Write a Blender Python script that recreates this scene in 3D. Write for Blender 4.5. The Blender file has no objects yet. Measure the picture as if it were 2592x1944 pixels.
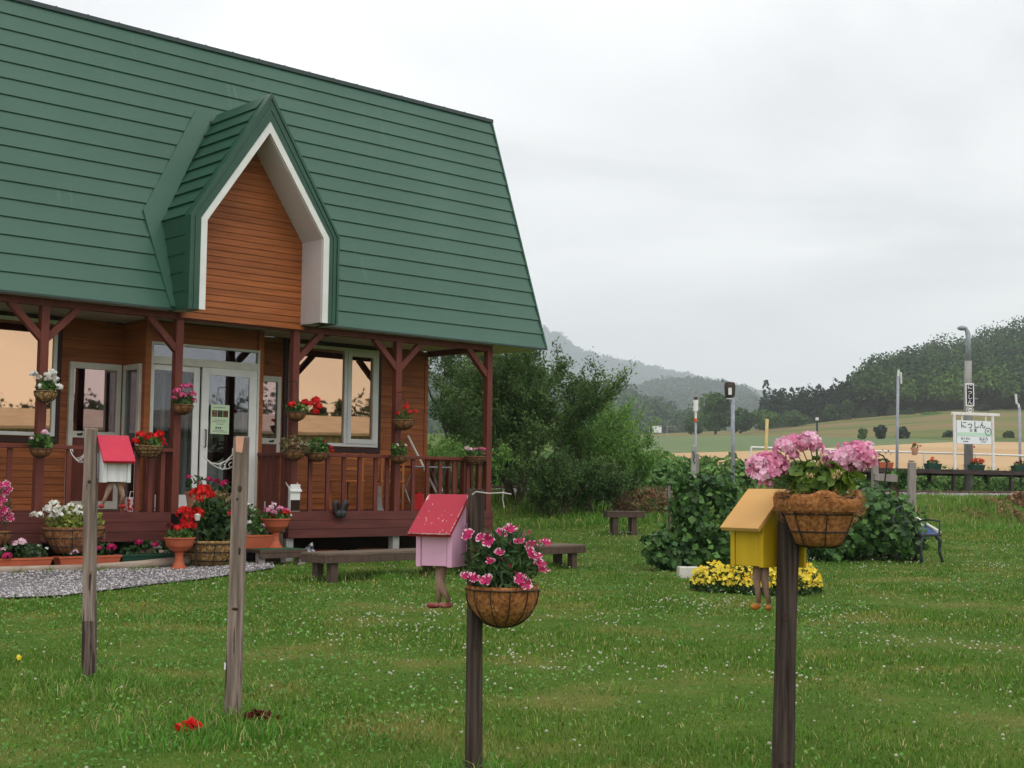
import bpy, math, random
import numpy as np
from mathutils import Vector, Matrix

random.seed(7)
rng = np.random.default_rng(7)
R = math.radians
S = bpy.context.scene
COL = S.collection

# ------------------------------------------------------------------ camera
EYE = 1.11
F_PX, PITCH, ROLL = 3383.3, R(4.397), R(0.627)
cam_d = bpy.data.cameras.new("camera")
cam = bpy.data.objects.new("camera", cam_d)
COL.objects.link(cam)
cam_d.sensor_width = 36.0
cam_d.lens = F_PX / 2592 * 36.0
cam_d.clip_start = 0.05
cam_d.clip_end = 20000
cam.matrix_world = (Matrix.Translation((0, 0, EYE)) @ Matrix.Rotation(math.pi / 2 + PITCH, 4, 'X')
                    @ Matrix.Rotation(ROLL, 4, 'Z'))
S.camera = cam

# ------------------------------------------------------------------ world, sun, exposure
SUN_EL, SUN_AZ = R(52), R(150)          # azimuth clockwise from +Y
w = bpy.data.worlds.new("World")
S.world = w
w.use_nodes = True
nt = w.node_tree
nt.nodes.clear()
N = nt.nodes.new
L = nt.links.new
out = N('ShaderNodeOutputWorld')
sky = N('ShaderNodeTexSky')
sky.sky_type = 'NISHITA'
sky.sun_disc = False
sky.sun_elevation = SUN_EL
sky.sun_rotation = SUN_AZ
bg1 = N('ShaderNodeBackground')
bg1.inputs[1].default_value = 0.10
L(sky.outputs[0], bg1.inputs[0])
tc = N('ShaderNodeTexCoord')
sep = N('ShaderNodeSeparateXYZ')
L(tc.outputs['Generated'], sep.inputs[0])
zc = N('ShaderNodeMath'); zc.operation = 'MAXIMUM'; zc.inputs[1].default_value = 0.0
L(sep.outputs[2], zc.inputs[0])
za = N('ShaderNodeMath'); za.operation = 'ADD'; za.inputs[1].default_value = 0.16
L(zc.outputs[0], za.inputs[0])
dx = N('ShaderNodeMath'); dx.operation = 'DIVIDE'
dy = N('ShaderNodeMath'); dy.operation = 'DIVIDE'
L(sep.outputs[0], dx.inputs[0]); L(za.outputs[0], dx.inputs[1])
L(sep.outputs[1], dy.inputs[0]); L(za.outputs[0], dy.inputs[1])
cmb = N('ShaderNodeCombineXYZ')
L(dx.outputs[0], cmb.inputs[0]); L(dy.outputs[0], cmb.inputs[1])
cn = N('ShaderNodeTexNoise')
cn.inputs['Scale'].default_value = 0.95
cn.inputs['Detail'].default_value = 6
cn.inputs['Roughness'].default_value = 0.5
cn.inputs['Distortion'].default_value = 0.4
L(cmb.outputs[0], cn.inputs['Vector'])
cr = N('ShaderNodeValToRGB')
e = cr.color_ramp.elements
e[0].position = 0.38; e[0].color = (0.70, 0.695, 0.70, 1)
e[1].position = 0.58; e[1].color = (0.97, 0.955, 0.95, 1)
L(cn.outputs['Fac'], cr.inputs[0])
bg2 = N('ShaderNodeBackground')
bg2.inputs[1].default_value = 1.36
# the cloud layer thins to a bright rim above the horizon
hzr = N('ShaderNodeMapRange')
hzr.interpolation_type = 'SMOOTHSTEP'
hzr.inputs['From Min'].default_value = 0.02
hzr.inputs['From Max'].default_value = 0.20
hzr.inputs['To Min'].default_value = 0.85
hzr.inputs['To Max'].default_value = 0.0
L(sep.outputs[2], hzr.inputs[0])
hm_ = N('ShaderNodeMix'); hm_.data_type = 'RGBA'
hm_.inputs['B'].default_value = (1.22, 1.17, 1.13, 1)
L(hzr.outputs[0], hm_.inputs['Factor']); L(cr.outputs[0], hm_.inputs['A'])
L(hm_.outputs['Result'], bg2.inputs[0])
mx = N('ShaderNodeMixShader')
mx.inputs[0].default_value = 0.94
L(bg1.outputs[0], mx.inputs[1]); L(bg2.outputs[0], mx.inputs[2])
L(mx.outputs[0], out.inputs['Surface'])

sun_d = bpy.data.lights.new("sun", 'SUN')
sun_d.energy = 0.9
sun_d.angle = R(25)
sun_d.color = (1.0, 0.96, 0.90)
sun = bpy.data.objects.new("sun", sun_d)
COL.objects.link(sun)
sd = Vector((math.sin(SUN_AZ) * math.cos(SUN_EL), math.cos(SUN_AZ) * math.cos(SUN_EL), math.sin(SUN_EL)))
sun.rotation_euler = (-sd).to_track_quat('-Z', 'Y').to_euler()
sun.location = (0, 0, 30)

S.view_settings.view_transform = 'Standard'
S.view_settings.look = 'None'
S.view_settings.exposure = 0.12
S.view_settings.gamma = 1.0
S.render.engine = 'CYCLES'
S.cycles.use_denoising = True
S.cycles.max_bounces = 8
S.cycles.diffuse_bounces = 3
S.cycles.transparent_max_bounces = 16
S.cycles.caustics_reflective = False
S.cycles.caustics_refractive = False
S.cycles.sample_clamp_indirect = 4


HAZE = 0.00030

# ------------------------------------------------------------------ helpers
def at(vx, vy, Y):
    """point at forward distance Y on the sight line of a measured photo position (2212 px wide survey)"""
    k = 2592 / 2212
    u = (vx * k - 1296) / F_PX
    v = (972 - vy * k) / F_PX
    u2 = u * math.cos(ROLL) - v * math.sin(ROLL)
    v2 = u * math.sin(ROLL) + v * math.cos(ROLL)
    r = Vector((u2, math.cos(PITCH) - v2 * math.sin(PITCH), math.sin(PITCH) + v2 * math.cos(PITCH)))
    r = r * (Y / r.y)
    return Vector((r.x, r.y, r.z + EYE))


def lin(c):
    c /= 255
    return c / 12.92 if c <= .04045 else ((c + .055) / 1.055) ** 2.4


def C(r, g, b, k=1.0):
    return (min(1, lin(r) * k), min(1, lin(g) * k), min(1, lin(b) * k), 1)


def tag(o, label=None, cat=None, group=None, kind=None):
    if label: o['label'] = label
    if cat: o['category'] = cat
    if group: o['group'] = group
    if kind: o['kind'] = kind
    return o


def thing(name, label, cat, loc=(0, 0, 0), rz=0, group=None):
    o = bpy.data.objects.new(name, None)
    o.empty_display_size = .1
    COL.objects.link(o)
    o.location = loc
    o.rotation_euler = (0, 0, rz)
    return tag(o, label, cat, group)


def pm(name, c1, c2=None, scale=5, rough=.65, metal=0, bump=0, bscale=40, island=0, stretch=(1, 1, 1),
       spec=.3, trans=0, straw=0, detail=4, lo=.35, hi=.65, c3=None, dark=None, world=False):
    """procedural material: two colours mixed by noise, per-island variation, optional bump, translucency, dark streaks"""
    m = bpy.data.materials.new(name)
    m.use_nodes = True
    t = m.node_tree
    n = t.nodes
    l = t.links
    p = n['Principled BSDF']
    p.inputs['Roughness'].default_value = rough
    p.inputs['Metallic'].default_value = metal
    p.inputs['Specular IOR Level'].default_value = spec
    co = n.new('ShaderNodeTexCoord')
    mp = n.new('ShaderNodeMapping')
    mp.inputs['Scale'].default_value = stretch
    if world:
        g0 = n.new('ShaderNodeNewGeometry')
        l.new(g0.outputs['Position'], mp.inputs[0])
    else:
        l.new(co.outputs['Object'], mp.inputs[0])
    no = n.new('ShaderNodeTexNoise')
    no.inputs['Scale'].default_value = scale
    no.inputs['Detail'].default_value = detail
    l.new(mp.outputs[0], no.inputs['Vector'])
    ra = n.new('ShaderNodeValToRGB')
    ra.color_ramp.elements[0].position = lo
    ra.color_ramp.elements[0].color = c1
    ra.color_ramp.elements[1].position = hi
    ra.color_ramp.elements[1].color = c2 or c1
    if c3:
        q = ra.color_ramp.elements.new((lo + hi) / 2)
        q.color = c3
    l.new(no.outputs['Fac'], ra.inputs[0])
    col = ra.outputs[0]
    if dark:
        # dark = (scale, threshold, colour, stretch): streaks, knots or stains
        mp2 = n.new('ShaderNodeMapping')
        mp2.inputs['Scale'].default_value = dark[3]
        l.new(co.outputs['Object'], mp2.inputs[0])
        n2 = n.new('ShaderNodeTexNoise')
        n2.inputs['Scale'].default_value = dark[0]
        n2.inputs['Detail'].default_value = 6
        l.new(mp2.outputs[0], n2.inputs['Vector'])
        r2 = n.new('ShaderNodeValToRGB')
        r2.color_ramp.elements[0].position = dark[1]
        r2.color_ramp.elements[0].color = (0, 0, 0, 1)
        r2.color_ramp.elements[1].position = dark[1] + .06
        r2.color_ramp.elements[1].color = (1, 1, 1, 1)
        l.new(n2.outputs['Fac'], r2.inputs[0])
        mi = n.new('ShaderNodeMix')
        mi.data_type = 'RGBA'
        l.new(r2.outputs[0], mi.inputs['Factor'])
        l.new(col, mi.inputs['A'])
        mi.inputs['B'].default_value = dark[2]
        col = mi.outputs['Result']
    if straw:
        # a share of the blades is dry and straw coloured
        g2 = n.new('ShaderNodeNewGeometry')
        fr = n.new('ShaderNodeMath'); fr.operation = 'MULTIPLY'; fr.inputs[1].default_value = 37.31
        fr2 = n.new('ShaderNodeMath'); fr2.operation = 'FRACT'
        lt = n.new('ShaderNodeMath'); lt.operation = 'LESS_THAN'; lt.inputs[1].default_value = straw
        l.new(g2.outputs['Random Per Island'], fr.inputs[0]); l.new(fr.outputs[0], fr2.inputs[0]); l.new(fr2.outputs[0], lt.inputs[0])
        mj = n.new('ShaderNodeMix'); mj.data_type = 'RGBA'
        l.new(lt.outputs[0], mj.inputs['Factor']); l.new(col, mj.inputs['A']); mj.inputs['B'].default_value = C(176, 168, 112)
        col = mj.outputs['Result']
    if island:
        g = n.new('ShaderNodeNewGeometry')
        mr = n.new('ShaderNodeMapRange')
        mr.inputs['To Min'].default_value = 1 - island
        mr.inputs['To Max'].default_value = 1 + island
        l.new(g.outputs['Random Per Island'], mr.inputs[0])
        hs = n.new('ShaderNodeHueSaturation')
        l.new(mr.outputs[0], hs.inputs['Value'])
        l.new(col, hs.inputs['Color'])
        col = hs.outputs[0]
    l.new(col, p.inputs['Base Color'])
    if bump:
        nb = n.new('ShaderNodeTexNoise')
        nb.inputs['Scale'].default_value = bscale
        nb.inputs['Detail'].default_value = 5
        l.new(mp.outputs[0], nb.inputs['Vector'])
        b = n.new('ShaderNodeBump')
        b.inputs['Strength'].default_value = bump
        b.inputs['Distance'].default_value = .2 / bscale
        l.new(nb.outputs['Fac'], b.inputs['Height'])
        l.new(b.outputs[0], p.inputs['Normal'])
    if trans:
        tr = n.new('ShaderNodeBsdfTranslucent')
        l.new(col, tr.inputs[0])
        ms = n.new('ShaderNodeMixShader')
        ms.inputs[0].default_value = trans
        l.new(p.outputs[0], ms.inputs[1])
        l.new(tr.outputs[0], ms.inputs[2])
        l.new(ms.outputs[0], n['Material Output'].inputs[0])
    return m


def fastmesh(name, V, F, m, parent=None, smooth=False, mi=None):
    V = np.ascontiguousarray(V, dtype=np.float32)
    F = np.ascontiguousarray(F, dtype=np.int32)
    me = bpy.data.meshes.new(name)
    me.vertices.add(len(V))
    me.vertices.foreach_set('co', V.ravel())
    k = F.shape[1]
    me.loops.add(F.size)
    me.loops.foreach_set('vertex_index', F.ravel())
    me.polygons.add(len(F))
    me.polygons.foreach_set('loop_start', np.arange(0, F.size, k, dtype=np.int32))
    if smooth:
        me.polygons.foreach_set('use_smooth', np.ones(len(F), dtype=bool))
    for q in (m if isinstance(m, (list, tuple)) else [m]):
        me.materials.append(q)
    if mi is not None:
        me.polygons.foreach_set('material_index', np.asarray(mi, dtype=np.int32))
    me.update(calc_edges=True)
    o = bpy.data.objects.new(name, me)
    COL.objects.link(o)
    if parent: o.parent = parent
    return o


class MB:
    """collects simple shapes into one mesh"""
    def __init__(s):
        s.v = []; s.f = []; s.mi = []; s.cur = 0

    def add(s, vs, fs):
        o = len(s.v)
        s.v += [tuple(v) for v in vs]
        s.f += [tuple(i + o for i in f) for f in fs]
        s.mi += [s.cur] * len(fs)
        return s

    def box(s, x0, x1, y0, y1, z0, z1):
        return s.add([(x0, y0, z0), (x1, y0, z0), (x1, y1, z0), (x0, y1, z0), (x0, y0, z1), (x1, y0, z1), (x1, y1, z1), (x0, y1, z1)],
                     [(0, 3, 2, 1), (4, 5, 6, 7), (0, 1, 5, 4), (1, 2, 6, 5), (2, 3, 7, 6), (3, 0, 4, 7)])

    def bar(s, p0, p1, w, h=None, up=(0, 0, 1), taper=1.0):
        p0 = Vector(p0); p1 = Vector(p1); h = h or w
        d = (p1 - p0).normalized()
        u = Vector(up)
        if abs(d.dot(u)) > .98: u = Vector((0, 1, 0))
        a = d.cross(u).normalized()
        b = a.cross(d).normalized()
        vs = []
        for p, k in ((p0, 1), (p1, taper)):
            for i, j in ((-1, -1), (1, -1), (1, 1), (-1, 1)):
                vs.append(p + a * (i * w / 2 * k) + b * (j * h / 2 * k))
        return s.add(vs, [(3, 2, 1, 0), (4, 5, 6, 7), (0, 1, 5, 4), (1, 2, 6, 5), (2, 3, 7, 6), (3, 0, 4, 7)])

    def tube(s, pts, r, n=8, cap=True):
        pts = [Vector(p) for p in pts]
        rs = r if isinstance(r, (list, tuple)) else [r] * len(pts)
        vs = []; fs = []
        prev = None
        for i, p in enumerate(pts):
            d = (pts[min(i + 1, len(pts) - 1)] - pts[max(i - 1, 0)])
            if d.length < 1e-9: d = Vector((0, 0, 1))
            d.normalize()
            if prev is None:
                a = d.cross(Vector((0, 0, 1)) if abs(d.z) < .9 else Vector((1, 0, 0))).normalized()
            else:
                a = (prev - d * prev.dot(d)).normalized()
            prev = a
            b = d.cross(a)
            for k in range(n):
                t = 2 * math.pi * k / n
                vs.append(p + (a * math.cos(t) + b * math.sin(t)) * rs[i])
        for i in range(len(pts) - 1):
            for k in range(n):
                k2 = (k + 1) % n
                fs.append((i * n + k, i * n + k2, (i + 1) * n + k2, (i + 1) * n + k))
        if cap:
            fs.append(tuple(range(n - 1, -1, -1)))
            fs.append(tuple((len(pts) - 1) * n + k for k in range(n)))
        return s.add(vs, fs)

    def lathe(s, prof, n=24, c=(0, 0, 0), wob=0):
        vs = []; fs = []
        for (r, z) in prof:
            for k in range(n):
                t = 2 * math.pi * k / n
                q = 1 + wob * math.sin(3 * t + z * 40) + wob * random.uniform(-1, 1)
                vs.append((c[0] + r * q * math.cos(t), c[1] + r * q * math.sin(t), c[2] + z))
        for i in range(len(prof) - 1):
            for k in range(n):
                k2 = (k + 1) % n
                fs.append((i * n + k, i * n + k2, (i + 1) * n + k2, (i + 1) * n + k))
        return s.add(vs, fs)

    def prism(s, poly, y0, y1, axis='y'):
        """poly of (x,z) extruded along y (or of (y,z) along x)"""
        n = len(poly)
        vs = []
        for q in (y0, y1):
            for (a, b) in poly:
                vs.append((a, q, b) if axis == 'y' else (q, a, b))
        fs = [tuple(range(n)), tuple(range(2 * n - 1, n - 1, -1))]
        for i in range(n):
            j = (i + 1) % n
            fs.append((i, i + n, j + n, j))
        return s.add(vs, fs)

    def ball(s, c, rx, ry=None, rz=None, n=10, m=7):
        ry = ry or rx; rz = rz or rx
        vs = []; fs = []
        for i in range(m + 1):
            ph = math.pi * i / m
            for k in range(n):
                t = 2 * math.pi * k / n
                vs.append((c[0] + rx * math.sin(ph) * math.cos(t), c[1] + ry * math.sin(ph) * math.sin(t), c[2] + rz * math.cos(ph)))
        for i in range(m):
            for k in range(n):
                k2 = (k + 1) % n
                fs.append((i * n + k, (i + 1) * n + k, (i + 1) * n + k2, i * n + k2))
        return s.add(vs, fs)

    def build(s, name, m, parent=None, smooth=False, bevel=0, loc=None):
        me = bpy.data.meshes.new(name)
        me.from_pydata(s.v, [], s.f)
        ms = m if isinstance(m, (list, tuple)) else [m]
        for q in ms: me.materials.append(q)
        if len(ms) > 1: me.polygons.foreach_set('material_index', s.mi)
        if smooth: me.polygons.foreach_set('use_smooth', [True] * len(s.f))
        me.validate()
        me.update()
        o = bpy.data.objects.new(name, me)
        COL.objects.link(o)
        if parent: o.parent = parent
        if loc is not None: o.location = loc
        if bevel:
            b = o.modifiers.new('bevel', 'BEVEL')
            b.width = bevel
            b.segments = 2
            b.limit_method = 'ANGLE'
        return o


def unit(a):
    return a / np.maximum(np.linalg.norm(a, axis=-1, keepdims=True), 1e-9)


def leaves(P, size, aspect=.6, D=None, dj=1.0, Nn=None, nj=1.0, fold=.12):
    """one folded leaf-shaped quad per point; D preferred direction, Nn preferred normal"""
    n = len(P)
    size = np.broadcast_to(np.asarray(size, float), (n,)) * rng.uniform(.7, 1.3, n)
    d = rng.normal(size=(n, 3)) * dj
    if D is not None: d = d + D
    d = unit(d)
    q = rng.normal(size=(n, 3)) * nj
    if Nn is not None: q = q + Nn
    sd_ = unit(np.cross(d, q))
    nn = np.cross(sd_, d)
    Lh = (size / 2)[:, None]
    Wh = (size * aspect / 2)[:, None]
    V = np.stack([P - d * Lh, P + sd_ * Wh + nn * fold * Lh - d * Lh * .1, P + d * Lh, P - sd_ * Wh + nn * fold * Lh - d * Lh * .1], 1).reshape(-1, 3)
    Fq = np.arange(n * 4).reshape(n, 4)
    return V, Fq


def join(parts):
    Vs = []; Fs = []; o = 0
    for V, Fq in parts:
        Vs.append(V); Fs.append(Fq + o); o += len(V)
    return np.concatenate(Vs), np.concatenate(Fs)


def blob(n, c, r, shell=.5):
    """random points in an ellipsoid, biased to the outside"""
    d = unit(rng.normal(size=(n, 3)))
    t = rng.uniform(shell, 1, (n, 1)) ** (1 / 2)
    return np.asarray(c) + d * t * np.asarray(r), d


def smooth01(a, b, x):
    t = np.clip((x - a) / (b - a), 0, 1)
    return t * t * (3 - 2 * t)


# ------------------------------------------------------------------ house frame and terrain shape
HX, HY, PSI = -5.7516, 16.3037, R(42.4911)
CP, SP = math.cos(PSI), math.sin(PSI)


def hw(a, d, z=0):
    """house coordinates (along facade, depth, height) to world"""
    return Vector((HX + a * CP - d * SP, HY + a * SP + d * CP, z))


TP = np.array([7.8, 42.0]); TT = np.array([.870, .4926]); TN = np.array([-.4926, .870])   # platform edge line


def tr(t, s, z):
    p = TP + TT * t + TN * s
    return Vector((p[0], p[1], z))


UC = (np.array([900, 1400, 1600, 1830, 2060, 2250, 2700.]) - 1106) / 2887
YR = np.array([50, 60, 110, 200, 280, 340, 420.])
PXT = np.array([[14, 14, 14, 14, 14, 14, 14],
                [25, 25, 28, 30, 32, 32, 32],
                [66, 66, 70, 74, 78, 80, 80],
                [95, 95, 100, 102, 104, 104, 104],
                [109, 109, 114, 125, 150, 152, 152],
                [112, 112, 118, 150, 171, 173, 175],
                [114, 114, 125, 158, 184, 192, 200.]])


def far_h(x, y):
    Y = np.clip(y, 50, 420)
    u = np.clip(x / np.maximum(y, 1), UC[0], UC[-1])
    ui = np.clip(np.searchsorted(UC, u) - 1, 0, len(UC) - 2)
    yi = np.clip(np.searchsorted(YR, Y) - 1, 0, len(YR) - 2)
    fu = (u - UC[ui]) / (UC[ui + 1] - UC[ui])
    fy = (Y - YR[yi]) / (YR[yi + 1] - YR[yi])
    a = PXT[yi, ui] * (1 - fu) + PXT[yi, ui + 1] * fu
    b = PXT[yi + 1, ui] * (1 - fu) + PXT[yi + 1, ui + 1] * fu
    return 1.0 + Y * (a * (1 - fy) + b * fy) / 2887


def H(x, y):
    x = np.asarray(x, float); y = np.asarray(y, float)
    s = (x - TP[0]) * TN[0] + (y - TP[1]) * TN[1]
    lawn = smooth01(20, 30, y) * (.12 + .38 * smooth01(11, 5, x))
    dl = -(x - HX) * SP + (y - HY) * CP
    al = (x - HX) * CP + (y - HY) * SP
    lawn = lawn + .05 * smooth01(-2.2, -.6, dl) * smooth01(12, 8, al) * (y > 8)
    lawn = lawn + .012 * np.sin(x * 1.9 + .6 * y) * np.sin(y * 1.3 - .4 * x)
    g = smooth01(18, 22, y)
    z = lawn + (.95 - lawn) * smooth01(-8, -4.6, s) * g
    z = z + .18 * np.sin(x * .9 + 1) * np.sin(x * 2.3 + y * .7) * smooth01(-8, -6.3, s) * smooth01(-4.4, -5.6, s) * g
    fb = smooth01(1.5, 8, s) * g
    return z * (1 - fb) + far_h(x, y) * fb


def hz(x, y):
    return float(H(np.array([x]), np.array([y]))[0])


# ------------------------------------------------------------------ materials
M = {}
M['ground'] = pm('lawn soil', C(72, 92, 36), C(98, 104, 52), scale=1.1, rough=.95, spec=.05, c3=C(76, 100, 38))
M['grass'] = pm('grass blades', C(82, 124, 36), C(140, 140, 68), scale=1.1, rough=.6, island=.45, straw=.10, trans=.3, spec=.2, c3=C(99, 130, 45), lo=.36, hi=.70, world=True)
M['grass2'] = pm('long grass', C(88, 142, 48), C(128, 150, 70), scale=.4, rough=.6, island=.4, straw=.1, trans=.35, spec=.2, lo=.4, hi=.7, world=True)
M['clover'] = pm('clover white', C(194, 194, 172), rough=.8, island=.15, trans=.2)
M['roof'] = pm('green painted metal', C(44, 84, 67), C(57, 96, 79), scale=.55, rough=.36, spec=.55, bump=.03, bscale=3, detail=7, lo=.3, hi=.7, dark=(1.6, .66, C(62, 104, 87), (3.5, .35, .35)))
M['roofd'] = pm('green metal darkened as shade', C(24, 68, 50), C(30, 76, 56), scale=2, rough=.34, spec=.5)  # darker copy of the roof green: dormer shade put into the colour
M['ridge'] = pm('dark ridge metal', C(40, 58, 56), rough=.4, spec=.5)
M['siding'] = pm('stained cedar siding', C(136, 74, 34), C(160, 92, 46), scale=3, rough=.6, island=.14, stretch=(.6, .6, 9), bump=.15, bscale=30, dark=(2.2, .66, C(76, 42, 24), (.5, .5, 1.4)))
M['gap'] = pm('dark brown and painted shade', C(46, 24, 14), rough=.9)
M['post'] = pm('red brown stained timber', C(98, 46, 36), C(112, 56, 44), scale=4, rough=.6, stretch=(4, 4, .6), bump=.1, bscale=30, island=.08, dark=(5, .68, C(70, 34, 28), (3, 3, .4)))
M['deck'] = pm('worn red brown deck boards', C(84, 42, 38), C(100, 52, 46), scale=4, rough=.65, stretch=(.5, 4, 4), bump=.12, island=.12, dark=(9, .72, C(140, 100, 90), (.4, 2, 2)))
M['soffit'] = pm('white soffit board', C(205, 196, 196), C(196, 188, 188), scale=2, rough=.8)
M['white'] = pm('white painted metal', C(226, 226, 222), C(216, 216, 212), scale=4, rough=.4, spec=.4)
M['cream'] = pm('old white aluminium', C(210, 206, 196), C(196, 192, 182), scale=5, rough=.45)
M['dtrim'] = pm('dark brown window trim', C(58, 36, 32), rough=.6)
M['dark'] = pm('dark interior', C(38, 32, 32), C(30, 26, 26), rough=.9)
M['concrete'] = pm('grey concrete', C(150, 150, 146), C(170, 168, 164), scale=6, rough=.9, bump=.15)
M['log'] = pm('pale peeled log', C(150, 132, 116), C(176, 160, 144), scale=5, rough=.85, stretch=(.6, 5, 5), bump=.2)
M['wpost'] = pm('weathered grey post', C(104, 90, 82), C(152, 136, 126), scale=7, rough=.9, stretch=(7, 7, .4), bump=.5, bscale=14, c3=C(128, 112, 103), dark=(7, .60, C(66, 52, 48), (6, 6, .45)))
M['wfoot'] = pm('damp stained post foot', C(78, 64, 58), C(124, 108, 100), scale=9, rough=.9, stretch=(7, 7, .4), bump=.5, bscale=14, dark=(7, .56, C(58, 46, 42), (6, 6, .45)))
M['dpost'] = pm('dark weathered post', C(50, 40, 36), C(88, 74, 66), scale=9, rough=.9, stretch=(8, 8, .35), bump=.5, bscale=16, lo=.4, hi=.7, dark=(6, .62, C(36, 26, 26), (5, 5, .3)))
M['gpost'] = pm('grey fence wood', C(138, 128, 124), C(158, 148, 142), scale=6, rough=.9, stretch=(6, 6, .5), bump=.3, bscale=14)
M['bench'] = pm('brown bench timber', C(76, 60, 52), C(92, 74, 64), scale=5, rough=.75, stretch=(4, 4, 1), bump=.15, island=.08)
M['benchtop'] = pm('worn bench top', C(112, 96, 82), C(96, 80, 70), scale=6, rough=.8, stretch=(.6, 5, 5), bump=.2)
M['coir'] = pm('coconut fibre', C(116, 70, 40), C(174, 120, 72), scale=75, rough=.95, bump=.8, bscale=60, c3=C(150, 96, 52))
M['coird'] = pm('old coconut fibre', C(104, 66, 42), C(150, 108, 70), scale=24, rough=.95, bump=.8, bscale=55, c3=C(126, 84, 54))
M['coirp'] = pm('pale mossy fibre', C(140, 112, 68), C(200, 168, 116), scale=30, rough=.95, bump=.8, bscale=55, c3=C(122, 92, 52))
M['fibre'] = pm('loose coconut fibre', C(150, 100, 58), C(196, 146, 96), scale=20, rough=.9, island=.2)
M['wire'] = pm('black wire', C(44, 36, 34), rough=.5)
M['iron'] = pm('white wrought iron', C(206, 200, 196), C(180, 172, 168), scale=20, rough=.6)
M['dark_iron'] = pm('dark cast iron', C(44, 46, 50), C(60, 62, 66), scale=12, rough=.6, bump=.1)
M['terra'] = pm('terracotta plastic', C(186, 98, 66), C(170, 84, 56), scale=5, rough=.6)
M['pink_pot'] = pm('beige terracotta', C(208, 152, 122), C(196, 140, 112), scale=5, rough=.7)
M['greenplas'] = pm('green plastic', C(38, 74, 58), C(30, 64, 50), scale=5, rough=.5)
M['soil'] = pm('potting soil', C(50, 38, 30), C(70, 52, 40), scale=30, rough=.95)
M['leaf'] = pm('geranium leaves', C(58, 92, 40), C(96, 132, 56), scale=9, rough=.55, island=.3, trans=.25, spec=.35)
M['leafd'] = pm('dark leaves', C(44, 70, 36), C(66, 96, 46), scale=9, rough=.55, island=.35, trans=.2, spec=.35)
M['leaflime'] = pm('lime petunia leaves', C(132, 150, 62), C(176, 182, 96), scale=9, rough=.6, island=.25, trans=.3)
M['leafdian'] = pm('narrow carnation leaves', C(52, 82, 46), C(86, 116, 66), scale=9, rough=.55, island=.35, trans=.2)
M['leafdry'] = pm('faded leaves', C(104, 100, 62), C(130, 112, 76), scale=9, rough=.7, island=.3, trans=.2)
M['vine'] = pm('vine leaves', C(46, 80, 40), C(86, 124, 58), scale=3.5, rough=.5, island=.45, trans=.25, spec=.4)
M['vinel'] = pm('pale vine leaves', C(74, 118, 50), C(116, 156, 74), scale=3, rough=.5, island=.3, trans=.35, spec=.4)  # paler copy of the vine leaf colour, for scattered outer leaves
M['stem'] = pm('green stem', C(90, 112, 60), rough=.7)
M['fred'] = pm('red petals', C(206, 22, 22), C(226, 40, 34), scale=20, rough=.6, island=.22, trans=.25)
M['fdred'] = pm('dark red petals', C(86, 14, 18), C(110, 22, 24), scale=20, rough=.6, island=.3, trans=.15)
M['fpink'] = pm('pink petals', C(232, 140, 180), C(244, 178, 206), scale=30, rough=.6, island=.16, trans=.3)
M['fpinkl'] = pm('light pink petals', C(240, 176, 206), C(250, 216, 230), scale=30, rough=.6, island=.16, trans=.3)
M['fpinkd'] = pm('deep pink petals', C(214, 78, 132), C(232, 120, 164), scale=30, rough=.6, island=.2, trans=.3)
M['fmag'] = pm('magenta petals', C(176, 20, 84), C(200, 40, 110), scale=30, rough=.6, island=.2, trans=.2)
M['fpale'] = pm('pale pink petals', C(238, 196, 210), C(246, 220, 228), scale=30, rough=.6, island=.1, trans=.3)
M['fwhite'] = pm('white petals', C(238, 236, 226), C(246, 244, 238), scale=30, rough=.6, island=.08, trans=.3)
M['forange'] = pm('orange petals', C(226, 84, 36), C(236, 112, 52), scale=30, rough=.6, island=.2, trans=.3)
M['fyellow'] = pm('yellow petals', C(238, 208, 44), C(246, 230, 96), scale=30, rough=.6, island=.12, trans=.3)
M['bark'] = pm('bark', C(74, 62, 52), C(98, 84, 70), scale=8, rough=.95, bump=.4, stretch=(3, 3, 1))


def glass_mat(name, tint, trans, rough=.015):
    m = bpy.data.materials.new(name)
    m.use_nodes = True
    n = m.node_tree.nodes
    l = m.node_tree.links
    p = n['Principled BSDF']
    no = n.new('ShaderNodeTexNoise')
    no.inputs['Scale'].default_value = .8
    b = n.new('ShaderNodeBump')
    b.inputs['Strength'].default_value = .04
    b.inputs['Distance'].default_value = .02
    l.new(no.outputs[0], b.inputs['Height'])
    p.inputs['Base Color'].default_value = tint
    p.inputs['Metallic'].default_value = 1
    p.inputs['Roughness'].default_value = rough
    l.new(b.outputs[0], p.inputs['Normal'])
    t = n.new('ShaderNodeBsdfTransparent')
    t.inputs[0].default_value = (.8, .82, .82, 1)
    ms = n.new('ShaderNodeMixShader')
    ms.inputs[0].default_value = trans
    l.new(p.outputs[0], ms.inputs[1])
    l.new(t.outputs[0], ms.inputs[2])
    l.new(ms.outputs[0], n['Material Output'].inputs[0])
    return m


M['bronze'] = glass_mat('bronze reflective glass', (.53, .345, .215, 1), .0)
M['glass'] = glass_mat('door glass', (.40, .42, .45, 1), .70)
M['dglass'] = glass_mat('dark door glass', (.30, .31, .33, 1), .84)
M['rose'] = glass_mat('rose tinted glass', (.42, .31, .29, 1), .25)

# ------------------------------------------------------------------ ground, gravel, fields
def axis(lo, hi, step, far_lo, far_hi, g=1.16):
    a = list(np.arange(lo, hi + step, step))
    s = step
    while a[-1] < far_hi:
        s *= g; a.append(a[-1] + s)
    s = step
    while a[0] > far_lo:
        s *= g; a.insert(0, a[0] - s)
    return np.array(a)


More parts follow.
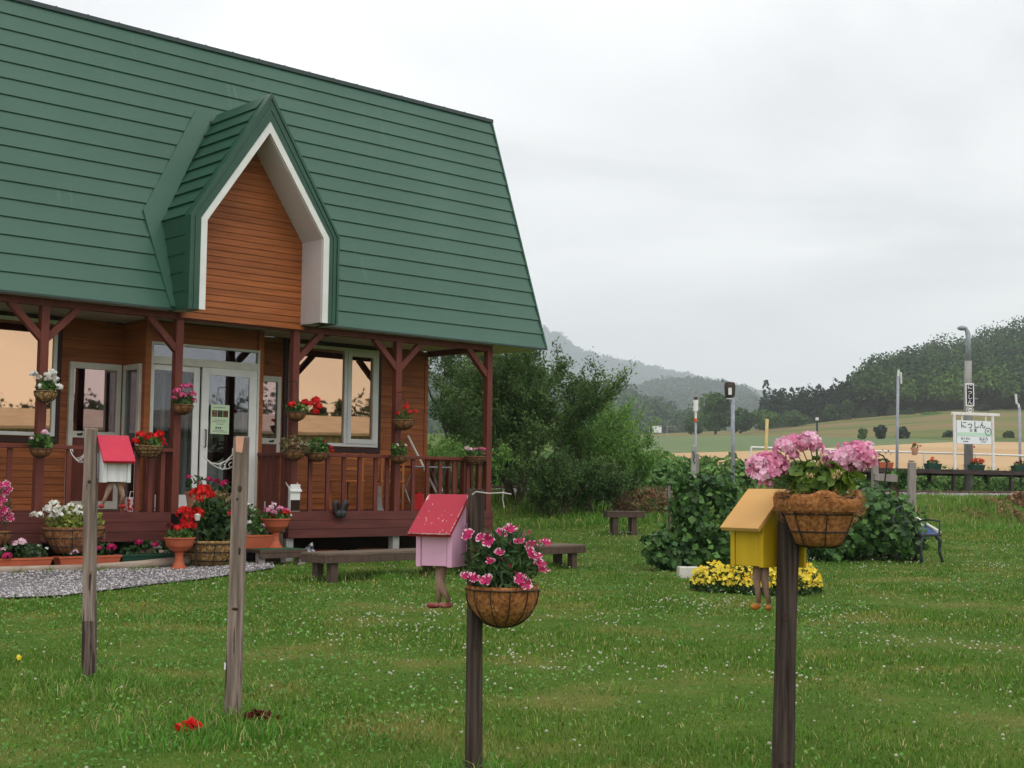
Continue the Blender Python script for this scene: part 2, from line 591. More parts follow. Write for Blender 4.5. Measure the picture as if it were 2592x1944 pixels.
def grid_mesh(name, X, Y, Z, m, smooth=True):
    ny, nx = X.shape
    V = np.stack([X, Y, Z], -1).reshape(-1, 3)
    i = np.arange(ny * nx).reshape(ny, nx)
    Fq = np.stack([i[:-1, :-1], i[:-1, 1:], i[1:, 1:], i[1:, :-1]], -1).reshape(-1, 4)
    return fastmesh(name, V, Fq, m, smooth=smooth)


xs = axis(-14, 32, .5, -2600, 2600)
ys = axis(-2, 60, .5, -300, 4700, 1.1)
GX, GY = np.meshgrid(xs, ys)
tag(grid_mesh('ground', GX, GY, H(GX, GY), M['ground']), kind='structure')

gpoly = [(-3.2, -.33), (.61, -.36), (1.65, -.40), (2.43, -.42), (2.9, -.62), (2.5, -1.35), (1.57, -1.8), (.96, -2.2), (-.36, -2.95), (-1.21, -3.4), (-1.9, -3.4), (-3.2, -3.2)]
M['gravel'] = pm('gravel bed', C(88, 84, 88), C(136, 132, 134), scale=55, rough=.95, bump=.6, bscale=50)
gv = MB()
pts = [hw(a, d) for a, d in gpoly]
cen = sum(pts, Vector()) / len(pts)
vs = []; fs = []
for ri in range(7):
    for p in pts:
        q = cen.lerp(p, ri / 6)
        vs.append((q.x, q.y, hz(q.x, q.y) + .018))
n_ = len(pts)
for ri in range(6):
    for k in range(n_):
        fs.append((ri * n_ + k, (ri + 1) * n_ + k, (ri + 1) * n_ + (k + 1) % n_, ri * n_ + (k + 1) % n_))
gv.add(vs, fs)
tag(gv.build('gravel_path', M['gravel']), kind='structure')


def in_gravel(x, y, grow=0.0):
    a = (x - HX) * CP + (y - HY) * SP
    d = -(x - HX) * SP + (y - HY) * CP
    ins = np.zeros(len(x), bool)
    ca = sum(p[0] for p in gpoly) / len(gpoly); cd = sum(p[1] for p in gpoly) / len(gpoly)
    k = 1 + grow
    P_ = [((p[0] - ca) * k + ca, (p[1] - cd) * k + cd) for p in gpoly]
    for i in range(len(P_)):
        x1, y1 = P_[i]; x2, y2 = P_[(i + 1) % len(P_)]
        c = ((y1 > d) != (y2 > d)) & (a < (x2 - x1) * (d - y1) / (y2 - y1 + 1e-12) + x1)
        ins ^= c
    return ins


# loose stones
n = 9000
qa = rng.uniform(-1.9, 2.9, n); qd = rng.uniform(-3.5, -.3, n)
px = HX + qa * CP - qd * SP; py = HY + qa * SP + qd * CP
keep = in_gravel(px, py, .02)
px, py = px[keep], py[keep]
n = len(px)
oct_ = np.array([(1, 0, 0), (0, 1, 0), (-1, 0, 0), (0, -1, 0), (0, 0, .6), (0, 0, -.6)])
of = np.array([(0, 1, 4), (1, 2, 4), (2, 3, 4), (3, 0, 4), (1, 0, 5), (2, 1, 5), (3, 2, 5), (0, 3, 5)])
sz = rng.uniform(.010, .026, n)
V = (oct_[None] * rng.uniform(.6, 1.3, (n, 6, 3)) * sz[:, None, None]) + np.stack([px, py, H(px, py) + .022], -1)[:, None]
Fq = (of[None] + (np.arange(n) * 6)[:, None, None]).reshape(-1, 3)
M['stone'] = pm('gravel stones', C(92, 88, 92), C(196, 190, 188), scale=60, rough=.9, island=.5, straw=.0)
o = fastmesh('gravel_stones', V.reshape(-1, 3), Fq, M['stone'])
tag(o, 'pale loose gravel stones scattered over the path before the porch', 'gravel', kind='stuff')

FV = np.array([1100, 1385, 1600, 1830, 2060, 2250, 2700.])
WF = np.interp  # field edges measured along sight lines
W_far = np.array([100, 107, 124, 155, 200, 205, 205.])
G_far = np.array([280, 280, 276, 231, 203, 205.1, 205.1])


def sheet(name, near, far, dz, m, nv=60, ny=24, v0=1250, v1=2600):
    vv = np.linspace(v0, v1, nv)
    u = (vv - 1106) / 2887
    t = np.linspace(0, 1, ny)[:, None]
    Y = near(vv)[None] * (1 - t) + far(vv)[None] * t
    X = u[None] * Y
    Z = H(X, Y) + dz
    Z[0] = H(X[0], Y[0]) - .05
    Z[-1] = H(X[-1], Y[-1]) - .05
    return tag(grid_mesh(name, X, Y, Z, m), kind='structure')


M['wheat'] = pm('ripe wheat', C(194, 164, 126), C(180, 150, 112), scale=.05, rough=.9, bump=.5, bscale=1.2, stretch=(1, .25, 1), spec=.05)
M['crop'] = pm('green crop', C(100, 118, 82), C(110, 124, 86), scale=.03, rough=.9, bump=.5, bscale=1.5, stretch=(1, .3, 1), spec=.05)
M['meadow'] = pm('rough meadow', C(92, 106, 62), C(134, 112, 86), scale=.06, rough=.95, bump=.6, bscale=.8, stretch=(.4, 1.3, 1), spec=.05, c3=C(118, 116, 72), lo=.36, hi=.62)
sheet('wheat_field', lambda v: np.full(len(v), 58.), lambda v: np.interp(v, FV, W_far), .45, M['wheat'])
sheet('green_field', lambda v: np.interp(v, FV, W_far) + .6, lambda v: np.maximum(np.interp(v, FV, G_far), np.interp(v, FV, W_far) + 1), .40, M['crop'], ny=30)
sheet('meadow', lambda v: np.maximum(np.interp(v, FV, G_far), np.interp(v, FV, W_far) + 1) + .6, lambda v: np.full(len(v), 430.), .5, M['meadow'], ny=40)

# ------------------------------------------------------------------ the house
house = thing('timber_house', 'brown timber house with steep green metal roof, pointed dormer and open front porch', 'house', (HX, HY, 0), PSI)
A0, A1 = -1.77, 7.23          # wall ends along the facade
WD, BD = 1.5, 6.0             # front and back wall depth
DZ, DB = .7315, .361          # deck top, fascia bottom
EZ, ED = 3.368, -.25          # eave
KZ, KD = 7.416, 1.173         # roof knee
RA0, RA1 = -2.863, 8.323
RZ, RD = 7.98, 3.75
DC, DF, DH = 2.76, -.60, 1.15         # dormer centre, front plane, half width outside
GR = .05                      # ground level at the house


def boards(mb, axis_, c0, c1, pos, z0, z1, t, face=.0875, seam=None):
    """lap boards on a vertical wall; axis_ 'a': runs along a at depth pos (front towards -d); 'd': along d at a=pos (front +a)"""
    z = z0
    while z < z1 - .004:
        zt = min(z + face, z1)
        lip = .010
        off = random.uniform(-.0015, .0015)
        segs = [(c0, c1)]
        if c1 - c0 > 2.2:
            cut = random.uniform(c0 + .6, c1 - .6)
            segs = [(c0, cut - .0015), (cut + .0015, c1)]
        for (q0, q1) in segs:
            if axis_ == 'a':
                y0 = pos - t - lip + off; y1 = pos - t + off
                vs = [(q0, y0, z), (q1, y0, z), (q1, y1, zt - .003), (q0, y1, zt - .003), (q0, pos, z), (q1, pos, z), (q1, pos, zt - .003), (q0, pos, zt - .003)]
            else:
                x0 = pos + t + lip + off; x1 = pos + t + off
                vs = [(x0, q0, z), (x0, q1, z), (x1, q1, zt - .003), (x1, q0, zt - .003), (pos, q0, z), (pos, q1, z), (pos, q1, zt - .003), (pos, q0, zt - .003)]
            mb.add(vs, [(0, 1, 2, 3), (4, 7, 6, 5), (0, 4, 5, 1), (3, 2, 6, 7), (0, 3, 7, 4), (1, 5, 6, 2)])
        z += face


# walls: dark backing core plus lap boards
VA0, VA1, VD = 1.80, 3.67, .85      # entrance bay
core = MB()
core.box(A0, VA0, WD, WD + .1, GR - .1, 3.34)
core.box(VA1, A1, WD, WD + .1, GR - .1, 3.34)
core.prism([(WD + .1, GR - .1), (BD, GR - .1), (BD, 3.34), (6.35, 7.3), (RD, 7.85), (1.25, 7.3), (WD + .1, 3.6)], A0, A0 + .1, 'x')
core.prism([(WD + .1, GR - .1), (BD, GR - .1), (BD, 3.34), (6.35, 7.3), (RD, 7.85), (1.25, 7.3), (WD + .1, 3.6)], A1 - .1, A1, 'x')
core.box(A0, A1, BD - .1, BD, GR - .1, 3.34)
wall = core.build('wall', M['gap'], house)  # left bare below the siding: its dark colour paints the under-deck shade
for args in (('a', A0, VA0, WD), ('a', VA1, A1, WD), ('d', WD + .0, BD, A1)):
    wb = MB()
    boards(wb, *args, .64, 3.34, .006)
    wb.build('siding', M['siding'], wall)
cb = MB()
cb.box(A1 - .045, A1 + .024, WD - .024, WD - .002, GR, 3.34)
cb.box(A1 + .004, A1 + .024, WD - .0, WD + .05, GR, 3.34)
cb.build('corner_board', M['siding'], wall)

# entrance bay (wind porch)
hb = MB()
boards(hb, 'a', VA0 + .09, VA1 - .09, VD + .05, 3.06, 3.34, .006)
hb.box(VA0 + .09, VA1 - .09, VD + .05, VD + .09, 3.055, 3.34)
hb.box(VA0 + .002, VA0 + .05, VD + .09, WD, 2.74, 3.34)
hb.box(VA1 - .05, VA1 - .002, VD + .09, WD, 2.74, 3.34)
bay = hb.build('entrance_bay', M['siding'], house)
for x in (VA0, VA1 - .09):
    vb = MB(); vb.box(x, x + .09, VD, VD + .09, DZ, 3.34)
    vb.build('corner_post', M['siding'], bay)
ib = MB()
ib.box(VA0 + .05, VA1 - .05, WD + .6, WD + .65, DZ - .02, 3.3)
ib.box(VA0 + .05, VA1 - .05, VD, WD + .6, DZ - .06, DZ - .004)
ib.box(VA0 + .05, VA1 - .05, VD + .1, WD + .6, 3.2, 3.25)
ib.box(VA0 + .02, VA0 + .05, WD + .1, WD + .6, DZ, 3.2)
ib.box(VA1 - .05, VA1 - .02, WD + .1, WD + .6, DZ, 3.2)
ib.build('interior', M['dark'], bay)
# inner white door frame seen through the glass
inn = MB()
for a in (1.95, 2.28, 2.62, 3.0, 3.12, 3.42):
    inn.box(a, a + .06, WD + .42, WD + .47, DZ, 2.78)
inn.box(1.9, 3.5, WD + .41, WD + .48, 2.72, 2.80)
inn.box(1.9, 3.5, WD + .41, WD + .48, DZ, DZ + .16)
inn.build('inner_door_frame', M['cream'], bay)


def frame_rect(mb, a0, a1, z0, z1, t, y0, y1):
    """picture-frame of four butted bars"""
    mb.box(a0, a0 + t, y0, y1, z0, z1)
    mb.box(a1 - t, a1, y0, y1, z0, z1)
    mb.box(a0 + t, a1 - t, y0, y1, z1 - t, z1)
    mb.box(a0 + t, a1 - t, y0, y1, z0, z0 + t)


def pane(a0, a1, z0, z1, y, m, parent, name='pane'):
    b = MB(); b.box(a0, a1, y, y + .008, z0, z1)
    return b.build(name, m, parent)


# big bronze windows, left and right of the door
def big_window(a0, sash_left):
    z0, z1 = 1.714, 3.278
    a1 = a0 + 1.70
    fr = MB()
    frame_rect(fr, a0, a1, z0, z1, .05, WD - .075, WD - .012)
    am = a0 + 1.055 if not sash_left else a0 + .645
    fr.box(am - .03, am + .03, WD - .078, WD - .014, z0 + .05, z1 - .05)
    wf = fr.build('window', M['white'], house, bevel=.004)
    sa = MB()
    s0, s1 = (am + .03, a1 - .05) if not sash_left else (a0 + .05, am - .03)
    frame_rect(sa, s0, s1, z0 + .05, z1 - .05, .075, WD - .092, WD - .02)
    sa.build('sash', M['white'], wf, bevel=.004)
    f0, f1 = (a0 + .05, am - .03) if not sash_left else (am + .03, a1 - .05)
    pane(f0, f1, z0 + .05, z1 - .05, WD - .045, M['bronze'], wf)
    pane(s0 + .075, s1 - .075, z0 + .125, z1 - .125, WD - .05, M['bronze'], wf)
    tm = MB()
    frame_rect(tm, a0 - .075, a1 + .075, z0 - .09, z1 + .06, .072, WD - .045, WD - .003)
    tm.build('window_trim', M['dtrim'], wf)


big_window(4.488, False)
big_window(-.89, True)


# glazed side doors on the main wall, either side of the bay
def side_door(a0, a1, handle_left):
    z0, z1 = DZ + .01, 2.74
    fr = MB()
    fr.box(a0, a0 + .065, WD - .07, WD - .012, z0, z1)
    fr.box(a1 - .065, a1, WD - .07, WD - .012, z0, z1)
    fr.box(a0 + .065, a1 - .065, WD - .07, WD - .012, z1 - .085, z1)
    fr.box(a0 + .065, a1 - .065, WD - .07, WD - .012, 1.712, 1.80)
    fr.box(a0 + .065, a1 - .065, WD - .07, WD - .012, z0, z0 + .11)
    d = fr.build('side_door', M['cream'], house, bevel=.003)
    pane(a0 + .065, a1 - .065, 1.80, z1 - .085, WD - .04, M['rose'], d)
    pb = MB()
    pb.box(a0 + .065, a1 - .065, WD - .05, WD - .02, z0 + .11, 1.712)
    pb.build('lower_panel', M['post'], d)
    hd = MB()
    hx = a0 + .16 if handle_left else a1 - .16
    hd.box(hx - .035, hx + .035, WD - .088, WD - .07, 1.742, 1.768)
    hd.tube([(hx - .02, WD - .095, 1.755), (hx + .03, WD - .105, 1.775)], .009, 6)
    hd.build('handle', M['wire'], d)


side_door(1.0, 1.745, True)
side_door(3.73, 4.352, False)

# side lights of the bay
for sx, inside in ((VA0 - .012, 1), (VA1 + .012, -1)):
    fr = MB()
    x0, x1 = sx - .03, sx + .03
    fr.box(x0, x1, VD + .09, VD + .15, DZ, 2.735)
    fr.box(x0, x1, WD - .12, WD - .08, DZ, 2.735)
    fr.box(x0, x1, VD + .15, WD - .12, 2.66, 2.735)
    fr.box(x0, x1, VD + .15, WD - .12, DZ, DZ + .16)
    sl = fr.build('side_light', M['cream'], house)
    b = MB(); b.box(sx - .004, sx + .004, VD + .15, WD - .12, DZ + .16, 2.66)
    b.build('pane', M['glass'], sl)

# entrance door
dr = MB()
D0, D1 = 1.885, 3.600
y0, y1 = VD - .012, VD + .05
dr.box(D0, D0 + .034, y0, y1, DZ, 3.045)
dr.box(D1 - .036, D1, y0, y1, DZ, 3.045)
dr.box(D0 + .034, D1 - .036, y0, y1, 3.008, 3.045)
dr.box(D0 + .034, D1 - .036, y0, y1, 2.742, 2.848)
dr.box(D0 + .034, D1 - .036, y0, y1 + .1, DZ - .02, DZ + .018)
door = dr.build('door', M['cream'], house, bevel=.003)
pane(D0 + .034, D1 - .036, 2.848, 3.008, VD + .02, M['glass'], door, 'transom_pane')
lf = MB()
lf.box(2.675, 2.785, VD - .002, VD + .03, DZ + .02, 2.742)
lf.box(3.440, 3.562, VD - .002, VD + .03, DZ + .02, 2.742)
lf.box(2.785, 3.440, VD - .002, VD + .03, 2.64, 2.742)
lf.box(2.785, 3.440, VD - .002, VD + .03, DZ + .02, .95)
leaf = lf.build('door_leaf', M['white'], door, bevel=.003)
pane(2.785, 3.440, .95, 2.64, VD + .012, M['glass'], leaf)
lf = MB()
lf.box(2.560, 2.660, VD + .036, VD + .066, DZ + .02, 2.742)
lf.box(D0 + .036, D0 + .075, VD + .036, VD + .066, DZ + .02, 2.742)
lf.box(D0 + .075, 2.560, VD + .036, VD + .066, 2.66, 2.742)
lf.box(D0 + .075, 2.560, VD + .036, VD + .066, DZ + .04, .95)
leaf = lf.build('door_leaf', M['white'], door, bevel=.003)
pane(D0 + .075, 2.560, .95, 2.66, VD + .05, M['dglass'], leaf)
hd = MB()
hd.tube([(2.735, VD - .012, 1.62), (2.735, VD - .04, 1.62), (2.735, VD - .04, 1.86), (2.735, VD - .012, 1.86)], .010, 6)
hd.build('handle', M['wire'], leaf)

# soffit, beams, posts
sf = MB()
for (q0, q1, q2) in ((RA0 + .03, DC - .9, ED + .03), (DC - .9, DC + .9, -.06), (DC + .9, RA1 - .03, ED + .03)):
    sf.box(q0, q1, q2, WD, 3.352, 3.366)
sf.build('soffit', M['soffit'], house)
bm = MB()
bm.box(-1.87, 7.33, -.05, .05, 3.262, 3.350)
bm.box(7.235, 7.325, .05, WD, 3.264, 3.350)
bm.box(-1.865, -1.775, .05, WD, 3.264, 3.350)
bm.build('eave_beam', M['post'], house, bevel=.004)
lampd = MB()
lampd.lathe([(.001, 3.352), (.07, 3.351), (.075, 3.335), (.05, 3.325), (.001, 3.325)], 16, (4.6, .65, 0))
lampd.build('ceiling_light', M['dtrim'], house)
PA = [-1.82, 0, 1.82, 3.64, 5.46, 7.28]
for i, a in enumerate(PA):
    b = MB()
    b.box(a - .0525, a + .0525, -.0525, .0525, DB if i in (0, 5) else DZ - .02, 3.262)
    po = b.build('post', M['post'], house, bevel=.006)
    for sg in (-1, 1):
        if (i == 0 and sg < 0) or (i == 5 and sg > 0): continue
        if (i == 2 and sg > 0) or (i == 3 and sg < 0): continue
        b = MB()
        b.bar((a + sg * .03, 0, 2.86), (a + sg * .44, 0, 3.275), .085, .085, up=(0, 1, 0))
        b.build('brace', M['post'], po, bevel=.004)

# deck
FD = -.1
for (a0, a1) in ((-1.87, 1.74), (3.537, 7.335)):
    for k in range(3):
        pass
dk = MB()
x = FD + .035
while x < WD - .02:
    for (a0, a1) in ((-1.86, 1.70), (3.575, 7.325)):
        dk.box(a0, a1, x, min(x + .135, WD - .02), DZ - .035, DZ)
    if x > .35:
        dk.box(1.705, 3.57, x, min(x + .135, VD - .02), DZ - .036, DZ - .001) if x < VD - .16 else None
    x += .14
deck = dk.build('deck', M['deck'], house)
for (a0, a1) in ((-1.87, 1.74), (3.537, 7.335)):
    fb = MB()
    hgt = (DZ - DB) / 3
    for k in range(3):
        fb.box(a0, a1, FD - .002 * (k % 2), FD + .033, DB + k * hgt + .003, DB + (k + 1) * hgt - .001)
    fb.box(a0, a0 + .034, FD + .034, .38, DB, DZ - .036)
    if a1 > 7:
        fb.box(a1 - .034, a1, FD + .034, WD, DB, DZ - .036)
    else:
        fb.box(a1 - .034, a1, FD + .034, .38, DB, DZ - .036)
    fb.build('deck_fascia', M['deck'], deck, bevel=.003)
for a in (-1.75, .0, 1.6, 3.60, 5.46, 7.2):
    b = MB()
    b.box(a - .06, a + .06, FD + .05, FD + .17, GR - .15, DB + .01)
    b.build('pier', M['concrete'], deck, bevel=.008)
ub = MB()
ub.box(1.74, 3.53, .36, .39, GR, DZ - .04)
ub.build('step_back', M['dark'], deck)

# railings
def railing(a0, a1, offs, d=0.0):
    b = MB()
    b.box(a0, a1, d - .055, d + .045, 1.512, 1.560)
    r = b.build('railing', M['post'], house, bevel=.005)
    for a in offs:
        q = MB()
        q.box(a - .031, a + .031, d - .020, d + .018, DZ, 1.512)
        q.build('baluster', M['post'], r, bevel=.003)
    return r


railing(-1.765, -.055, [-1.46, -1.1, -.74, -.36])
railing(.055, 1.765, [.38, .74, 1.10, 1.30, 1.48, 1.65])
railing(3.695, 5.405, [3.94, 4.24, 4.52, 4.80, 5.09, 5.30])
railing(5.515, 7.225, [5.79, 6.065, 6.32, 6.60, 6.88, 7.12])
for (a, d1) in ((1.82, VD), (3.64, VD), (7.28, WD - .03)):
    b = MB()
    b.box(a - .05, a + .05, .055, d1, 1.512, 1.560)
    r = b.build('railing', M['post'], house, bevel=.005)
    k = .16
    while k < d1 - .06:
        q = MB(); q.box(a - .02, a + .02, k, k + .095, DZ, 1.512)
        q.build('baluster', M['post'], r, bevel=.003)
        k += .19

# roof: stepped metal courses on the steep lower slope, plain shallow upper slope
SL = math.hypot(KD - ED, KZ - EZ)
SD, SU = (KD - ED) / SL, (KZ - EZ) / SL       # slope direction (depth, up)
ND, NU = -SU, SD                              # outward normal


def rp(s, off, mirror=False):
    d = ED + SD * s + ND * off
    z = EZ + SU * s + NU * off
    return (d if not mirror else 2 * RD - d, z)


NC = 17
def slope_profile(mirror=False):
    pr = [rp(0, -.02, mirror)]
    st = SL / NC
    for i in range(NC):
        s = i * st
        pr += [rp(s + .016, .002, mirror), rp(s - .007, .017, mirror), rp(s - .007, .021, mirror), rp(s + .12, .010, mirror), rp(s + st + .016, .001, mirror)][(1 if i == 0 else 0):]
    return pr


rf = MB()
for mir in (False, True):
    pr = slope_profile(mir)
    vs = []; fs = []
    for a in (RA0, RA1):
        vs += [(a, d, z) for d, z in pr]
    n_ = len(pr)
    cut = 0 if mir else 15          # the lowest three courses stop at the dormer
    for i in range(cut, n_ - 1):
        f = (i, i + n_, i + 1 + n_, i + 1)
        fs.append(f if not mir else f[::-1])
    rf.add(vs, fs)
    if cut:
        for (q0, q1) in ((RA0, DC - 1.0), (DC + 1.0, RA1)):
            vs = [(a, d, z) for a in (q0, q1) for d, z in pr[:cut + 1]]
            m_ = cut + 1
            rf.add(vs, [(i, i + m_, i + 1 + m_, i + 1) for i in range(cut)])
k0 = rp(SL, .004); k1 = rp(SL, .004, True)
for (p, q) in ((k0, (RD, RZ)), ((RD, RZ), k1)):
    rf.add([(RA0, p[0], p[1]), (RA1, p[0], p[1]), (RA1, q[0], q[1]), (RA0, q[0], q[1])], [(0, 1, 2, 3)])
roof = rf.build('roof', M['roof'], house)
# underside and gable closing
un = MB()
prof = [rp(0, -.02), rp(SL, -.03), (RD, RZ - .08), rp(SL, -.03, True), rp(0, -.02, True)]
prof.insert(1, rp(.80, -.024))
for i in range(5):
    p, q = prof[i], prof[i + 1]
    if i == 0:
        for (q0, q1) in ((RA0 + .004, DC - 1.0), (DC + 1.0, RA1 - .004)):
            un.add([(q0, p[0], p[1]), (q1, p[0], p[1]), (q1, q[0], q[1]), (q0, q[0], q[1])], [(3, 2, 1, 0)])
        continue
    un.add([(RA0 + .004, p[0], p[1]), (RA1 - .004, p[0], p[1]), (RA1 - .004, q[0], q[1]), (RA0 + .004, q[0], q[1])], [(3, 2, 1, 0)])
un.build('roof_lining', M['soffit'], roof)
for a in (RA0, RA1 - .03):
    vg = MB()
    for mir in (False, True):
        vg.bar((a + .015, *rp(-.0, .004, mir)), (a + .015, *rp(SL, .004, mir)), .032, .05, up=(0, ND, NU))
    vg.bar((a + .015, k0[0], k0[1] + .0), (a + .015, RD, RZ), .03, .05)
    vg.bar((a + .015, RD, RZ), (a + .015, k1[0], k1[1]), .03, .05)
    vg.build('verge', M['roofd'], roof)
kb = MB()
kb.bar((RA0 - .01, k0[0] - .012, k0[1] + .01), (RA1 + .01, k0[0] - .012, k0[1] + .01), .05, .06)
x = RA0 + .2
while x < RA1:
    kb.box(x, x + .02, k0[0] - .02, k0[0] + .01, k0[1] + .04, k0[1] + .055)
    x += .45
kb.build('knee_flashing', M['ridge'], roof)
for (q0, q1) in ((RA0, DC - 1.16), (DC + 1.16, RA1)):
    eg = MB(); eg.box(q0, q1, ED - .028, ED + .012, EZ - .026, EZ - .002)
    eg.build('eave_edge', M['ridge'], roof)

# dormer
ZK, ZA, ZB = 4.55, 6.36, 3.335        # shoulder, apex, bottom


def roof_depth(z):
    return ED + (z - EZ) / (KZ - EZ) * (KD - ED)


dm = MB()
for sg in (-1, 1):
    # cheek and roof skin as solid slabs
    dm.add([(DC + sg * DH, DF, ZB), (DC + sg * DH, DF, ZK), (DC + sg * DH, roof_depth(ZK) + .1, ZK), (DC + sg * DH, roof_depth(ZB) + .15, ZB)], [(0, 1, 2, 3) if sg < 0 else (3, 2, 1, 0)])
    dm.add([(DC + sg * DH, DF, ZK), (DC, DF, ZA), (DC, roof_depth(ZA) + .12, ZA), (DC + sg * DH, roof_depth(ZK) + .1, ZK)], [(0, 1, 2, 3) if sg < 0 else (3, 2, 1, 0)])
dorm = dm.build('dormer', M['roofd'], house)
# stepped courses on dormer roof slopes
for sg in (-1, 1):
    cs = MB()
    nst = 9
    for i in range(nst):
        t0 = i / nst; t1 = (i + 1) / nst
        e0 = Vector((DC + sg * DH * (1 - t0), 0, ZK + (ZA - ZK) * t0)); e1 = Vector((DC + sg * DH * (1 - t1), 0, ZK + (ZA - ZK) * t1))
        nrm = Vector((sg * (ZA - ZK), 0, DH)).normalized()
        p = [e0 + nrm * .004, e0 + nrm * .03, e1 + nrm * .006]
        vs = []
        for q in p:
            vs += [(q.x, DF + .11, q.z), (q.x, roof_depth(q.z) + .1, q.z)]
        cs.add(vs, [(0, 1, 3, 2), (2, 3, 5, 4), (0, 2, 4)] if sg < 0 else [(2, 3, 1, 0), (4, 5, 3, 2), (4, 2, 0)])
    for i in range(4):
        z0 = ZB + (ZK - ZB) * (i + 1) / 5
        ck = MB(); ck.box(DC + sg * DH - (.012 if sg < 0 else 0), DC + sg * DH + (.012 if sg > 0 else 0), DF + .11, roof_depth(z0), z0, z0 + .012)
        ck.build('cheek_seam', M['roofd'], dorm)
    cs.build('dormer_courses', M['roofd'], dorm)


def pent(hw_, za, zk, zb):
    return [(-hw_, zb), (-hw_, zk), (0, za), (hw_, zk), (hw_, zb)]


def pent_ring(mb, o, i, y0, y1):
    n = 5
    vs = []
    for y in (y0, y1):
        vs += [(DC + p[0], y, p[1]) for p in o] + [(DC + p[0], y, p[1]) for p in i]
    fs = []
    for k in range(4):
        fs += [(k, k + 1, n + k + 1, n + k), (2 * n + k, 3 * n + k, 3 * n + k + 1, 2 * n + k + 1),
               (k, 2 * n + k, 2 * n + k + 1, k + 1), (n + k, n + k + 1, 3 * n + k + 1, 3 * n + k)]
    fs += [(0, n, 3 * n, 2 * n), (4, 2 * n + 4, 3 * n + 4, n + 4)]
    mb.add(vs, fs)


OUT = pent(1.155, 6.372, 4.555, ZB)
WOUT = pent(1.00, 5.995, 4.53, ZB + .005)
WIN = pent(.905, 5.835, 4.512, ZB + .005)
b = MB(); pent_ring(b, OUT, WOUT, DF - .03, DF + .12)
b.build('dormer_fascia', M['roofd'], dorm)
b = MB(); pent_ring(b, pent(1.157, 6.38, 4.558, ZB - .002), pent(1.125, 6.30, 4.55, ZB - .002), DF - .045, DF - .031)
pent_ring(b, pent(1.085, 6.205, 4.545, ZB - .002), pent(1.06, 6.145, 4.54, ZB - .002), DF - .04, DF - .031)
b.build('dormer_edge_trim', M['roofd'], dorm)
b = MB(); pent_ring(b, WOUT, WIN, DF - .022, DF + .02)
b.build('white_trim', M['white'], dorm)
b = MB(); pent_ring(b, pent(.915, 5.85, 4.514, ZB + .012), pent(.900, 5.825, 4.511, ZB + .012), DF + .021, -.09)
b.build('reveal', M['soffit'], dorm)
# boarded panel
pb = MB()
z = 3.283
while z < 5.83:
    zt = min(z + .0875, 5.83)
    def hwid(zz):
        return .899 if zz <= 4.511 else .899 * (5.825 - zz) / (5.825 - 4.511)
    h0, h1 = hwid(z), max(hwid(zt), .002)
    if z < ZB: h0 = h1 = .965
    o_ = random.uniform(-.001, .001)
    pb.add([(DC - h0, -.104 + o_, z), (DC + h0, -.104 + o_, z), (DC + h1, -.094 + o_, zt - .003), (DC - h1, -.094 + o_, zt - .003),
            (DC - h0, -.07, z), (DC + h0, -.07, z), (DC + h1, -.07, zt - .003), (DC - h1, -.07, zt - .003)],
           [(0, 1, 2, 3), (4, 7, 6, 5), (0, 4, 5, 1), (3, 2, 6, 7), (0, 3, 7, 4), (1, 5, 6, 2)])
    z += .0875
pb.build('panel_boards', M['siding'], dorm)
b = MB(); b.prism([(DC + p[0], p[1]) for p in pent(.93, 5.86, 4.52, 3.30)], -.069, -.05)
b.build('panel_backing', M['gap'], dorm)
# valley flashings lying on the main roof
fl = MB()
def roofpt(a, z, off):
    s = (z - EZ) / SU
    d, zz = rp(s, off)
    return (a, d, zz)
for sg, wd in ((-1, .26), (1, .12)):
    P0 = [(DC + sg * .10, ZA - .05), (DC + sg * DH, ZK), (DC + sg * (DH - .0), ZB + .04)]
    P1 = [(DC + sg * (wd + .10), ZA - .02), (DC + sg * (DH + wd), ZK + .12), (DC + sg * (DH + (.06 if sg < 0 else .22)), ZB + .04)]
    vs = [roofpt(a, z, .046) for a, z in P0] + [roofpt(a, z, .046) for a, z in P1]
    vs += [roofpt(a, z, .01) for a, z in P1]
    f = [(0, 1, 4, 3), (1, 2, 5, 4), (3, 4, 7, 6), (4, 5, 8, 7)]
    fl.add(vs, [q[::-1] for q in f] if sg > 0 else f)
fl.build('valley_flashing', M['roof'], dorm)

# ------------------------------------------------------------------ hills and far trees
M['forest'] = pm('forest leaves', C(38, 62, 38), C(88, 120, 56), scale=.06, rough=.8, island=.4, trans=.1, spec=.1, lo=.3, hi=.7, c3=C(58, 82, 52), world=True)
M['conifer'] = pm('conifer needles', C(34, 48, 42), C(52, 68, 54), scale=.1, rough=.8, island=.35, trans=.05, spec=.1, world=True)
M['farwood'] = pm('far forest leaves', C(46, 62, 50), C(64, 82, 58), scale=.012, rough=.9, island=.15, spec=.05, world=True)
M['hill'] = pm('forest floor', C(36, 48, 34), C(48, 60, 40), scale=.03, rough=.95, spec=.05)
M['tree'] = pm('tree leaves', C(52, 80, 44), C(84, 116, 60), scale=.7, rough=.6, island=.4, trans=.25, spec=.25, world=True)
M['shrubl'] = pm('light shrub leaves', C(92, 136, 58), C(124, 160, 82), scale=1.2, rough=.6, island=.3, trans=.3, spec=.25, world=True)
M['bush'] = pm('thicket leaves', C(68, 106, 50), C(110, 146, 72), scale=.9, rough=.6, island=.35, trans=.25, spec=.25, world=True)


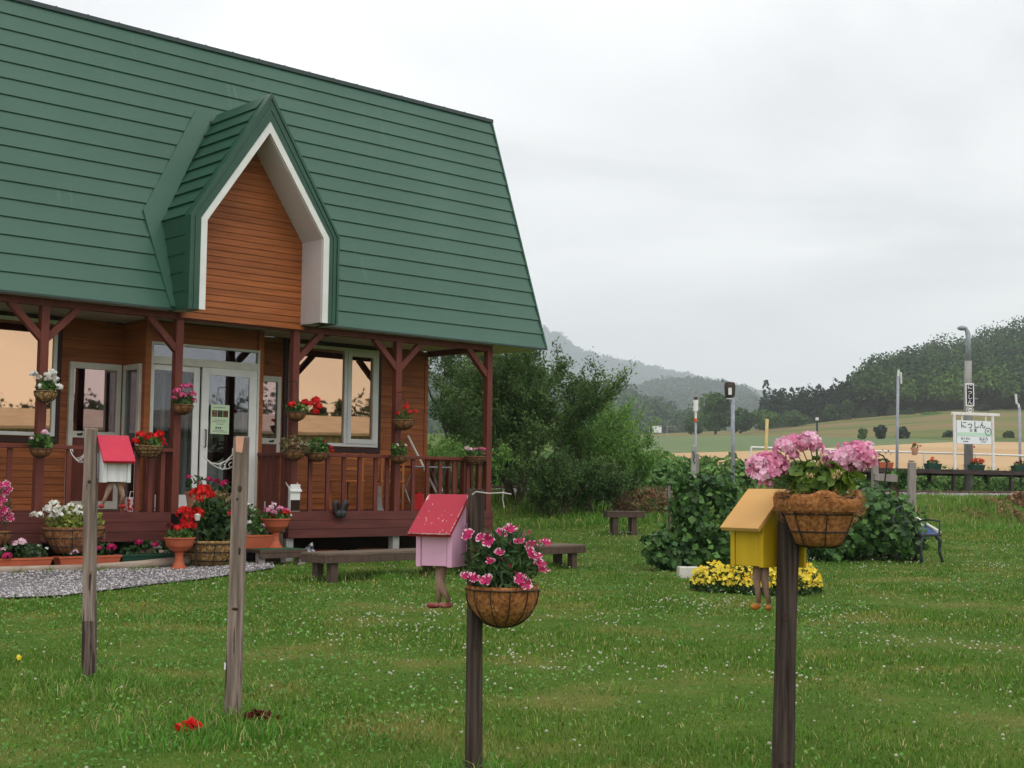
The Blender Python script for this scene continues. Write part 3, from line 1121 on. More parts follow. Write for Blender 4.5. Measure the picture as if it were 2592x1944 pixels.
def hill(name, sky_pts, base_pts, Y0, Y1, th, m, nr=14, v0=None, v1=None):
    """hillside rising from Y0 to a crest at Y1, falling away behind; returns a sampler of surface points"""
    sx = [p[0] for p in sky_pts]; sy = [p[1] for p in sky_pts]
    bx = [p[0] for p in base_pts]; by = [p[1] for p in base_pts]
    v0 = v0 if v0 is not None else sx[0]; v1 = v1 if v1 is not None else sx[-1]
    vv = np.linspace(v0, v1, 90)

    def surf(v, t):
        yb = np.interp(v, bx, by); ysk = np.interp(v, sx, sy)
        tt = np.minimum(t, 1.0)
        Y = Y0 + (Y1 - Y0) * t
        e = tt ** .85
        vy = yb + (ysk - yb) * e
        k = 2592 / 2212
        u = (v * k - 1296) / F_PX; w_ = (972 - vy * k) / F_PX
        u2 = u * math.cos(ROLL) - w_ * math.sin(ROLL); v2 = u * math.sin(ROLL) + w_ * math.cos(ROLL)
        ry = math.cos(PITCH) - v2 * math.sin(PITCH); rz = math.sin(PITCH) + v2 * math.cos(PITCH)
        X = u2 / ry * Y
        Z = EYE + rz / ry * (Y0 + (Y1 - Y0) * tt) - th * e
        Z = np.where(t > 1, Z - (t - 1) * (Y1 - Y0) * .25, Z)
        return X, Y, Z
    ts = np.concatenate([[-.03], np.linspace(0, 1, nr), [1.25, 1.8]])
    VV, TTs = np.meshgrid(vv, ts)
    X, Y, Z = surf(VV, np.maximum(TTs, 0))
    Z[0] -= 6 + .02 * Y0
    rgh = rng.normal(size=Z.shape) * th * .12
    rgh[0] = 0
    o = grid_mesh(name, X, Y, Z + rgh, m)
    tag(o, kind='structure')
    return surf, v0, v1


def crowns(name, pts, r, nq, leaf, m, tall=1.0, label=None, cone=False):
    """a wood: many uneven crowns of leaf clumps, one object"""
    n = len(pts)
    rr = r * rng.uniform(.65, 1.35, n)
    th = tall * rng.uniform(.8, 1.25, n)
    d = unit(rng.normal(size=(n, nq, 3)))
    d[..., 2] = np.abs(d[..., 2]) * 1.0 - .25
    rad = rng.uniform(.6, 1.0, (n, nq, 1))
    lob = 1 + .12 * np.sin(d[..., :1] * 7 + rng.uniform(0, 6, (n, 1, 1))) * np.sin(d[..., 1:2] * 6 + rng.uniform(0, 6, (n, 1, 1)))
    P = d * rad * lob
    if cone:
        z = rng.uniform(0, 1, (n, nq, 1)) ** 1.3
        ang = rng.uniform(0, 6.28, (n, nq, 1))
        q = (1 - z) ** .8 * rng.uniform(.5, 1.05, (n, nq, 1)) + .10
        P = np.concatenate([np.cos(ang) * q * .8, np.sin(ang) * q * .8, z * 2.1 - .3], -1)
    P = P * (rr[:, None, None] * np.stack([np.ones(n), np.ones(n), th], -1)[:, None, :]) + np.asarray(pts)[:, None, :]
    P[..., 2] += (rr * th * .8)[:, None]
    Pf = P.reshape(-1, 3)
    V, Fq = leaves(Pf, leaf, .75, Nn=d.reshape(-1, 3) * 1.4 + np.array([0, 0, .5]), nj=.6, fold=.1)
    o = fastmesh(name, V, Fq, m)
    if label: tag(o, label, 'forest', kind='stuff')
    return o


def scatter(surf, v0, v1, n, t0=0.0, t1=1.03, p=1.0):
    v = rng.uniform(v0, v1, n); t = t0 + (t1 - t0) * rng.uniform(0, 1, n) ** p
    X, Y, Z = surf(v, t)
    return np.stack([X, Y, Z], -1)


# far mountain
s_far = hill('mountain', [(500, 700), (700, 690), (900, 694), (1100, 700), (1170, 708), (1200, 716), (1225, 736), (1240, 748), (1300, 770), (1360, 780), (1420, 795), (1480, 808), (1540, 823), (1600, 835), (1650, 845), (1690, 853), (1730, 866), (1800, 880)],
             [(500, 900), (1800, 905)], 3000, 4400, 27, M['hill'])
crowns('mountain_forest', np.concatenate([scatter(*s_far, 3600), scatter(*s_far, 900, .93, 1.02)]), 16, 30, 11, M['farwood'], 1.0, 'hazy blue forest covering the far mountain below the cloud')
s_m2 = hill('wooded_hill', [(1250, 850), (1370, 838), (1430, 824), (1490, 818), (1540, 828), (1600, 840), (1650, 862), (1690, 893), (1720, 905)], [(1250, 930), (1720, 908)], 1500, 2000, 17, M['hill'])
crowns('hill_forest', np.concatenate([scatter(*s_m2, 1000), scatter(*s_m2, 250, .92, 1.02)]), 10, 55, 5.5, M['farwood'], 1.1, 'dark blue green wood on the low hill in the middle distance')
s_m1 = hill('wooded_hill', [(880, 800), (1000, 815), (1150, 826), (1280, 832), (1320, 828), (1360, 838), (1400, 858), (1440, 876), (1470, 898), (1500, 920), (1530, 944)], [(880, 950), (1530, 950)], 620, 900, 13, M['hill'])
crowns('hill_forest', np.concatenate([scatter(*s_m1, 700), scatter(*s_m1, 140, .92, 1.02)]), 7.5, 110, 2.6, M['forest'], 1.0, 'green broadleaf wood on the near slope behind the green field')
# right hill
SKY_R = [(1640, 905), (1665, 896), (1700, 876), (1750, 858), (1800, 842), (1860, 834), (1880, 812), (1905, 786), (1960, 762), (2050, 745), (2100, 735), (2160, 716), (2212, 702), (2300, 675), (2450, 650), (2700, 640)]
s_r = hill('wooded_hill', SKY_R, [(1640, 908), (1830, 900), (2000, 893), (2212, 893), (2700, 890)], 345, 500, 10.5, M['hill'])
P_ = scatter(*s_r, 900)
crowns('hill_forest', P_[(P_[:, 0] / P_[:, 1]) > .262], 6.4, 400, .95, M['forest'], 1.05, 'dense dark green wood covering the steep hill on the right')
P_ = np.concatenate([scatter(s_r[0], 1645, 1905, 560), scatter(s_r[0], 1650, 1900, 160, .9, 1.02), scatter(s_r[0], 1870, 2500, 60, .75, 1.02)])
crowns('conifer_stand', P_, 2.5, 110, .8, M['conifer'], 1.1, 'row of dark conifers along the foot and crest of the right hill', cone=True)


def tree_at(name, vx, vyb, vyt, Y, wpx, m, label, group=None, nq=1500, leaf=.7, cat='tree', cone=False, trunk=True):
    """a broad tree standing at distance Y, height and width taken from the survey"""
    b = at(vx, vyb, Y); t = at(vx, vyt, Y)
    zb = hz(b.x, b.y) - .1
    h = t.z - zb
    r = wpx / 2887 * Y / 2
    T = thing(name, label, cat, (b.x, b.y, zb), 0, group)
    lobes = []
    for i in range(9):
        a = random.uniform(0, 6.28); q = random.uniform(.2, .62) * r
        lobes.append((q * math.cos(a), q * math.sin(a), h * random.uniform(.38, .78), r * random.uniform(.38, .58), h * random.uniform(.16, .25)))
    lobes.append((0, 0, h * .78, r * .5, h * .22)); lobes.append((0, 0, h * .4, r * .8, h * .28))
    parts = []
    for (x, y, z, rr, rz_) in lobes:
        P, d = blob(nq // len(lobes), (x, y, z), (rr, rr, rz_), .45)
        parts.append(leaves(P, leaf, .7, Nn=d * 1.2 + np.array([0, 0, .5]), nj=.7))
    fastmesh('crown', *join(parts), m, T)
    if trunk:
        b_ = MB(); b_.tube([(0, 0, -.2), (.02 * h, 0, h * .3), (0, .02 * h, h * .75)], [h * .035, h * .025, h * .006], 8)
        for i in range(4):
            a = i * 1.57 + .4
            b_.tube([(0.01 * h, 0, h * (.25 + .06 * i)), (math.cos(a) * r * .55, math.sin(a) * r * .55, h * (.5 + .06 * i))], [h * .014, h * .004], 6)
        b_.build('trunk', M['bark'], T, smooth=True)
    return T


g = 'trees standing along the far edge of the green field'
tree_at('broadleaf_tree', 1545, 945, 848, 300, 92, M['forest'], 'tall round green tree at the far edge of the green field', g, 2600, .8)
tree_at('broadleaf_tree', 1500, 945, 895, 296, 48, M['forest'], 'small low tree just left of the tall round tree at the field edge', g, 1400, .8)
tree_at('broadleaf_tree', 1600, 942, 880, 312, 60, M['forest'], 'medium bushy tree just right of the tall round tree at the field edge', g, 1500, .8)
tree_at('broadleaf_tree', 1650, 922, 884, 326, 70, M['forest'], 'low wide tree right of the lamp mast at the top of the meadow', g, 1300, .8)
tree_at('broadleaf_tree', 1715, 912, 886, 335, 74, M['tree'], 'low light green tree below the dark conifers', g, 1300, .8)
tree_at('broadleaf_tree', 1830, 898, 862, 338, 34, M['forest'], 'slender young tree standing alone on top of the meadow bank', g, 1000, .7)
tree_at('broadleaf_tree', 1795, 898, 872, 345, 50, M['tree'], 'rounded light green tree left of the slender young tree', g, 1000, .7)
g = 'bushes scattered on the meadow bank'
tree_at('meadow_bush', 1903, 950, 918, 214, 27, M['conifer'], 'dark bush on the meadow bank left of the thin grey pole', g, 900, .5, 'bush', trunk=False)
tree_at('meadow_bush', 1952, 952, 922, 214, 32, M['conifer'], 'dark bush on the meadow bank right of the thin grey pole', g, 900, .5, 'bush', trunk=False)
tree_at('meadow_bush', 1862, 950, 924, 214, 22, M['forest'], 'pale small bush on the meadow bank, farthest left', g, 600, .5, 'bush', trunk=False)
tree_at('meadow_bush', 2010, 905, 890, 330, 60, M['bush'], 'wide low bush on the top edge of the meadow bank', g, 800, .5, 'bush', trunk=False)
tree_at('meadow_bush', 2050, 952, 930, 214, 24, M['forest'], 'small bush on the meadow bank left of the station name board', g, 500, .5, 'bush', trunk=False)
tree_at('meadow_bush', 2178, 952, 932, 214, 26, M['forest'], 'small bush on the meadow bank right of the station name board', g, 500, .5, 'bush', trunk=False)
tree_at('meadow_bush', 1965, 897, 880, 340, 30, M['forest'], 'small round bush at the top of the bank under the wooded hill', g, 500, .5, 'bush', trunk=False)
tree_at('meadow_bush', 2125, 902, 872, 338, 40, M['conifer'], 'dark round bush behind the top of the station name board', g, 700, .5, 'bush', trunk=False)

# road sign far away at the field edge
c0 = at(1418, 945, 265)
T = thing('road_sign', 'small white road sign on two poles across the green field', 'sign', (c0.x, c0.y, hz(c0.x, c0.y)))
b = MB(); b.box(-.9, 1.0, -.04, .04, 1.3, 2.6); b.build('sign_board', M['white'], T)
for x in (-1.35, 2.1):
    b = MB(); b.tube([(x, .0, -.3), (x, .0, 2.75)], .07, 6); b.build('pole', M['concrete'], T)
b = MB(); b.bar((-1.35, .06, 2.7), (1.1, .06, 2.7), .1); b.build('crossbar', M['concrete'], T)
b = MB(); b.bar((2.1, .06, 2.55), (3.7, .06, 2.65), .1); b.bar((3.6, .06, 2.6), (3.65, .06, 2.2), .1); b.build('bracket', M['concrete'], T)

# ------------------------------------------------------------------ railway
M['ballast'] = pm('track ballast', C(120, 112, 108), C(160, 154, 150), scale=9, rough=.95, bump=.5, bscale=9)
M['rail'] = pm('rusty rail', C(86, 66, 58), C(104, 82, 72), scale=5, rough=.7)
M['plat'] = pm('dark platform timber', C(56, 46, 44), C(76, 64, 60), scale=4, rough=.85, stretch=(.5, 4, 4), bump=.2)
M['wrail'] = pm('white painted rail', C(236, 232, 226), C(224, 218, 212), scale=6, rough=.5)
M['galv'] = pm('galvanised pole', C(142, 146, 154), C(160, 164, 170), scale=5, rough=.5, metal=.2)
M['cpole'] = pm('concrete pole', C(140, 140, 138), C(166, 164, 160), scale=2.5, rough=.9, stretch=(3, 3, .6), bump=.1)

bd = MB()
tl = np.linspace(-60, 70, 60)
vs = []; fs = []
for t in tl:
    for (s, z) in ((-4.4, .86), (-3.6, 1.0), (-3.2, 1.045), (-1.1, 1.045), (-.5, .98), (.3, .86)):
        p = tr(t, s, z + random.uniform(-.015, .015)); vs.append(tuple(p))
for i in range(len(tl) - 1):
    for k in range(5):
        fs.append((i * 6 + k, (i + 1) * 6 + k, (i + 1) * 6 + k + 1, i * 6 + k + 1))
bd.add(vs, fs)
tag(bd.build('track_bed', M['ballast']), kind='structure')
n = 14000
t_ = rng.uniform(-16, 20, n); s_ = rng.uniform(-4.2, -.6, n)
sz = rng.uniform(.018, .04, n)
pp = TP[None] + TT[None] * t_[:, None] + TN[None] * s_[:, None]
zz = np.interp(s_, [-4.4, -3.6, -3.2, -1.1, -.5], [.86, 1.0, 1.045, 1.045, .98])
V = (oct_[None] * rng.uniform(.6, 1.3, (n, 6, 3)) * sz[:, None, None]) + np.stack([pp[:, 0], pp[:, 1], zz + .01], -1)[:, None]
tag(fastmesh('ballast_stones', V.reshape(-1, 3), (of[None] + (np.arange(n) * 6)[:, None, None]).reshape(-1, 3), M['stone']),
    'grey ballast stones between and beside the rails', 'ballast', kind='stuff')
g = 'rails of the railway track'
for s, lab in ((-2.69, 'rusty rail of the track, the one nearer the garden'), (-1.62, 'rusty rail of the track, the one nearer the platform')):
    b = MB()
    for i in range(len(tl) - 1):
        p = tr(tl[i], s, 1.12); q = tr(tl[i + 1], s, 1.12)
        b.bar(p, q, .065, .04)
        b.bar(p - Vector((0, 0, .06)), q - Vector((0, 0, .06)), .02, .09)
        b.bar(p - Vector((0, 0, .105)), q - Vector((0, 0, .105)), .12, .02)
    tag(b.build('rail', M['rail']), lab, 'rail', g)

# platform
ANG = math.atan2(TT[1], TT[0])
PZ = 1.87
T = thing('platform', 'low dark timber railway platform on posts behind the track', 'platform', tuple(tr(0, 0, 0)), ANG)
b = MB()
for k in range(7):
    b.box(-.05, 30, k * .2, k * .2 + .19, PZ - .05, PZ)
b.build('deck', M['plat'], T)
b = MB(); b.box(-.05, 30, -.02, .06, PZ - .15, PZ - .052); b.build('front_beam', M['plat'], T)
b = MB(); b.box(-.05, 30, 1.3, 1.38, PZ - .2, PZ - .052); b.build('rear_beam', M['plat'], T)
for x in np.arange(.0, 29, 2.9):
    for y in (.1, 1.2):
        b = MB(); b.box(x, x + .10, y, y + .10, .7, PZ - .06); b.build('leg', M['plat'], T)
T2 = thing('guard_rail', 'long white pipe rail along the back of the platform', 'railing', tuple(tr(0, 1.2, 0)), ANG)
b = MB()
b.tube([(.65, 0, PZ + .60), (30, 0, PZ + .60)], .035, 8)
b.build('top_rail', M['wrail'], T2)
for x in np.arange(.65, 30, 2.6):
    b = MB(); b.tube([(x, 0, PZ - .03), (x, 0, PZ + .60)], .03, 8); b.build('upright', M['wrail'], T2)

# writing
def text_mesh(txt, size, name, m, parent, loc, rot=(math.pi / 2, 0, 0), sx=1.0, ext=.002):
    cu = bpy.data.curves.new(name, 'FONT')
    cu.body = txt
    cu.size = size
    cu.align_x = 'CENTER'
    cu.align_y = 'CENTER'
    cu.extrude = ext
    cu.offset = size * .012
    to = bpy.data.objects.new(name, cu)
    COL.objects.link(to)
    bpy.context.view_layer.update()
    me = bpy.data.meshes.new_from_object(to.evaluated_get(bpy.context.evaluated_depsgraph_get()))
    bpy.data.objects.remove(to)
    me.materials.clear()
    me.materials.append(m)
    o = bpy.data.objects.new(name, me)
    COL.objects.link(o)
    o.parent = parent
    o.location = loc
    o.rotation_euler = rot
    o.scale = (sx, 1, 1)
    return o


M['ink'] = pm('black lettering', C(30, 30, 34), rough=.6)
M['navy'] = pm('navy sign blue', C(34, 36, 56), rough=.5)
M['sign'] = pm('pale sign face', C(232, 236, 238), rough=.5)
M['signg'] = pm('pale green sign band', C(196, 226, 204), rough=.5)

# station name board
sb = at(2063, 1018, 46.0); se = at(2146, 1020, 46.6)
vec = Vector((se.x - sb.x, se.y - sb.y, 0)); Wd = vec.length
T = thing('station_name_board', 'white framed station name board standing on the platform', 'sign', (sb.x, sb.y, PZ), math.atan2(vec.y, vec.x))
htop = at(2063, 893, 46).z - PZ
for x in (0, Wd):
    b = MB(); b.tube([(x, 0, 0), (x, 0, htop - .04)], .05, 8); b.build('leg', M['wrail'], T)
b = MB(); b.box(-.1, Wd + .28, -.05, .05, htop - .05, htop + .05); b.build('top_bar', M['wrail'], T, bevel=.01)
bz0, bz1 = htop * .46, htop * .88
for x in (Wd * .2, Wd * .82):
    b = MB(); b.box(x - .02, x + .02, -.012, .012, bz1, htop - .05); b.build('hanger', M['wrail'], T)
b = MB(); b.box(.09, Wd - .09, -.03, .03, bz0, bz1)
brd = b.build('board', M['sign'], T, bevel=.005)
bh = bz1 - bz0
b = MB(); b.box(.10, Wd - .10, -.036, -.0305, bz0 + bh * .34, bz0 + bh * .5); b.build('green_band', M['signg'], brd)
text_mesh('にっしん', .27, 'lettering', M['ink'], brd, (Wd * .47, -.033, bz0 + bh * .80))
text_mesh('日  進', .12, 'lettering', M['ink'], brd, (Wd * .47, -.033, bz0 + bh * .58))
text_mesh('ほくせい', .10, 'lettering', M['ink'], brd, (Wd * .27, -.033, bz0 + bh * .22))
text_mesh('なよろ', .13, 'lettering', M['ink'], brd, (Wd * .74, -.033, bz0 + bh * .22))
text_mesh('HOKUSEI', .05, 'lettering', M['ink'], brd, (Wd * .27, -.033, bz0 + bh * .10))
text_mesh('NAYORO', .05, 'lettering', M['ink'], brd, (Wd * .74, -.033, bz0 + bh * .10))
b = MB()
b.tube([(Wd * .86 + .13 * math.cos(a), -.034, bz0 + bh * .55 + .13 * math.sin(a)) for a in np.linspace(0, 2 * math.pi, 17)], .012, 5, cap=False)
b.build('emblem_ring', M['ink'], brd)
text_mesh('H', .13, 'lettering', M['ink'], brd, (Wd * .86, -.033, bz0 + bh * .56))

# tall concrete pole with vertical name sign and curved lamp
pb_ = at(2093, 1062, 47.5); YP = pb_.y
zt = at(2093, 735, 47.5).z
T = thing('lamp_pole', 'tall concrete lamp pole with curved lamp arm behind the station name board', 'lamp pole', (pb_.x, pb_.y, .8))
b = MB(); b.tube([(0, 0, 0), (.02, 0, at(2095, 820, 47.5).z - .8), (.05, 0, at(2097, 780, 47.5).z - .8)], [.17, .135, .125], 14); b.build('pole', M['cpole'], T, smooth=True)
b = MB()
z1 = at(2097, 780, 47.5).z - .8
b.tube([(.05, 0, z1), (.06, 0, z1 + .7), (.05, 0, z1 + 1.0), (-.03, 0, z1 + 1.17), (-.14, 0, z1 + 1.21)], [.10, .095, .085, .07, .06], 12)
b.build('lamp_arm', M['galv'], T, smooth=True)
b = MB(); b.ball((-.16, 0, z1 + 1.18), .17, .13, .09, 14, 8); b.build('lamp_head', M['galv'], T, smooth=True)
b = MB()
for zz in (at(2095, 833, 47.5).z - .8, at(2094, 862, 47.5).z - .8):
    b.tube([(-.3, -.16, zz), (.34, -.16, zz)], .012, 6)
b.build('sign_band', M['galv'], T)
vz0 = at(2094, 877, 47.5).z - .8; vz1 = at(2095, 830, 47.5).z - .8
b = MB(); b.box(-.13, .17, -.20, -.165, vz0 - .02, vz1 + .02); sgn = b.build('name_sign', M['wrail'], T, bevel=.004)
b = MB(); b.box(-.09, .13, -.206, -.201, vz0 + .03, vz1 - .03); b.build('sign_face', M['navy'], sgn)
hh = (vz1 - vz0 - .06) / 4
for i, ch in enumerate('にっしん'):
    text_mesh(ch, hh * 1.02, 'lettering', M['wrail'], sgn, (.02, -.208, vz1 - .03 - hh * (i + .5)))
b = MB(); b.lathe([(.001, -.02), (.13, -.02), (.13, .02), (.001, .02)], 18); o = b.build('round_sign', M['wrail'], T)
o.rotation_euler = (math.pi / 2, 0, 0); o.location = (.02, -.19, vz0 - .16)
b = MB(); b.tube([(.02 + .10 * math.cos(a), -.213, vz0 - .16 + .10 * math.sin(a)) for a in np.linspace(0, 2 * math.pi, 17)], .012, 5, cap=False)
b.box(-.04, .08, -.214, -.2105, vz0 - .175, vz0 - .145)
b.build('emblem', M['ink'], T)

# other poles
def simple_pole(name, vx0, vy0, vx1, vy1, Y, r, m, label, cat='pole', group=None):
    p0 = at(vx0, vy0, Y); p1 = at(vx1, vy1, Y)
    z0 = hz(p0.x, p0.y) - .1
    T = thing(name, label, cat, (p0.x, p0.y, z0), 0, group)
    b = MB(); b.tube([(0, 0, 0), (p1.x - p0.x, 0, p1.z - z0)], r, 10); b.build('pole', m, T, smooth=True)
    return T, (p1.x - p0.x, p1.z - z0)


T, (qx, qz) = simple_pole('signal_lamp', 1583, 1030, 1583, 830, 40, .058, M['galv'], 'grey signal mast with a hooded lamp and side arm at the top', 'signal lamp')
b = MB(); b.bar((qx + .04, 0, qz - .02), (qx - .32, 0, qz + .12), .07); b.tube([(qx - .34, 0, qz + .14), (qx - .28, 0, qz + .10)], .06, 8); b.build('arm', M['galv'], T)
b = MB(); b.bar((qx - .25, 0, qz + .08), (qx - .23, 0, qz - .35), .05); b.build('hanger', M['galv'], T)
b = MB(); b.lathe([(.02, .12), (.15, .10), (.17, -.02), (.15, -.30), (.11, -.36), (.001, -.36)], 14, (qx - .09, 0, qz - .05)); b.build('lamp_hood', M['plat'], T, smooth=True)
b = MB(); b.lathe([(.001, -.37), (.10, -.37), (.10, -.40), (.001, -.40)], 14, (qx - .09, 0, qz - .05)); b.box(qx - .16, qx - .06, -.175, -.16, qz - .33, qz - .12); b.build('lamp_glass', M['white'], T)
T, (qx, qz) = simple_pole('striped_marker_pole', 1503, 1000, 1503, 905, 60, .05, M['galv'], 'thin marker pole with white top and orange bands left of the signal mast', 'marker pole')
z0 = at(1503, 888, 60).z - at(1503, 905, 60).z
b = MB(); b.tube([(qx, 0, qz), (qx, 0, qz + z0 + .0)], .055, 10); b.tube([(qx, 0, qz + z0), (qx, 0, qz + z0 + .5)], .11, 10); b.build('white_top', M['white'], T)
b = MB(); b.tube([(qx, 0, qz + z0 + .5), (qx, 0, qz + z0 + .62)], .08, 10); b.build('cap', M['plat'], T)
b = MB(); b.tube([(qx, 0, qz - .12), (qx, 0, qz + .02)], .085, 10); b.build('orange_band', M['forange'], T)
T, _ = simple_pole('bamboo_pole', 1651, 1000, 1657, 905, 41, .05, pm('bamboo', C(206, 182, 120), C(190, 160, 100), scale=6, rough=.6), 'pale bamboo pole standing behind the pink geraniums')
T, (qx, qz) = simple_pole('slender_pole', 1764, 1015, 1765, 908, 42, .035, pm('green pole paint', C(52, 72, 60), rough=.5), 'slender dark green pole with a white cap behind the geraniums')
b = MB(); b.tube([(qx, 0, qz), (qx, 0, qz + .09)], .05, 8); b.build('cap', M['white'], T)
T, (qx, qz) = simple_pole('slender_pole', 1936, 1018, 1940, 812, 43, .045, M['galv'], 'tall thin grey pole with small white fitting on top, left of the name board')
b = MB(); b.tube([(qx, 0, qz - .1), (qx + .02, 0, qz + .2)], .035, 8); b.tube([(qx + .1, 0, qz - .25), (qx + .09, 0, qz + .12)], .03, 8); b.build('fitting', M['white'], T)
T, (qx, qz) = simple_pole('slender_pole', 2204, 1018, 2202, 880, 50, .05, M['galv'], 'thin grey pole with bent white fitting at the right edge of the platform')
b = MB(); b.tube([(qx, 0, qz - .05), (qx - .04, 0, qz + .12), (qx - .1, 0, qz + .15), (qx - .13, 0, qz + .5)], .045, 8); b.build('fitting', M['white'], T)
# short concrete marker
p = at(1497, 1010, 36)
T = thing('concrete_marker', 'short leaning concrete marker post with dark scribbles above the vines', 'marker post', (p.x, p.y, hz(p.x, p.y) - .1))
b = MB(); b.bar((0, 0, 0), (.03, 0, at(1499, 962, 36).z - hz(p.x, p.y) + .1), .17, .15, taper=.7); b.build('post', M['concrete'], T, bevel=.02)
b = MB(); b.box(.10, .16, -.02, .1, 0, at(1499, 972, 36).z - hz(p.x, p.y)); b.build('side_post', M['gpost'], T)
zc_ = at(1499, 985, 36).z - hz(p.x, p.y)
b = MB(); b.tube([(-.03, -.085, zc_ + .22), (.0, -.085, zc_ + .2), (.03, -.085, zc_ + .1), (.0, -.085, zc_ - .02), (.05, -.088, zc_ - .1)], .012, 5); b.build('marking', M['ink'], T)

# ------------------------------------------------------------------ what the big windows mirror: a shed and trees right of the frame
T = thing('storage_shed', 'low white slatted shed with pale roof mirrored in the porch windows', 'shed', (31.0, 9.0, hz(31, 9)), R(248))
b = MB(); b.box(-13, 13, .06, 6, -.2, 3.3); b.build('wall', M['cream'], T)
b = MB()
x = -13.0
while x < 13: b.box(x, x + .16, .0, .055, .1, 3.25); x += .3
b.build('slats', M['white'], T)['kind'] = 'stuff'
M['tan'] = pm('pale sheet roof', C(214, 204, 190), C(198, 186, 172), scale=1.5, rough=.7)
b = MB(); b.prism([(-.5, 3.2), (6.5, 3.2), (6.5, 3.32), (3.0, 4.2), (-.5, 3.32)], -13.4, 13.4, 'x'); b.build('roof', M['tan'], T)
P_ = np.array([(rng.uniform(62, 76), y_, 0.0) for y_ in np.arange(-75, 58, .9)])
crowns('tree_belt_inner', P_ + np.array([1.5, 0, 0]), 2.7, 160, 1.1, M['forest'], 1.05, 'inner leaves of the tree belt right of the frame, mirrored in the windows')
crowns('tree_belt', np.concatenate([P_, P_ + np.array([6, .8, 0])]), 3.1, 800, .32, M['forest'], 1.1, 'belt of trees right of the frame, mirrored as a dark band in the windows')

# ------------------------------------------------------------------ garden plants: builders
def inst(base, n):
    return (base[None] + 0 * np.zeros((n, 1, 1)))


def flower_head(r, n, col, parent, loc, petal=.5, squash=.8, name='flower'):
    """a rounded head of many small petals"""
    d = unit(rng.normal(size=(n, 3)))
    d[:, 2] = np.where(d[:, 2] < -.35, -d[:, 2], d[:, 2])
    P = d * r * rng.uniform(.7, 1.0, (n, 1)) * np.array([1, 1, squash])
    V, Fq = leaves(P, r * petal, .9, D=np.cross(d, rng.normal(size=(n, 3))), dj=.2, Nn=d * 2, nj=.8, fold=.25)
    o = fastmesh(name, V, Fq, M[col], parent)
    o.location = loc
    return o


def umbel(r, nfl, col, parent, loc, squash=.85, name='flower'):
    """close-up geranium head: five-petalled florets over a dome"""
    d = unit(rng.normal(size=(nfl * 3, 3)))
    d = d[d[:, 2] > -.45][:nfl]
    parts = []
    pr = r * .42
    for v in d:
        n_ = unit(v + rng.normal(size=3) * .25)
        a = unit(np.cross(n_, rng.normal(size=3)))
        b = np.cross(n_, a)
        c = v * r * rng.uniform(.82, 1.02) * np.array([1, 1, squash])
        th0 = rng.uniform(0, 6.28)
        for k in range(5):
            th = th0 + k * 1.2566
            q = math.cos(th) * a + math.sin(th) * b
            s_ = np.cross(n_, q)
            up = n_ * pr * rng.uniform(.15, .5)
            w_ = pr * .40
            V = np.array([c, c + q * pr * .55 - s_ * w_ + up * .6, c + q * pr * .95 - s_ * w_ * .75 + up, c + q * pr * 1.0 + s_ * w_ * .75 + up * .9, c + q * pr * .55 + s_ * w_ + up * .6])
            parts.append((V, np.array([[0, 1, 4, 4], [1, 2, 3, 4]])))
    Vs, Fs = join(parts)
    Fs = np.concatenate([Fs[:, [0, 1, 2]], Fs[1::2][:, [0, 2, 3]]]) if False else Fs
    tri = np.concatenate([Fs[0::2][:, :3], Fs[1::2][:, [0, 1, 2]], Fs[1::2][:, [0, 2, 3]]])
    o = fastmesh(name, Vs, tri, M[col], parent)
    o.location = loc
    return o


def dianthus(r, parent, loc, nrm, name='flower'):
    """flat fringed flower: pale ragged rim, magenta centre"""
    n_ = unit(np.asarray(nrm, float))
    a = unit(np.cross(n_, [.3, .9, .2])); b = np.cross(n_, a)
    V = []; F3 = []; mi = []
    ph = random.uniform(0, 6.28)
    for k in range(5):
        # five overlapping ragged petals, each cupped and tilted its own way
        th = ph + k * 1.2566 + random.uniform(-.12, .12)
        cup = random.uniform(.1, .55); tw = random.uniform(-.2, .2); ln = random.uniform(.85, 1.1)
        o_ = len(V)
        q0 = math.cos(th) * a + math.sin(th) * b; s0 = np.cross(n_, q0)
        V.append(np.zeros(3))
        m_ = 6
        for ring_, rad in ((0, .58), (1, .80), (2, 1.0)):
            for i in range(m_ + 1):
                f = (i / m_ - .5) * 2
                jag = (random.uniform(.80, 1.06) if ring_ == 2 else 1) * (1 - .12 * f * f)
                ang = f * (.62 if ring_ else .55)
                V.append((q0 * math.cos(ang) + s0 * math.sin(ang)) * r * rad * ln * jag + n_ * r * (cup * rad ** 2 + tw * f * rad))
        for i in range(m_):
            A_ = o_ + 1 + i; B_ = A_ + m_ + 1; C_ = B_ + m_ + 1
            F3 += [(o_, A_, A_ + 1), (A_, B_, B_ + 1), (A_, B_ + 1, A_ + 1), (B_, C_, C_ + 1), (B_, C_ + 1, B_ + 1)]
            w1 = 1 if random.random() < .14 else 0; w2 = 1 if random.random() < .58 else 0
            mi += [0, w1, w1, w2, w2]
    o = fastmesh(name, np.array(V), np.array(F3), [M['fmag'], M['fpale']], parent, mi=mi)
    o.location = loc
    return o


def foliage(parent, n, c, r, leaf, m, aspect=.8, up=.6, shell=.3, name='foliage', flat=1.0, D=None):
    P, d = blob(n, c, r, shell)
    V, Fq = leaves(P, leaf, aspect, D=D if D is not None else d * .7 + np.array([0, 0, up]), dj=.7, Nn=d + np.array([0, 0, flat]), nj=.6, fold=.18)
    return fastmesh(name, V, Fq, M[m] if isinstance(m, str) else m, parent)


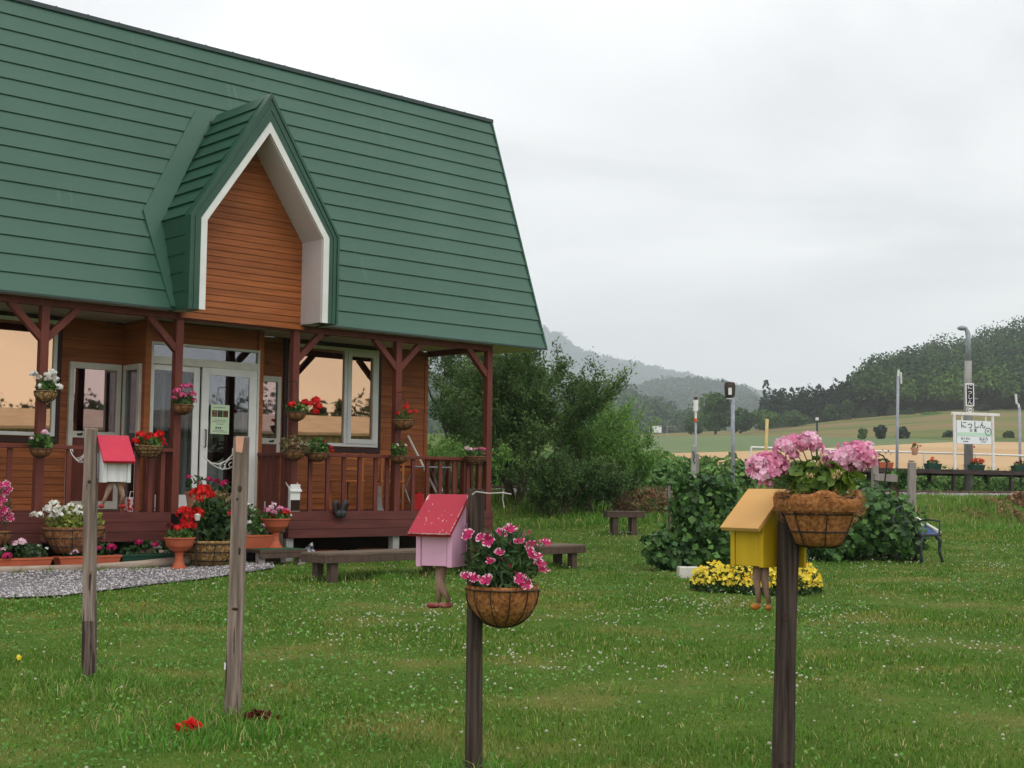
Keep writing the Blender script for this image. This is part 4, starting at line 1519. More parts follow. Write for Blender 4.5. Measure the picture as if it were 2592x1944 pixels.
def bowl(parent, r, dep, style='round', coir='coir', ribs=9, wire=.0022, rim_fray=True, lip=.10):
    """coconut fibre liner in a wire basket; rim at z=0, centre at origin"""
    if style == 'round':
        prof = [(r * math.cos(t), -dep * math.sin(t)) for t in np.linspace(0, math.pi / 2 * .97, 11)]
    else:
        prof = [(r, 0), (r * .97, -dep * .15), (r * .86, -dep * .45), (r * .70, -dep * .75), (r * .58, -dep * .95), (r * .3, -dep), (.001, -dep)]
    lipz = dep * lip
    b = MB()
    b.lathe([(r * .80, -dep * .25), (r * .92, -.01), (r * .98, lipz), (r * 1.02, lipz * .5)] + prof, 36, wob=.012)
    lin_ = b.build('coir_liner', M[coir], parent, smooth=True)
    if rim_fray:
        n = 260
        t = rng.uniform(0, 6.28, n)
        P = np.stack([r * 1.0 * np.cos(t), r * 1.0 * np.sin(t), rng.uniform(-dep * .5, dep * .12, n)], -1)
        d = np.stack([np.cos(t), np.sin(t), rng.normal(size=n) * .6], -1)
        V, Fq = leaves(P * np.array([1, 1, 1.]), r * .22, .05, D=d * .3, dj=1.0)
        fastmesh('loose_fibres', V, Fq, M['fibre'], lin_)
    w_ = MB()
    for k in range(ribs):
        a = 2 * math.pi * k / ribs + .2
        w_.tube([((q[0] * 1.015 + .003) * math.cos(a), (q[0] * 1.015 + .003) * math.sin(a), q[1] * 1.01 - .002) for q in prof], wire, 5)
    for f in ((0.0,) if style == 'round' else (.02, .35, .7)):
        rr = np.interp(-f * dep, [p[1] for p in prof][::-1], [p[0] for p in prof][::-1]) * 1.02 + .003
        w_.tube([(rr * math.cos(a), rr * math.sin(a), -f * dep) for a in np.linspace(0, 2 * math.pi, 33)], wire * 1.25, 5, cap=False)
    w_.build('wire_frame', M['wire'], parent)
    s_ = MB(); s_.lathe([(r * .93, -.01), (r * .6, .012), (.001, .02)], 20); s_.build('soil', M['soil'], parent)


def basket(name, label, loc, r, dep, heads, leafm='leaf', fol=(160, .9, .55, .05), style='round', coir='coird', hang=0, cat='flower basket', group=None, lift=.0, wire=.0035, fwd=None):
    """small planted basket; heads = list of (dx, dy, dz, radius, colour)"""
    T = thing(name, label, cat, loc, PSI, group)
    bowl(T, r, dep, style, coir, 8, wire, rim_fray=False)
    n, fx, fz, lf = fol
    foliage(T, n, (0, 0, r * fz * .8 + lift), (r * fx, r * fx, r * fz), lf, leafm)
    st = MB()
    for (x, y, z, rr, col) in heads:
        flower_head(rr, max(14, int(26 * (rr / .035))), col, T, (x, y, z), petal=.75)
        st.tube([(x * .3, y * .3, 0), (x * .8, y * .8, z * .6), (x, y, z - rr * .5)], .003, 4)
    if heads: st.build('stems', M['stem'], T)
    if hang:
        h_ = MB()
        for k in range(3):
            a = k * 2.094 + .5
            h_.tube([(r * math.cos(a), r * math.sin(a), 0), (0, 0, hang)], .003, 4)
        h_.tube([(0, 0, hang), (0, 0, hang + .05), (.0, .03, hang + .07), (0, .2, hang + .07)], .006, 5)
        h_.build('hanger', M['wire'], T)
    return T


# flowers along the porch (house coordinates)
gp = 'flower baskets hung on the porch posts and rails'
W_, Rr, PK, PD, PL, MG = 'fwhite', 'fred', 'fpink', 'fpinkd', 'fpale', 'fmag'
basket('flower_basket', 'basket of white geraniums high on the leftmost porch post in view', hw(-.03, -.2, 2.19), .135, .12,
       [(-.17, -.03, .20, .055, W_), (-.09, -.05, .05, .05, W_), (-.02, -.08, .20, .05, W_), (.06, -.02, .24, .05, W_), (.02, .0, .15, .05, W_), (.13, -.06, .06, .055, W_), (.12, .03, .16, .05, W_), (-.08, .02, .17, .04, W_)], coir='coirp', group=gp, fol=(150, .95, .6, .06))
basket('flower_basket', 'dark basket of green leaves with one pale pink bloom below the white geraniums', hw(-.07, -.2, 1.50), .125, .10,
       [(.02, -.05, .20, .045, PL), (-.13, -.04, .12, .03, PL)], group=gp, fol=(190, 1.15, .8, .07), coir='coird')
basket('flower_basket', 'basket of bright pink geraniums on the porch post left of the glass door', hw(1.80, -.2, 2.12), .14, .12,
       [(-.1, -.05, .17, .06, PD), (-.03, -.08, .23, .055, PD), (.07, -.04, .25, .05, PD), (-.05, -.09, .12, .055, PD), (.11, -.06, .14, .055, PD), (.14, -.03, .06, .05, PD), (-.12, -.02, .08, .045, PD)], group=gp, fol=(150, 1.0, .6, .06), coir='coird')
basket('flower_basket', 'wide basket of red geraniums on the railing left of the door steps', hw(1.37, -.16, 1.57), .175, .13,
       [(-.2, -.02, .06, .055, Rr), (-.14, -.04, .14, .06, Rr), (-.05, -.06, .11, .055, Rr), (.04, -.06, .12, .06, Rr), (.12, -.04, .16, .06, Rr), (.17, .0, .09, .05, Rr), (.02, .04, .15, .05, Rr), (.2, -.03, .03, .04, Rr)], group=gp, fol=(150, .95, .5, .06), coir='coirp', style='cone')
basket('flower_basket', 'hanging basket of large red geraniums on the porch post right of the door', hw(3.55, -.2, 2.10), .135, .11,
       [(-.08, -.02, .10, .065, Rr), (.10, -.04, .12, .06, Rr), (.2, -.06, .13, .055, Rr), (.28, -.06, .18, .07, Rr), (.31, -.08, .10, .07, Rr), (.27, -.07, .02, .06, Rr), (.15, .0, .16, .05, Rr)], group=gp, fol=(170, 1.2, .6, .06), hang=.38)
basket('flower_basket', 'basket of fading trailing stems at the foot of the post right of the door', hw(3.52, -.22, 1.56), .15, .12,
       [(.05, -.03, .12, .02, PL)], leafm='leafdry', group=gp, fol=(330, 1.45, 1.1, .045), coir='coird', lift=-.06)
basket('flower_basket', 'shallow basket of small red flowers on the railing below the big window', hw(3.95, -.15, 1.545), .15, .11,
       [(-.03, -.04, .14, .035, Rr), (.1, -.03, .17, .035, Rr), (.19, -.05, .10, .035, Rr), (.21, -.04, .04, .04, Rr)], group=gp, fol=(230, 1.15, .8, .055), coir='coird')
basket('flower_basket', 'hanging basket of sparse red flowers on the porch post right of the window', hw(5.43, -.2, 2.07), .165, .14,
       [(-.12, -.03, .10, .035, Rr), (.0, -.06, .20, .045, Rr), (.06, -.05, .13, .04, Rr), (.17, -.07, .14, .04, Rr), (.05, -.02, .26, .03, Rr)], group=gp, fol=(110, .8, .5, .05), hang=.36)
basket('flower_basket', 'small basket with two pale blooms low on the post right of the window', hw(5.38, -.18, 1.535), .13, .10,
       [(-.06, -.04, .17, .03, PL), (.09, -.04, .17, .03, PL)], group=gp, fol=(230, 1.0, .95, .05), coir='coird')
basket('flower_basket', 'wide basket of pink geraniums on the railing by the corner post', hw(6.90, -.15, 1.565), .17, .12,
       [(-.19, -.03, .13, .045, PL), (-.15, -.05, .11, .04, PL), (-.03, -.05, .11, .04, PK), (.05, -.05, .12, .04, PD), (.13, -.04, .12, .045, PD), (.12, -.05, .05, .04, PD)], group=gp, fol=(150, .95, .45, .055), coir='coird', style='cone')


# pots, urns and planters
def urn(label, a, d, z, heads, fol, leafm='leaf', group='terracotta pedestal urns'):
    T = thing('pedestal_urn', label, 'urn', hw(a, d, z), PSI, group)
    b = MB()
    b.lathe([(.001, 0), (.105, 0), (.105, .012), (.08, .03), (.055, .09), (.05, .16), (.058, .20), (.05, .205), (.10, .23), (.16, .285), (.18, .345), (.185, .37), (.20, .375), (.20, .39), (.18, .392), (.17, .36), (.001, .35)], 28)
    b.build('urn', M['terra'], T, smooth=False)
    foliage(T, fol[0], (0, 0, .40), (fol[1], fol[1], fol[2]), .06, leafm)
    for (x, y, zz, rr, c) in heads: flower_head(rr, max(16, int(28 * (rr / .035))), c, T, (x, y, zz), petal=.75)
    return T


urn('terracotta pedestal urn of dark red geraniums standing on the gravel before the steps', 1.47, -.84, GR,
    [(-.06, -.05, .50, .05, Rr), (-.12, .02, .53, .05, 'fdred'), (.08, -.02, .52, .05, Rr)], (170, .17, .09))
urn('terracotta pedestal urn of pink and red blooms on the wooden step', 3.06, -.52, .262,
    [(-.17, -.05, .50, .045, PK), (-.1, -.1, .47, .045, PK), (-.08, .0, .53, .045, PL), (.02, -.06, .52, .045, PK), (.05, -.12, .46, .045, Rr), (.12, -.05, .50, .045, PD), (.17, -.04, .46, .04, Rr), (.2, -.02, .43, .035, W_), (.0, .05, .57, .04, PL), (-.14, -.1, .43, .04, 'fdred')], (210, .19, .11))


def trough(label, a, d, z, ln, m, heads, fol, wd=.2, h=.15, leafm='leafd', group='planter boxes before the porch'):
    T = thing('planter_box', label, 'planter', hw(a, d, z), PSI, group)
    b = MB()
    x, y = ln / 2, wd / 2
    k = .88
    vs = []
    for (fx, fy, zz) in ((k, .8, 0), (1, 1, h), (1.03, 1.08, h), (1.03, 1.08, h + .025), (.95, .84, h + .025), (.94, .82, h - .02)):
        vs += [(-x * fx, -y * fy, zz), (x * fx, -y * fy, zz), (x * fx, y * fy, zz), (-x * fx, y * fy, zz)]
    fs = [(3, 2, 1, 0), (20, 21, 22, 23)]
    for i in range(5):
        for j in range(4):
            fs.append((i * 4 + j, i * 4 + (j + 1) % 4, (i + 1) * 4 + (j + 1) % 4, (i + 1) * 4 + j))
    b.add(vs, fs)
    b.build('box', M[m], T, bevel=.006)
    n, fh, lf = fol
    foliage(T, n, (0, 0, h + fh * .6), (x * .95, y * 1.1, fh), lf, leafm)
    for (hx, hy, hz_, rr, c) in heads: flower_head(rr, max(16, int(26 * (rr / .035))), c, T, (hx, hy, hz_), petal=.75)
    return T


trough('terracotta planter box with pale and dark pink flowers, farthest left under the porch', -.42, -.50, GR, .75, 'terra',
       [(.02, -.05, .36, .055, PL), (-.06, -.06, .34, .04, PL), (-.2, -.05, .27, .04, PL), (-.17, -.1, .20, .06, MG), (.25, .0, .30, .025, W_), (.34, .0, .27, .025, W_)], (320, .13, .05))
trough('terracotta planter box with pale pink and crimson flowers, behind the grey post', .46, -.44, GR, .78, 'terra',
       [(-.28, -.04, .38, .055, PL), (-.13, -.05, .36, .055, PL), (-.2, -.08, .22, .05, PL), (-.05, -.02, .24, .04, PL), (.08, -.06, .26, .055, MG), (.28, -.06, .27, .06, MG)], (330, .13, .05))
trough('dark green planter box with three blooms at the end of the log edging', 1.27, -.40, GR, .78, 'greenplas',
       [(-.14, -.05, .31, .05, MG), (.07, -.05, .28, .05, MG), (.33, -.02, .38, .045, W_), (.15, 0, .25, .025, W_)], (230, .12, .05))
trough('terracotta trough of pale flowers on the wooden step behind the second grey post', 2.72, -.45, .262, .62, 'terra',
       [(.2, -.06, .27, .045, PK), (.27, -.04, .22, .045, PK), (.14, -.08, .30, .03, PL), (-.05, -.05, .34, .04, W_)], (260, .14, .05), leafm='leaf')


def pot(name, label, a, d, z, r, h, m, heads, fol, square=False, leafm='leafd', cat='flower pot', group=None):
    T = thing(name, label, cat, hw(a, d, z), PSI, group)
    b = MB()
    b.lathe([(.001, 0), (r * .72, 0), (r * .95, h * .86), (r * 1.06, h * .86), (r * 1.08, h), (r * .96, h), (r * .92, h * .9), (.001, h * .88)], 4 if square else 24)
    o = b.build('pot', M[m], T, bevel=.004)
    if square: o.rotation_euler = (0, 0, math.pi / 4)
    foliage(T, fol[0], (0, 0, h + fol[2] * .6), (fol[1], fol[1], fol[2]), .05, leafm)
    for (x, y, zz, rr, c) in heads: flower_head(rr, max(16, int(26 * (rr / .035))), c, T, (x, y, zz), petal=.75)
    return T


g = 'pots standing on the deck and steps'
pot('flower_pot', 'square beige pot of magenta flowers before the glass door', 2.16, -.02, DZ, .17, .27, 'pink_pot',
    [(-.16, -.04, .46, .04, MG), (.13, -.05, .43, .045, MG), (.05, .05, .4, .03, PD)], (120, .16, .13), True, group=g)
pot('flower_pot', 'smaller square beige pot of magenta flowers right beside the larger one', 2.52, .02, DZ, .15, .25, 'pink_pot',
    [(-.08, -.04, .41, .045, MG), (.0, -.06, .37, .05, MG), (.07, -.02, .4, .04, MG)], (120, .14, .11), True, group=g)
pot('flower_pot', 'white ribbed pot of white flowers at the back of the wooden step', 2.80, -.22, .262, .12, .24, 'cream',
    [(-.02, -.04, .56, .045, W_), (.07, -.05, .50, .03, W_), (.02, -.1, .42, .03, W_), (-.06, -.06, .46, .03, W_)], (330, .20, .22), group=g, leafm='leaf')

# wooden steps with green mats
T = thing('wooden_step', 'low dark wooden step with green mat before the deck', 'step', hw(2.62, -.58, GR), PSI)
b = MB(); b.box(-.02, .72, -.30, .30, .165, .205); b.build('tread', M['bench'], T, bevel=.004)
b = MB(); b.box(-.01, .71, -.295, -.27, .095, .163); b.build('apron', M['bench'], T, bevel=.004)
M['mat'] = pm('green mat', C(36, 84, 58), C(46, 96, 66), scale=40, rough=.95, bump=.6, bscale=90)
b = MB(); b.box(.02, .66, -.29, .28, .2065, .213); b.build('green_mat', M['mat'], T)
for x in (.0, .62):
    for y in (-.26, .2):
        b = MB(); b.box(x, x + .09, y, y + .09, -.08, .163); b.build('leg', M['gpost'], T)
T = thing('wooden_step', 'upper dark wooden step with green mat against the deck', 'step', hw(2.62, .09, GR), PSI)
b = MB(); b.box(-.80, .86, -.20, .16, .40, .44); b.build('tread', M['bench'], T, bevel=.004)
b = MB(); b.box(-.76, .82, -.19, .15, .4415, .448); b.build('green_mat', M['mat'], T)
for x in (-.78, .75):
    b = MB(); b.box(x, x + .09, -.18, .14, -.08, .399); b.build('side_board', M['bench'], T)

# log edging
T = thing('log_edging', 'pale peeled log lying along the gravel before the planter boxes', 'log', hw(-.05, -.66, GR), PSI)
b = MB(); b.tube([(-1.6, -.03, .04), (-.6, .01, .045), (.55, .0, .04)], [.042, .046, .042], 12); b.build('log', M['log'], T, smooth=True)
T = thing('log_edging', 'short pale log at the right end of the gravel edging', 'log', hw(.78, -.60, GR), PSI)
b = MB(); b.tube([(-.3, .02, .04), (.3, .0, .055), (.95, .0, .09)], [.042, .05, .06], 12); b.build('log', M['log'], T, smooth=True)
T = thing('firewood_log', 'two short grey logs lying under the edge of the porch', 'log', hw(1.45, -.12, GR), PSI)
b = MB(); b.tube([(-.28, 0, .10), (.1, .02, .16)], [.07, .075], 10); b.build('log', M['bench'], T, smooth=True)
b = MB(); b.tube([(.0, -.05, .14), (.2, -.14, .15)], [.06, .06], 10); b.build('log', M['log'], T, smooth=True)

# garden light stake
T = thing('solar_light', 'small pale solar light on a stake among the red flowers', 'garden light', hw(1.63, -.98, GR), PSI)
b = MB(); b.tube([(0, 0, -.05), (0, 0, .62)], .008, 6); b.build('stake', M['wire'], T)
b = MB(); b.lathe([(.001, .60), (.025, .60), (.04, .66), (.042, .67), (.001, .69)], 12); b.build('lamp', M['cream'], T)

# things on the porch
T = thing('letter_box', 'small white house shaped box standing on the deck edge by the post', 'letter box', hw(3.66, -.02, DZ + .002), PSI - R(8))
b = MB(); b.prism([(-.06, 0), (.06, 0), (.06, .30), (-.06, .38)], -.075, .075, 'x'); b.build('body', M['white'], T, bevel=.004)
b = MB(); b.add([(-.088, -.085, .275), (.088, -.085, .275), (.088, .075, .392), (-.088, .075, .392), (-.088, -.085, .290), (.088, -.085, .290), (.088, .075, .407), (-.088, .075, .407)],
                [(0, 3, 2, 1), (4, 5, 6, 7), (0, 1, 5, 4), (1, 2, 6, 5), (2, 3, 7, 6), (3, 0, 4, 7)]); b.build('roof', M['white'], T)
b = MB(); b.box(-.07, .07, -.066, -.0605, .01, .16); b.build('opening', M['gap'], T)

M['rubber'] = pm('dark rubber', C(52, 52, 54), C(66, 66, 70), scale=12, rough=.6)
for i, (dx_, lab) in enumerate(((0, 'dark rubber clog hooked on the deck edge, the left one of the pair'), (.13, 'dark rubber clog hooked on the deck edge, the right one of the pair'))):
    T = thing('clog', lab, 'shoe', hw(4.29 + dx_, -.165, .79), PSI, 'pair of clogs on the deck edge')
    b = MB(); b.ball((0, 0, 0), .062, .045, .12, 12, 9); b.ball((.004, -.02, -.09), .058, .05, .06, 12, 8)
    o = b.build('clog', M['rubber'], T, smooth=True); o.rotation_euler = (R(12), R(-22 + 34 * i), 0)
    b = MB(); b.ball((.01, -.048, .03), .036, .012, .055, 10, 7); o = b.build('opening', M['gap'], T); o.rotation_euler = (R(12), R(-22 + 34 * i), 0)

M['redplas'] = pm('red plastic', C(206, 34, 36), C(190, 28, 32), scale=5, rough=.45)
T = thing('red_container', 'bright red plastic container on the deck behind the railing', 'container', hw(6.14, .28, DZ + .002), PSI)
b = MB(); b.lathe([(.001, 0), (.13, 0), (.10, .24), (.085, .25), (.001, .25)], 4); o = b.build('body', M['redplas'], T, bevel=.008)
b = MB(); b.box(-.03, .03, -.02, .02, .25, .275); b.build('handle', M['redplas'], T)
T = thing('white_stick', 'thin white stick leaning against the house wall at the corner', 'stick', hw(6.95, 1.32, DZ), PSI)
b = MB(); b.tube([(.28, -.35, .0), (-.14, .12, 1.2)], .018, 8); b.build('stick', M['wrail'], T)
T = thing('white_pole', 'thin white pole standing on the deck right of the entrance', 'pole', hw(4.30, .95, DZ), PSI)
b = MB(); b.tube([(.02, 0, 0), (.0, 0, .80)], .016, 8); b.build('pole', M['wrail'], T)
T = thing('white_pole', 'thin pale pole standing on the deck left of the entrance', 'pole', hw(1.02, .95, DZ), PSI)
b = MB(); b.tube([(.0, 0, 0), (.02, 0, .84)], .018, 8); b.build('pole', M['log'], T)
T = thing('traffic_cone', 'slim pale grey cone on the deck beside the post right of the window', 'cone', hw(5.40, .32, DZ + .002), PSI)
b = MB(); b.lathe([(.09, 0), (.085, .02), (.06, .022), (.022, .36), (.001, .37)], 16); b.build('cone', M['concrete'], T, smooth=False)
M['chair'] = pm('orange brown chair wood', C(160, 92, 44), C(176, 106, 54), scale=6, rough=.5, stretch=(3, 3, .6))


def wood_chair(label, a, d, rz):
    T = thing('wooden_chair', label, 'chair', hw(a, d, DZ + .002), PSI + rz, 'wooden chairs on the porch')
    b = MB(); b.box(-.2, .2, -.2, .2, .42, .45); b.build('seat', M['chair'], T, bevel=.006)
    for x in (-.19, .155):
        for y in (-.19, .155):
            b = MB(); b.box(x, x + .035, y, y + .035, 0, .42 if y < 0 else .86); b.build('leg', M['chair'], T)
    b = MB()
    b.box(-.155, .155, .162, .182, .76, .85); b.box(-.155, .155, .162, .182, .60, .64)
    b.build('backrest', M['chair'], T)
    b = MB(); b.box(-.155, .155, -.18, -.165, .2, .23); b.build('stretcher', M['chair'], T)


wood_chair('orange brown wooden chair behind the railing under the big window', 5.10, .75, R(180))
wood_chair('orange brown wooden chair behind the post right of the window', 5.95, .80, R(160))
T = thing('folding_table', 'small folding table with pale metal edge on the porch end', 'table', hw(6.65, .85, DZ), PSI)
b = MB(); b.box(-.42, .42, -.25, .25, .665, .69); b.build('top', M['post'], T)
b = MB(); b.box(-.42, .42, -.262, -.2505, .668, .688); b.build('edge', M['galv'], T)
for x in (-.34, .34):
    b = MB(); b.tube([(x, -.2, 0), (x, .2, .66)], .012, 6); b.tube([(x, .2, 0), (x, -.2, .66)], .012, 6); b.build('leg', M['galv'], T)
T = thing('rubber_boots', 'black and white folded umbrella leaning on the railing by the red container', 'umbrella', hw(6.47, .12, DZ), PSI)
T.name = 'folded_umbrella'
b = MB(); b.tube([(0, 0, 0), (.0, .0, .05), (.02, 0, .22), (.0, 0, .30)], [.01, .035, .045, .012], 8); b.build('canopy', M['rubber'], T)
b = MB(); b.tube([(.0, 0, .30), (-.03, 0, .42)], .009, 6); b.build('handle', M['wrail'], T)
T = thing('checked_bag', 'small red and white checked bag on the deck behind the balusters', 'bag', hw(1.32, .15, DZ + .002), PSI)
b = MB(); b.prism([(-.06, 0), (.06, 0), (.07, .19), (-.07, .19)], -.05, .05); b.build('body', pm('red checks', C(226, 216, 210), C(190, 40, 48), scale=26, rough=.7, lo=.48, hi=.52, detail=0), T, bevel=.01)
b = MB(); b.tube([(-.04, 0, .19), (-.03, 0, .26), (.03, 0, .26), (.04, 0, .19)], .006, 5); b.build('handle', M['wrail'], T)

# poster on the door
M['poster'] = pm('pale green paper', C(190, 214, 176), C(198, 220, 186), scale=3, rough=.8)
T = thing('door_poster', 'pale green poster with three small pictures on the door glass', 'poster', hw(2.968, VD - .006, 2.02), PSI)
b = MB(); b.box(-.148, .148, -.001, .004, -.21, .205); pp_ = b.build('paper', M['poster'], T)
b = MB()
for (x0, x1, z) in ((-.10, .10, -.02), (-.12, .09, -.045), (-.06, .06, -.075), (-.10, .02, -.16), (.0, .06, -.165), (-.12, .12, -.185), (-.10, .08, .16)):
    b.box(x0, x1, -.0026, -.0012, z, z + .010)
b.build('printed_lines', M['gpost'], pp_)
for i, cc in enumerate((C(150, 104, 76), C(70, 84, 44), C(120, 66, 48))):
    b = MB(); b.box(-.13 + i * .088, -.05 + i * .088, -.003, -.0012, .03, .125)
    b.build('picture', pm('printed picture', cc, C(56, 44, 34), scale=30, rough=.6), pp_)
for x in (-.07, -.035, .0):
    b = MB(); b.box(x, x + .022, -.003, -.0012, -.135, -.110); b.build('picture', M['ink'], pp_)

# benches
def bench(name, label, c, rz, L_, wd, h, legs, cat='bench', top='benchtop'):
    T = thing(name, label, cat, (c.x, c.y, hz(c.x, c.y)), rz)
    b = MB()
    for k in range(3):
        b.box(-L_ / 2, L_ / 2, -wd / 2 + k * wd / 3 + .003, -wd / 2 + (k + 1) * wd / 3 - .003, h - .035, h)
    b.build('seat', M[top], T, bevel=.006)
    b = MB()
    for y in (-wd / 2 + .004, wd / 2 - .04): b.box(-L_ / 2 + .04, L_ / 2 - .04, y, y + .036, h - .115, h - .037)
    for x in (-L_ / 2 + .003, L_ / 2 - .039): b.box(x, x + .036, -wd / 2 + .001, wd / 2 - .001, h - .115, h - .037)
    b.build('apron', M['bench'], T, bevel=.004)
    for x in legs:
        for y in (-wd / 2 + .05, wd / 2 - .14):
            b = MB(); b.box(x - .05, x + .05, y, y + .09, -.1, h - .038); b.build('leg', M['bench'], T, bevel=.004)
    return T


pA, pB = Vector((-2.26, 15.42, 0)), Vector((.88, 18.64, 0))
mid = (pA + pB) / 2
bench('long_bench', 'long low brown wooden bench on the lawn before the porch', mid, math.atan2(pB.y - pA.y, pB.x - pA.x), (pB - pA).length, .46, .335,
      [-(pB - pA).length / 2 + .18, -.35, .3, (pB - pA).length / 2 - .18])
c_ = at(1348, 1180, 25.0)
bench('short_bench', 'short dark wooden bench at the back of the lawn beside the vine', Vector((c_.x, c_.y, 0)), R(8), .72, .38, .43, [-.19, .16], top='bench')

# ------------------------------------------------------------------ posts in the lawn
M['knot'] = pm('dark knot', C(74, 58, 52), C(46, 34, 30), scale=60, rough=.9)


def lawn_post(label, vb, vt, Y, w_, m, name='wooden_post', roundish=False, foot=0.0, knots=()):
    b0 = at(vb[0], vb[1], Y); t0 = at(vt[0], vt[1], Y)
    b0.z = min(b0.z, hz(b0.x, b0.y)) - .08
    T = thing(name, label, 'post', (b0.x, b0.y, b0.z), 0, 'wooden posts standing in the lawn')
    d = t0 - b0
    n = 14 if roundish else 4
    mb = MB()
    seg = 14
    vs = []; fs = []
    for i in range(seg + 1):
        f = i / seg
        p = d * f
        ww = w_ * (1 + .03 * math.sin(f * 9)) * (1.04 - .06 * f)
        for k in range(n):
            a = 2 * math.pi * (k + .5) / n + .1
            rr = ww / 2 * (1.0 if roundish else 1.414)
            if roundish:
                # weathered, split round post: deep grooves between the growth rings
                rr *= 1 - .10 * (k % 5 == 2) - .03 * math.sin(k * 2.3 + f * 5)
            vs.append((p.x + rr * math.cos(a), p.y + rr * math.sin(a), p.z + (random.uniform(-.008, .008) if i == seg else 0)))
    for i in range(seg):
        for k in range(n):
            fs.append((i * n + k, i * n + (k + 1) % n, (i + 1) * n + (k + 1) % n, (i + 1) * n + k))
    fs.append(tuple(seg * n + k for k in range(n)))
    mb.add(vs, fs)
    mb.mi = [1 if (j // n) / seg < foot + (.08 if foot and j % 2 else 0) else 0 for j in range(len(fs))]
    po = mb.build('post', [m, M['wfoot']], T, bevel=.006 if not roundish else .0)
    for (f, x, rx, rz_) in knots:
        p = d * f
        kb_ = MB(); kb_.ball((p.x + x, p.y - w_ * .505, p.z), rx, .0035, rz_, 12, 7)
        kb_.build('knot', M['knot'], po, smooth=True)
    return T, d


P1, d1 = lawn_post('weathered grey square post beside the white birdhouse', (193, 1472), (196.5, 926), 7.5, .066, M['wpost'], foot=.24, knots=((.80, .004, .011, .010), (.45, .010, .004, .012)))
P2, d2 = lawn_post('weathered grey leaning post with split top, second from the left', (502, 1562), (522, 942), 6.32, .070, M['wpost'], knots=((.825, .006, .010, .016), (.79, -.004, .006, .008), (.43, .002, .016, .007), (.62, .014, .005, .018)))
b = MB(); b.prism([(-.018, -.075), (.012, -.08), (.02, -.002), (-.02, -.002)], -.0385, -.036); o = b.build('split', pm('fresh split wood', C(214, 160, 136), C(196, 150, 130), scale=20, rough=.9), P2); o.location = d2
b = MB(); b.box(-.038, -.026, -.037, -.02, .33, .36); b.build('white_chip', M['white'], P2)
P3, d3 = lawn_post('dark weathered round post between the pink birdhouse and the dianthus', (1022, 1690), (1029, 1060), 5.16, .064, M['dpost'], roundish=True, knots=((.5, .006, .006, .010),))
P4, d4 = lawn_post('dark split round post carrying the yellow birdhouse and the pink geraniums', (1688, 1700), (1706, 1075), 5.05, .080, M['dpost'], roundish=True, knots=((.16, .010, .009, .013), (.155, -.012, .008, .010), (.62, -.014, .010, .016)))
# wire on the third post
t3 = at(1029, 1062, 5.16)
T = thing('fence_wire', 'bent end of pale wire stapled to the top of the dark post', 'wire', tuple(t3))
b = MB(); b.tube([(-.015, -.04, -.012), (.0, -.045, .0), (.05, -.04, -.006), (.10, -.03, -.003), (.135, -.03, -.008)], .0022, 5)
b.tube([(.104, -.03, .004), (.102, -.03, -.03), (.108, -.03, -.06)], .0015, 4); b.build('wire', M['iron'], T)


# wrought iron brackets
def bracket(label, pts_v, Y, loops):
    o0 = at(pts_v[0][0], pts_v[0][1], Y)
    T = thing('iron_bracket', label, 'bracket', tuple(o0), 0, 'white wrought iron brackets on the posts')
    b = MB()
    b.tube([at(x, y, Y) - o0 for x, y in pts_v], .0035, 6)
    for lp in loops:
        b.tube([at(x, y, Y) - o0 for x, y in lp], .0026, 5)
    b.build('scroll', M['iron'], T, smooth=True)


bracket('white wrought iron hook bracket on the left side of the first grey post', [(183, 981), (178, 990), (171, 995), (163, 991), (157, 984), (153, 976), (152, 971), (156, 971), (158, 977)], 7.47,
        [[(184, 974), (180, 983), (174, 988), (166, 990)], [(184, 996), (178, 999), (170, 998), (163, 992)], [(182, 992), (178, 986), (175, 993), (181, 998)], [(176, 998), (173, 990), (170, 994)]])
bracket('white wrought iron hook bracket on the left side of the second grey post', [(507, 975), (500, 985), (488, 996), (472, 1003), (455, 1000), (444, 990), (438, 975), (436, 962), (439, 957)], 6.3,
        [[(505, 1006), (495, 1012), (480, 1014), (466, 1008), (452, 999)], [(505, 990), (496, 992), (488, 1000), (484, 1010), (490, 1014)], [(480, 1000), (474, 1006), (478, 1014), (488, 1010), (484, 1002)], [(503, 968), (502, 985)], [(500, 998), (494, 1003), (498, 1012)]])


# birdhouses with carved dangling legs
def limb(mb, pts, rad):
    mb.tube(pts, rad, 10)


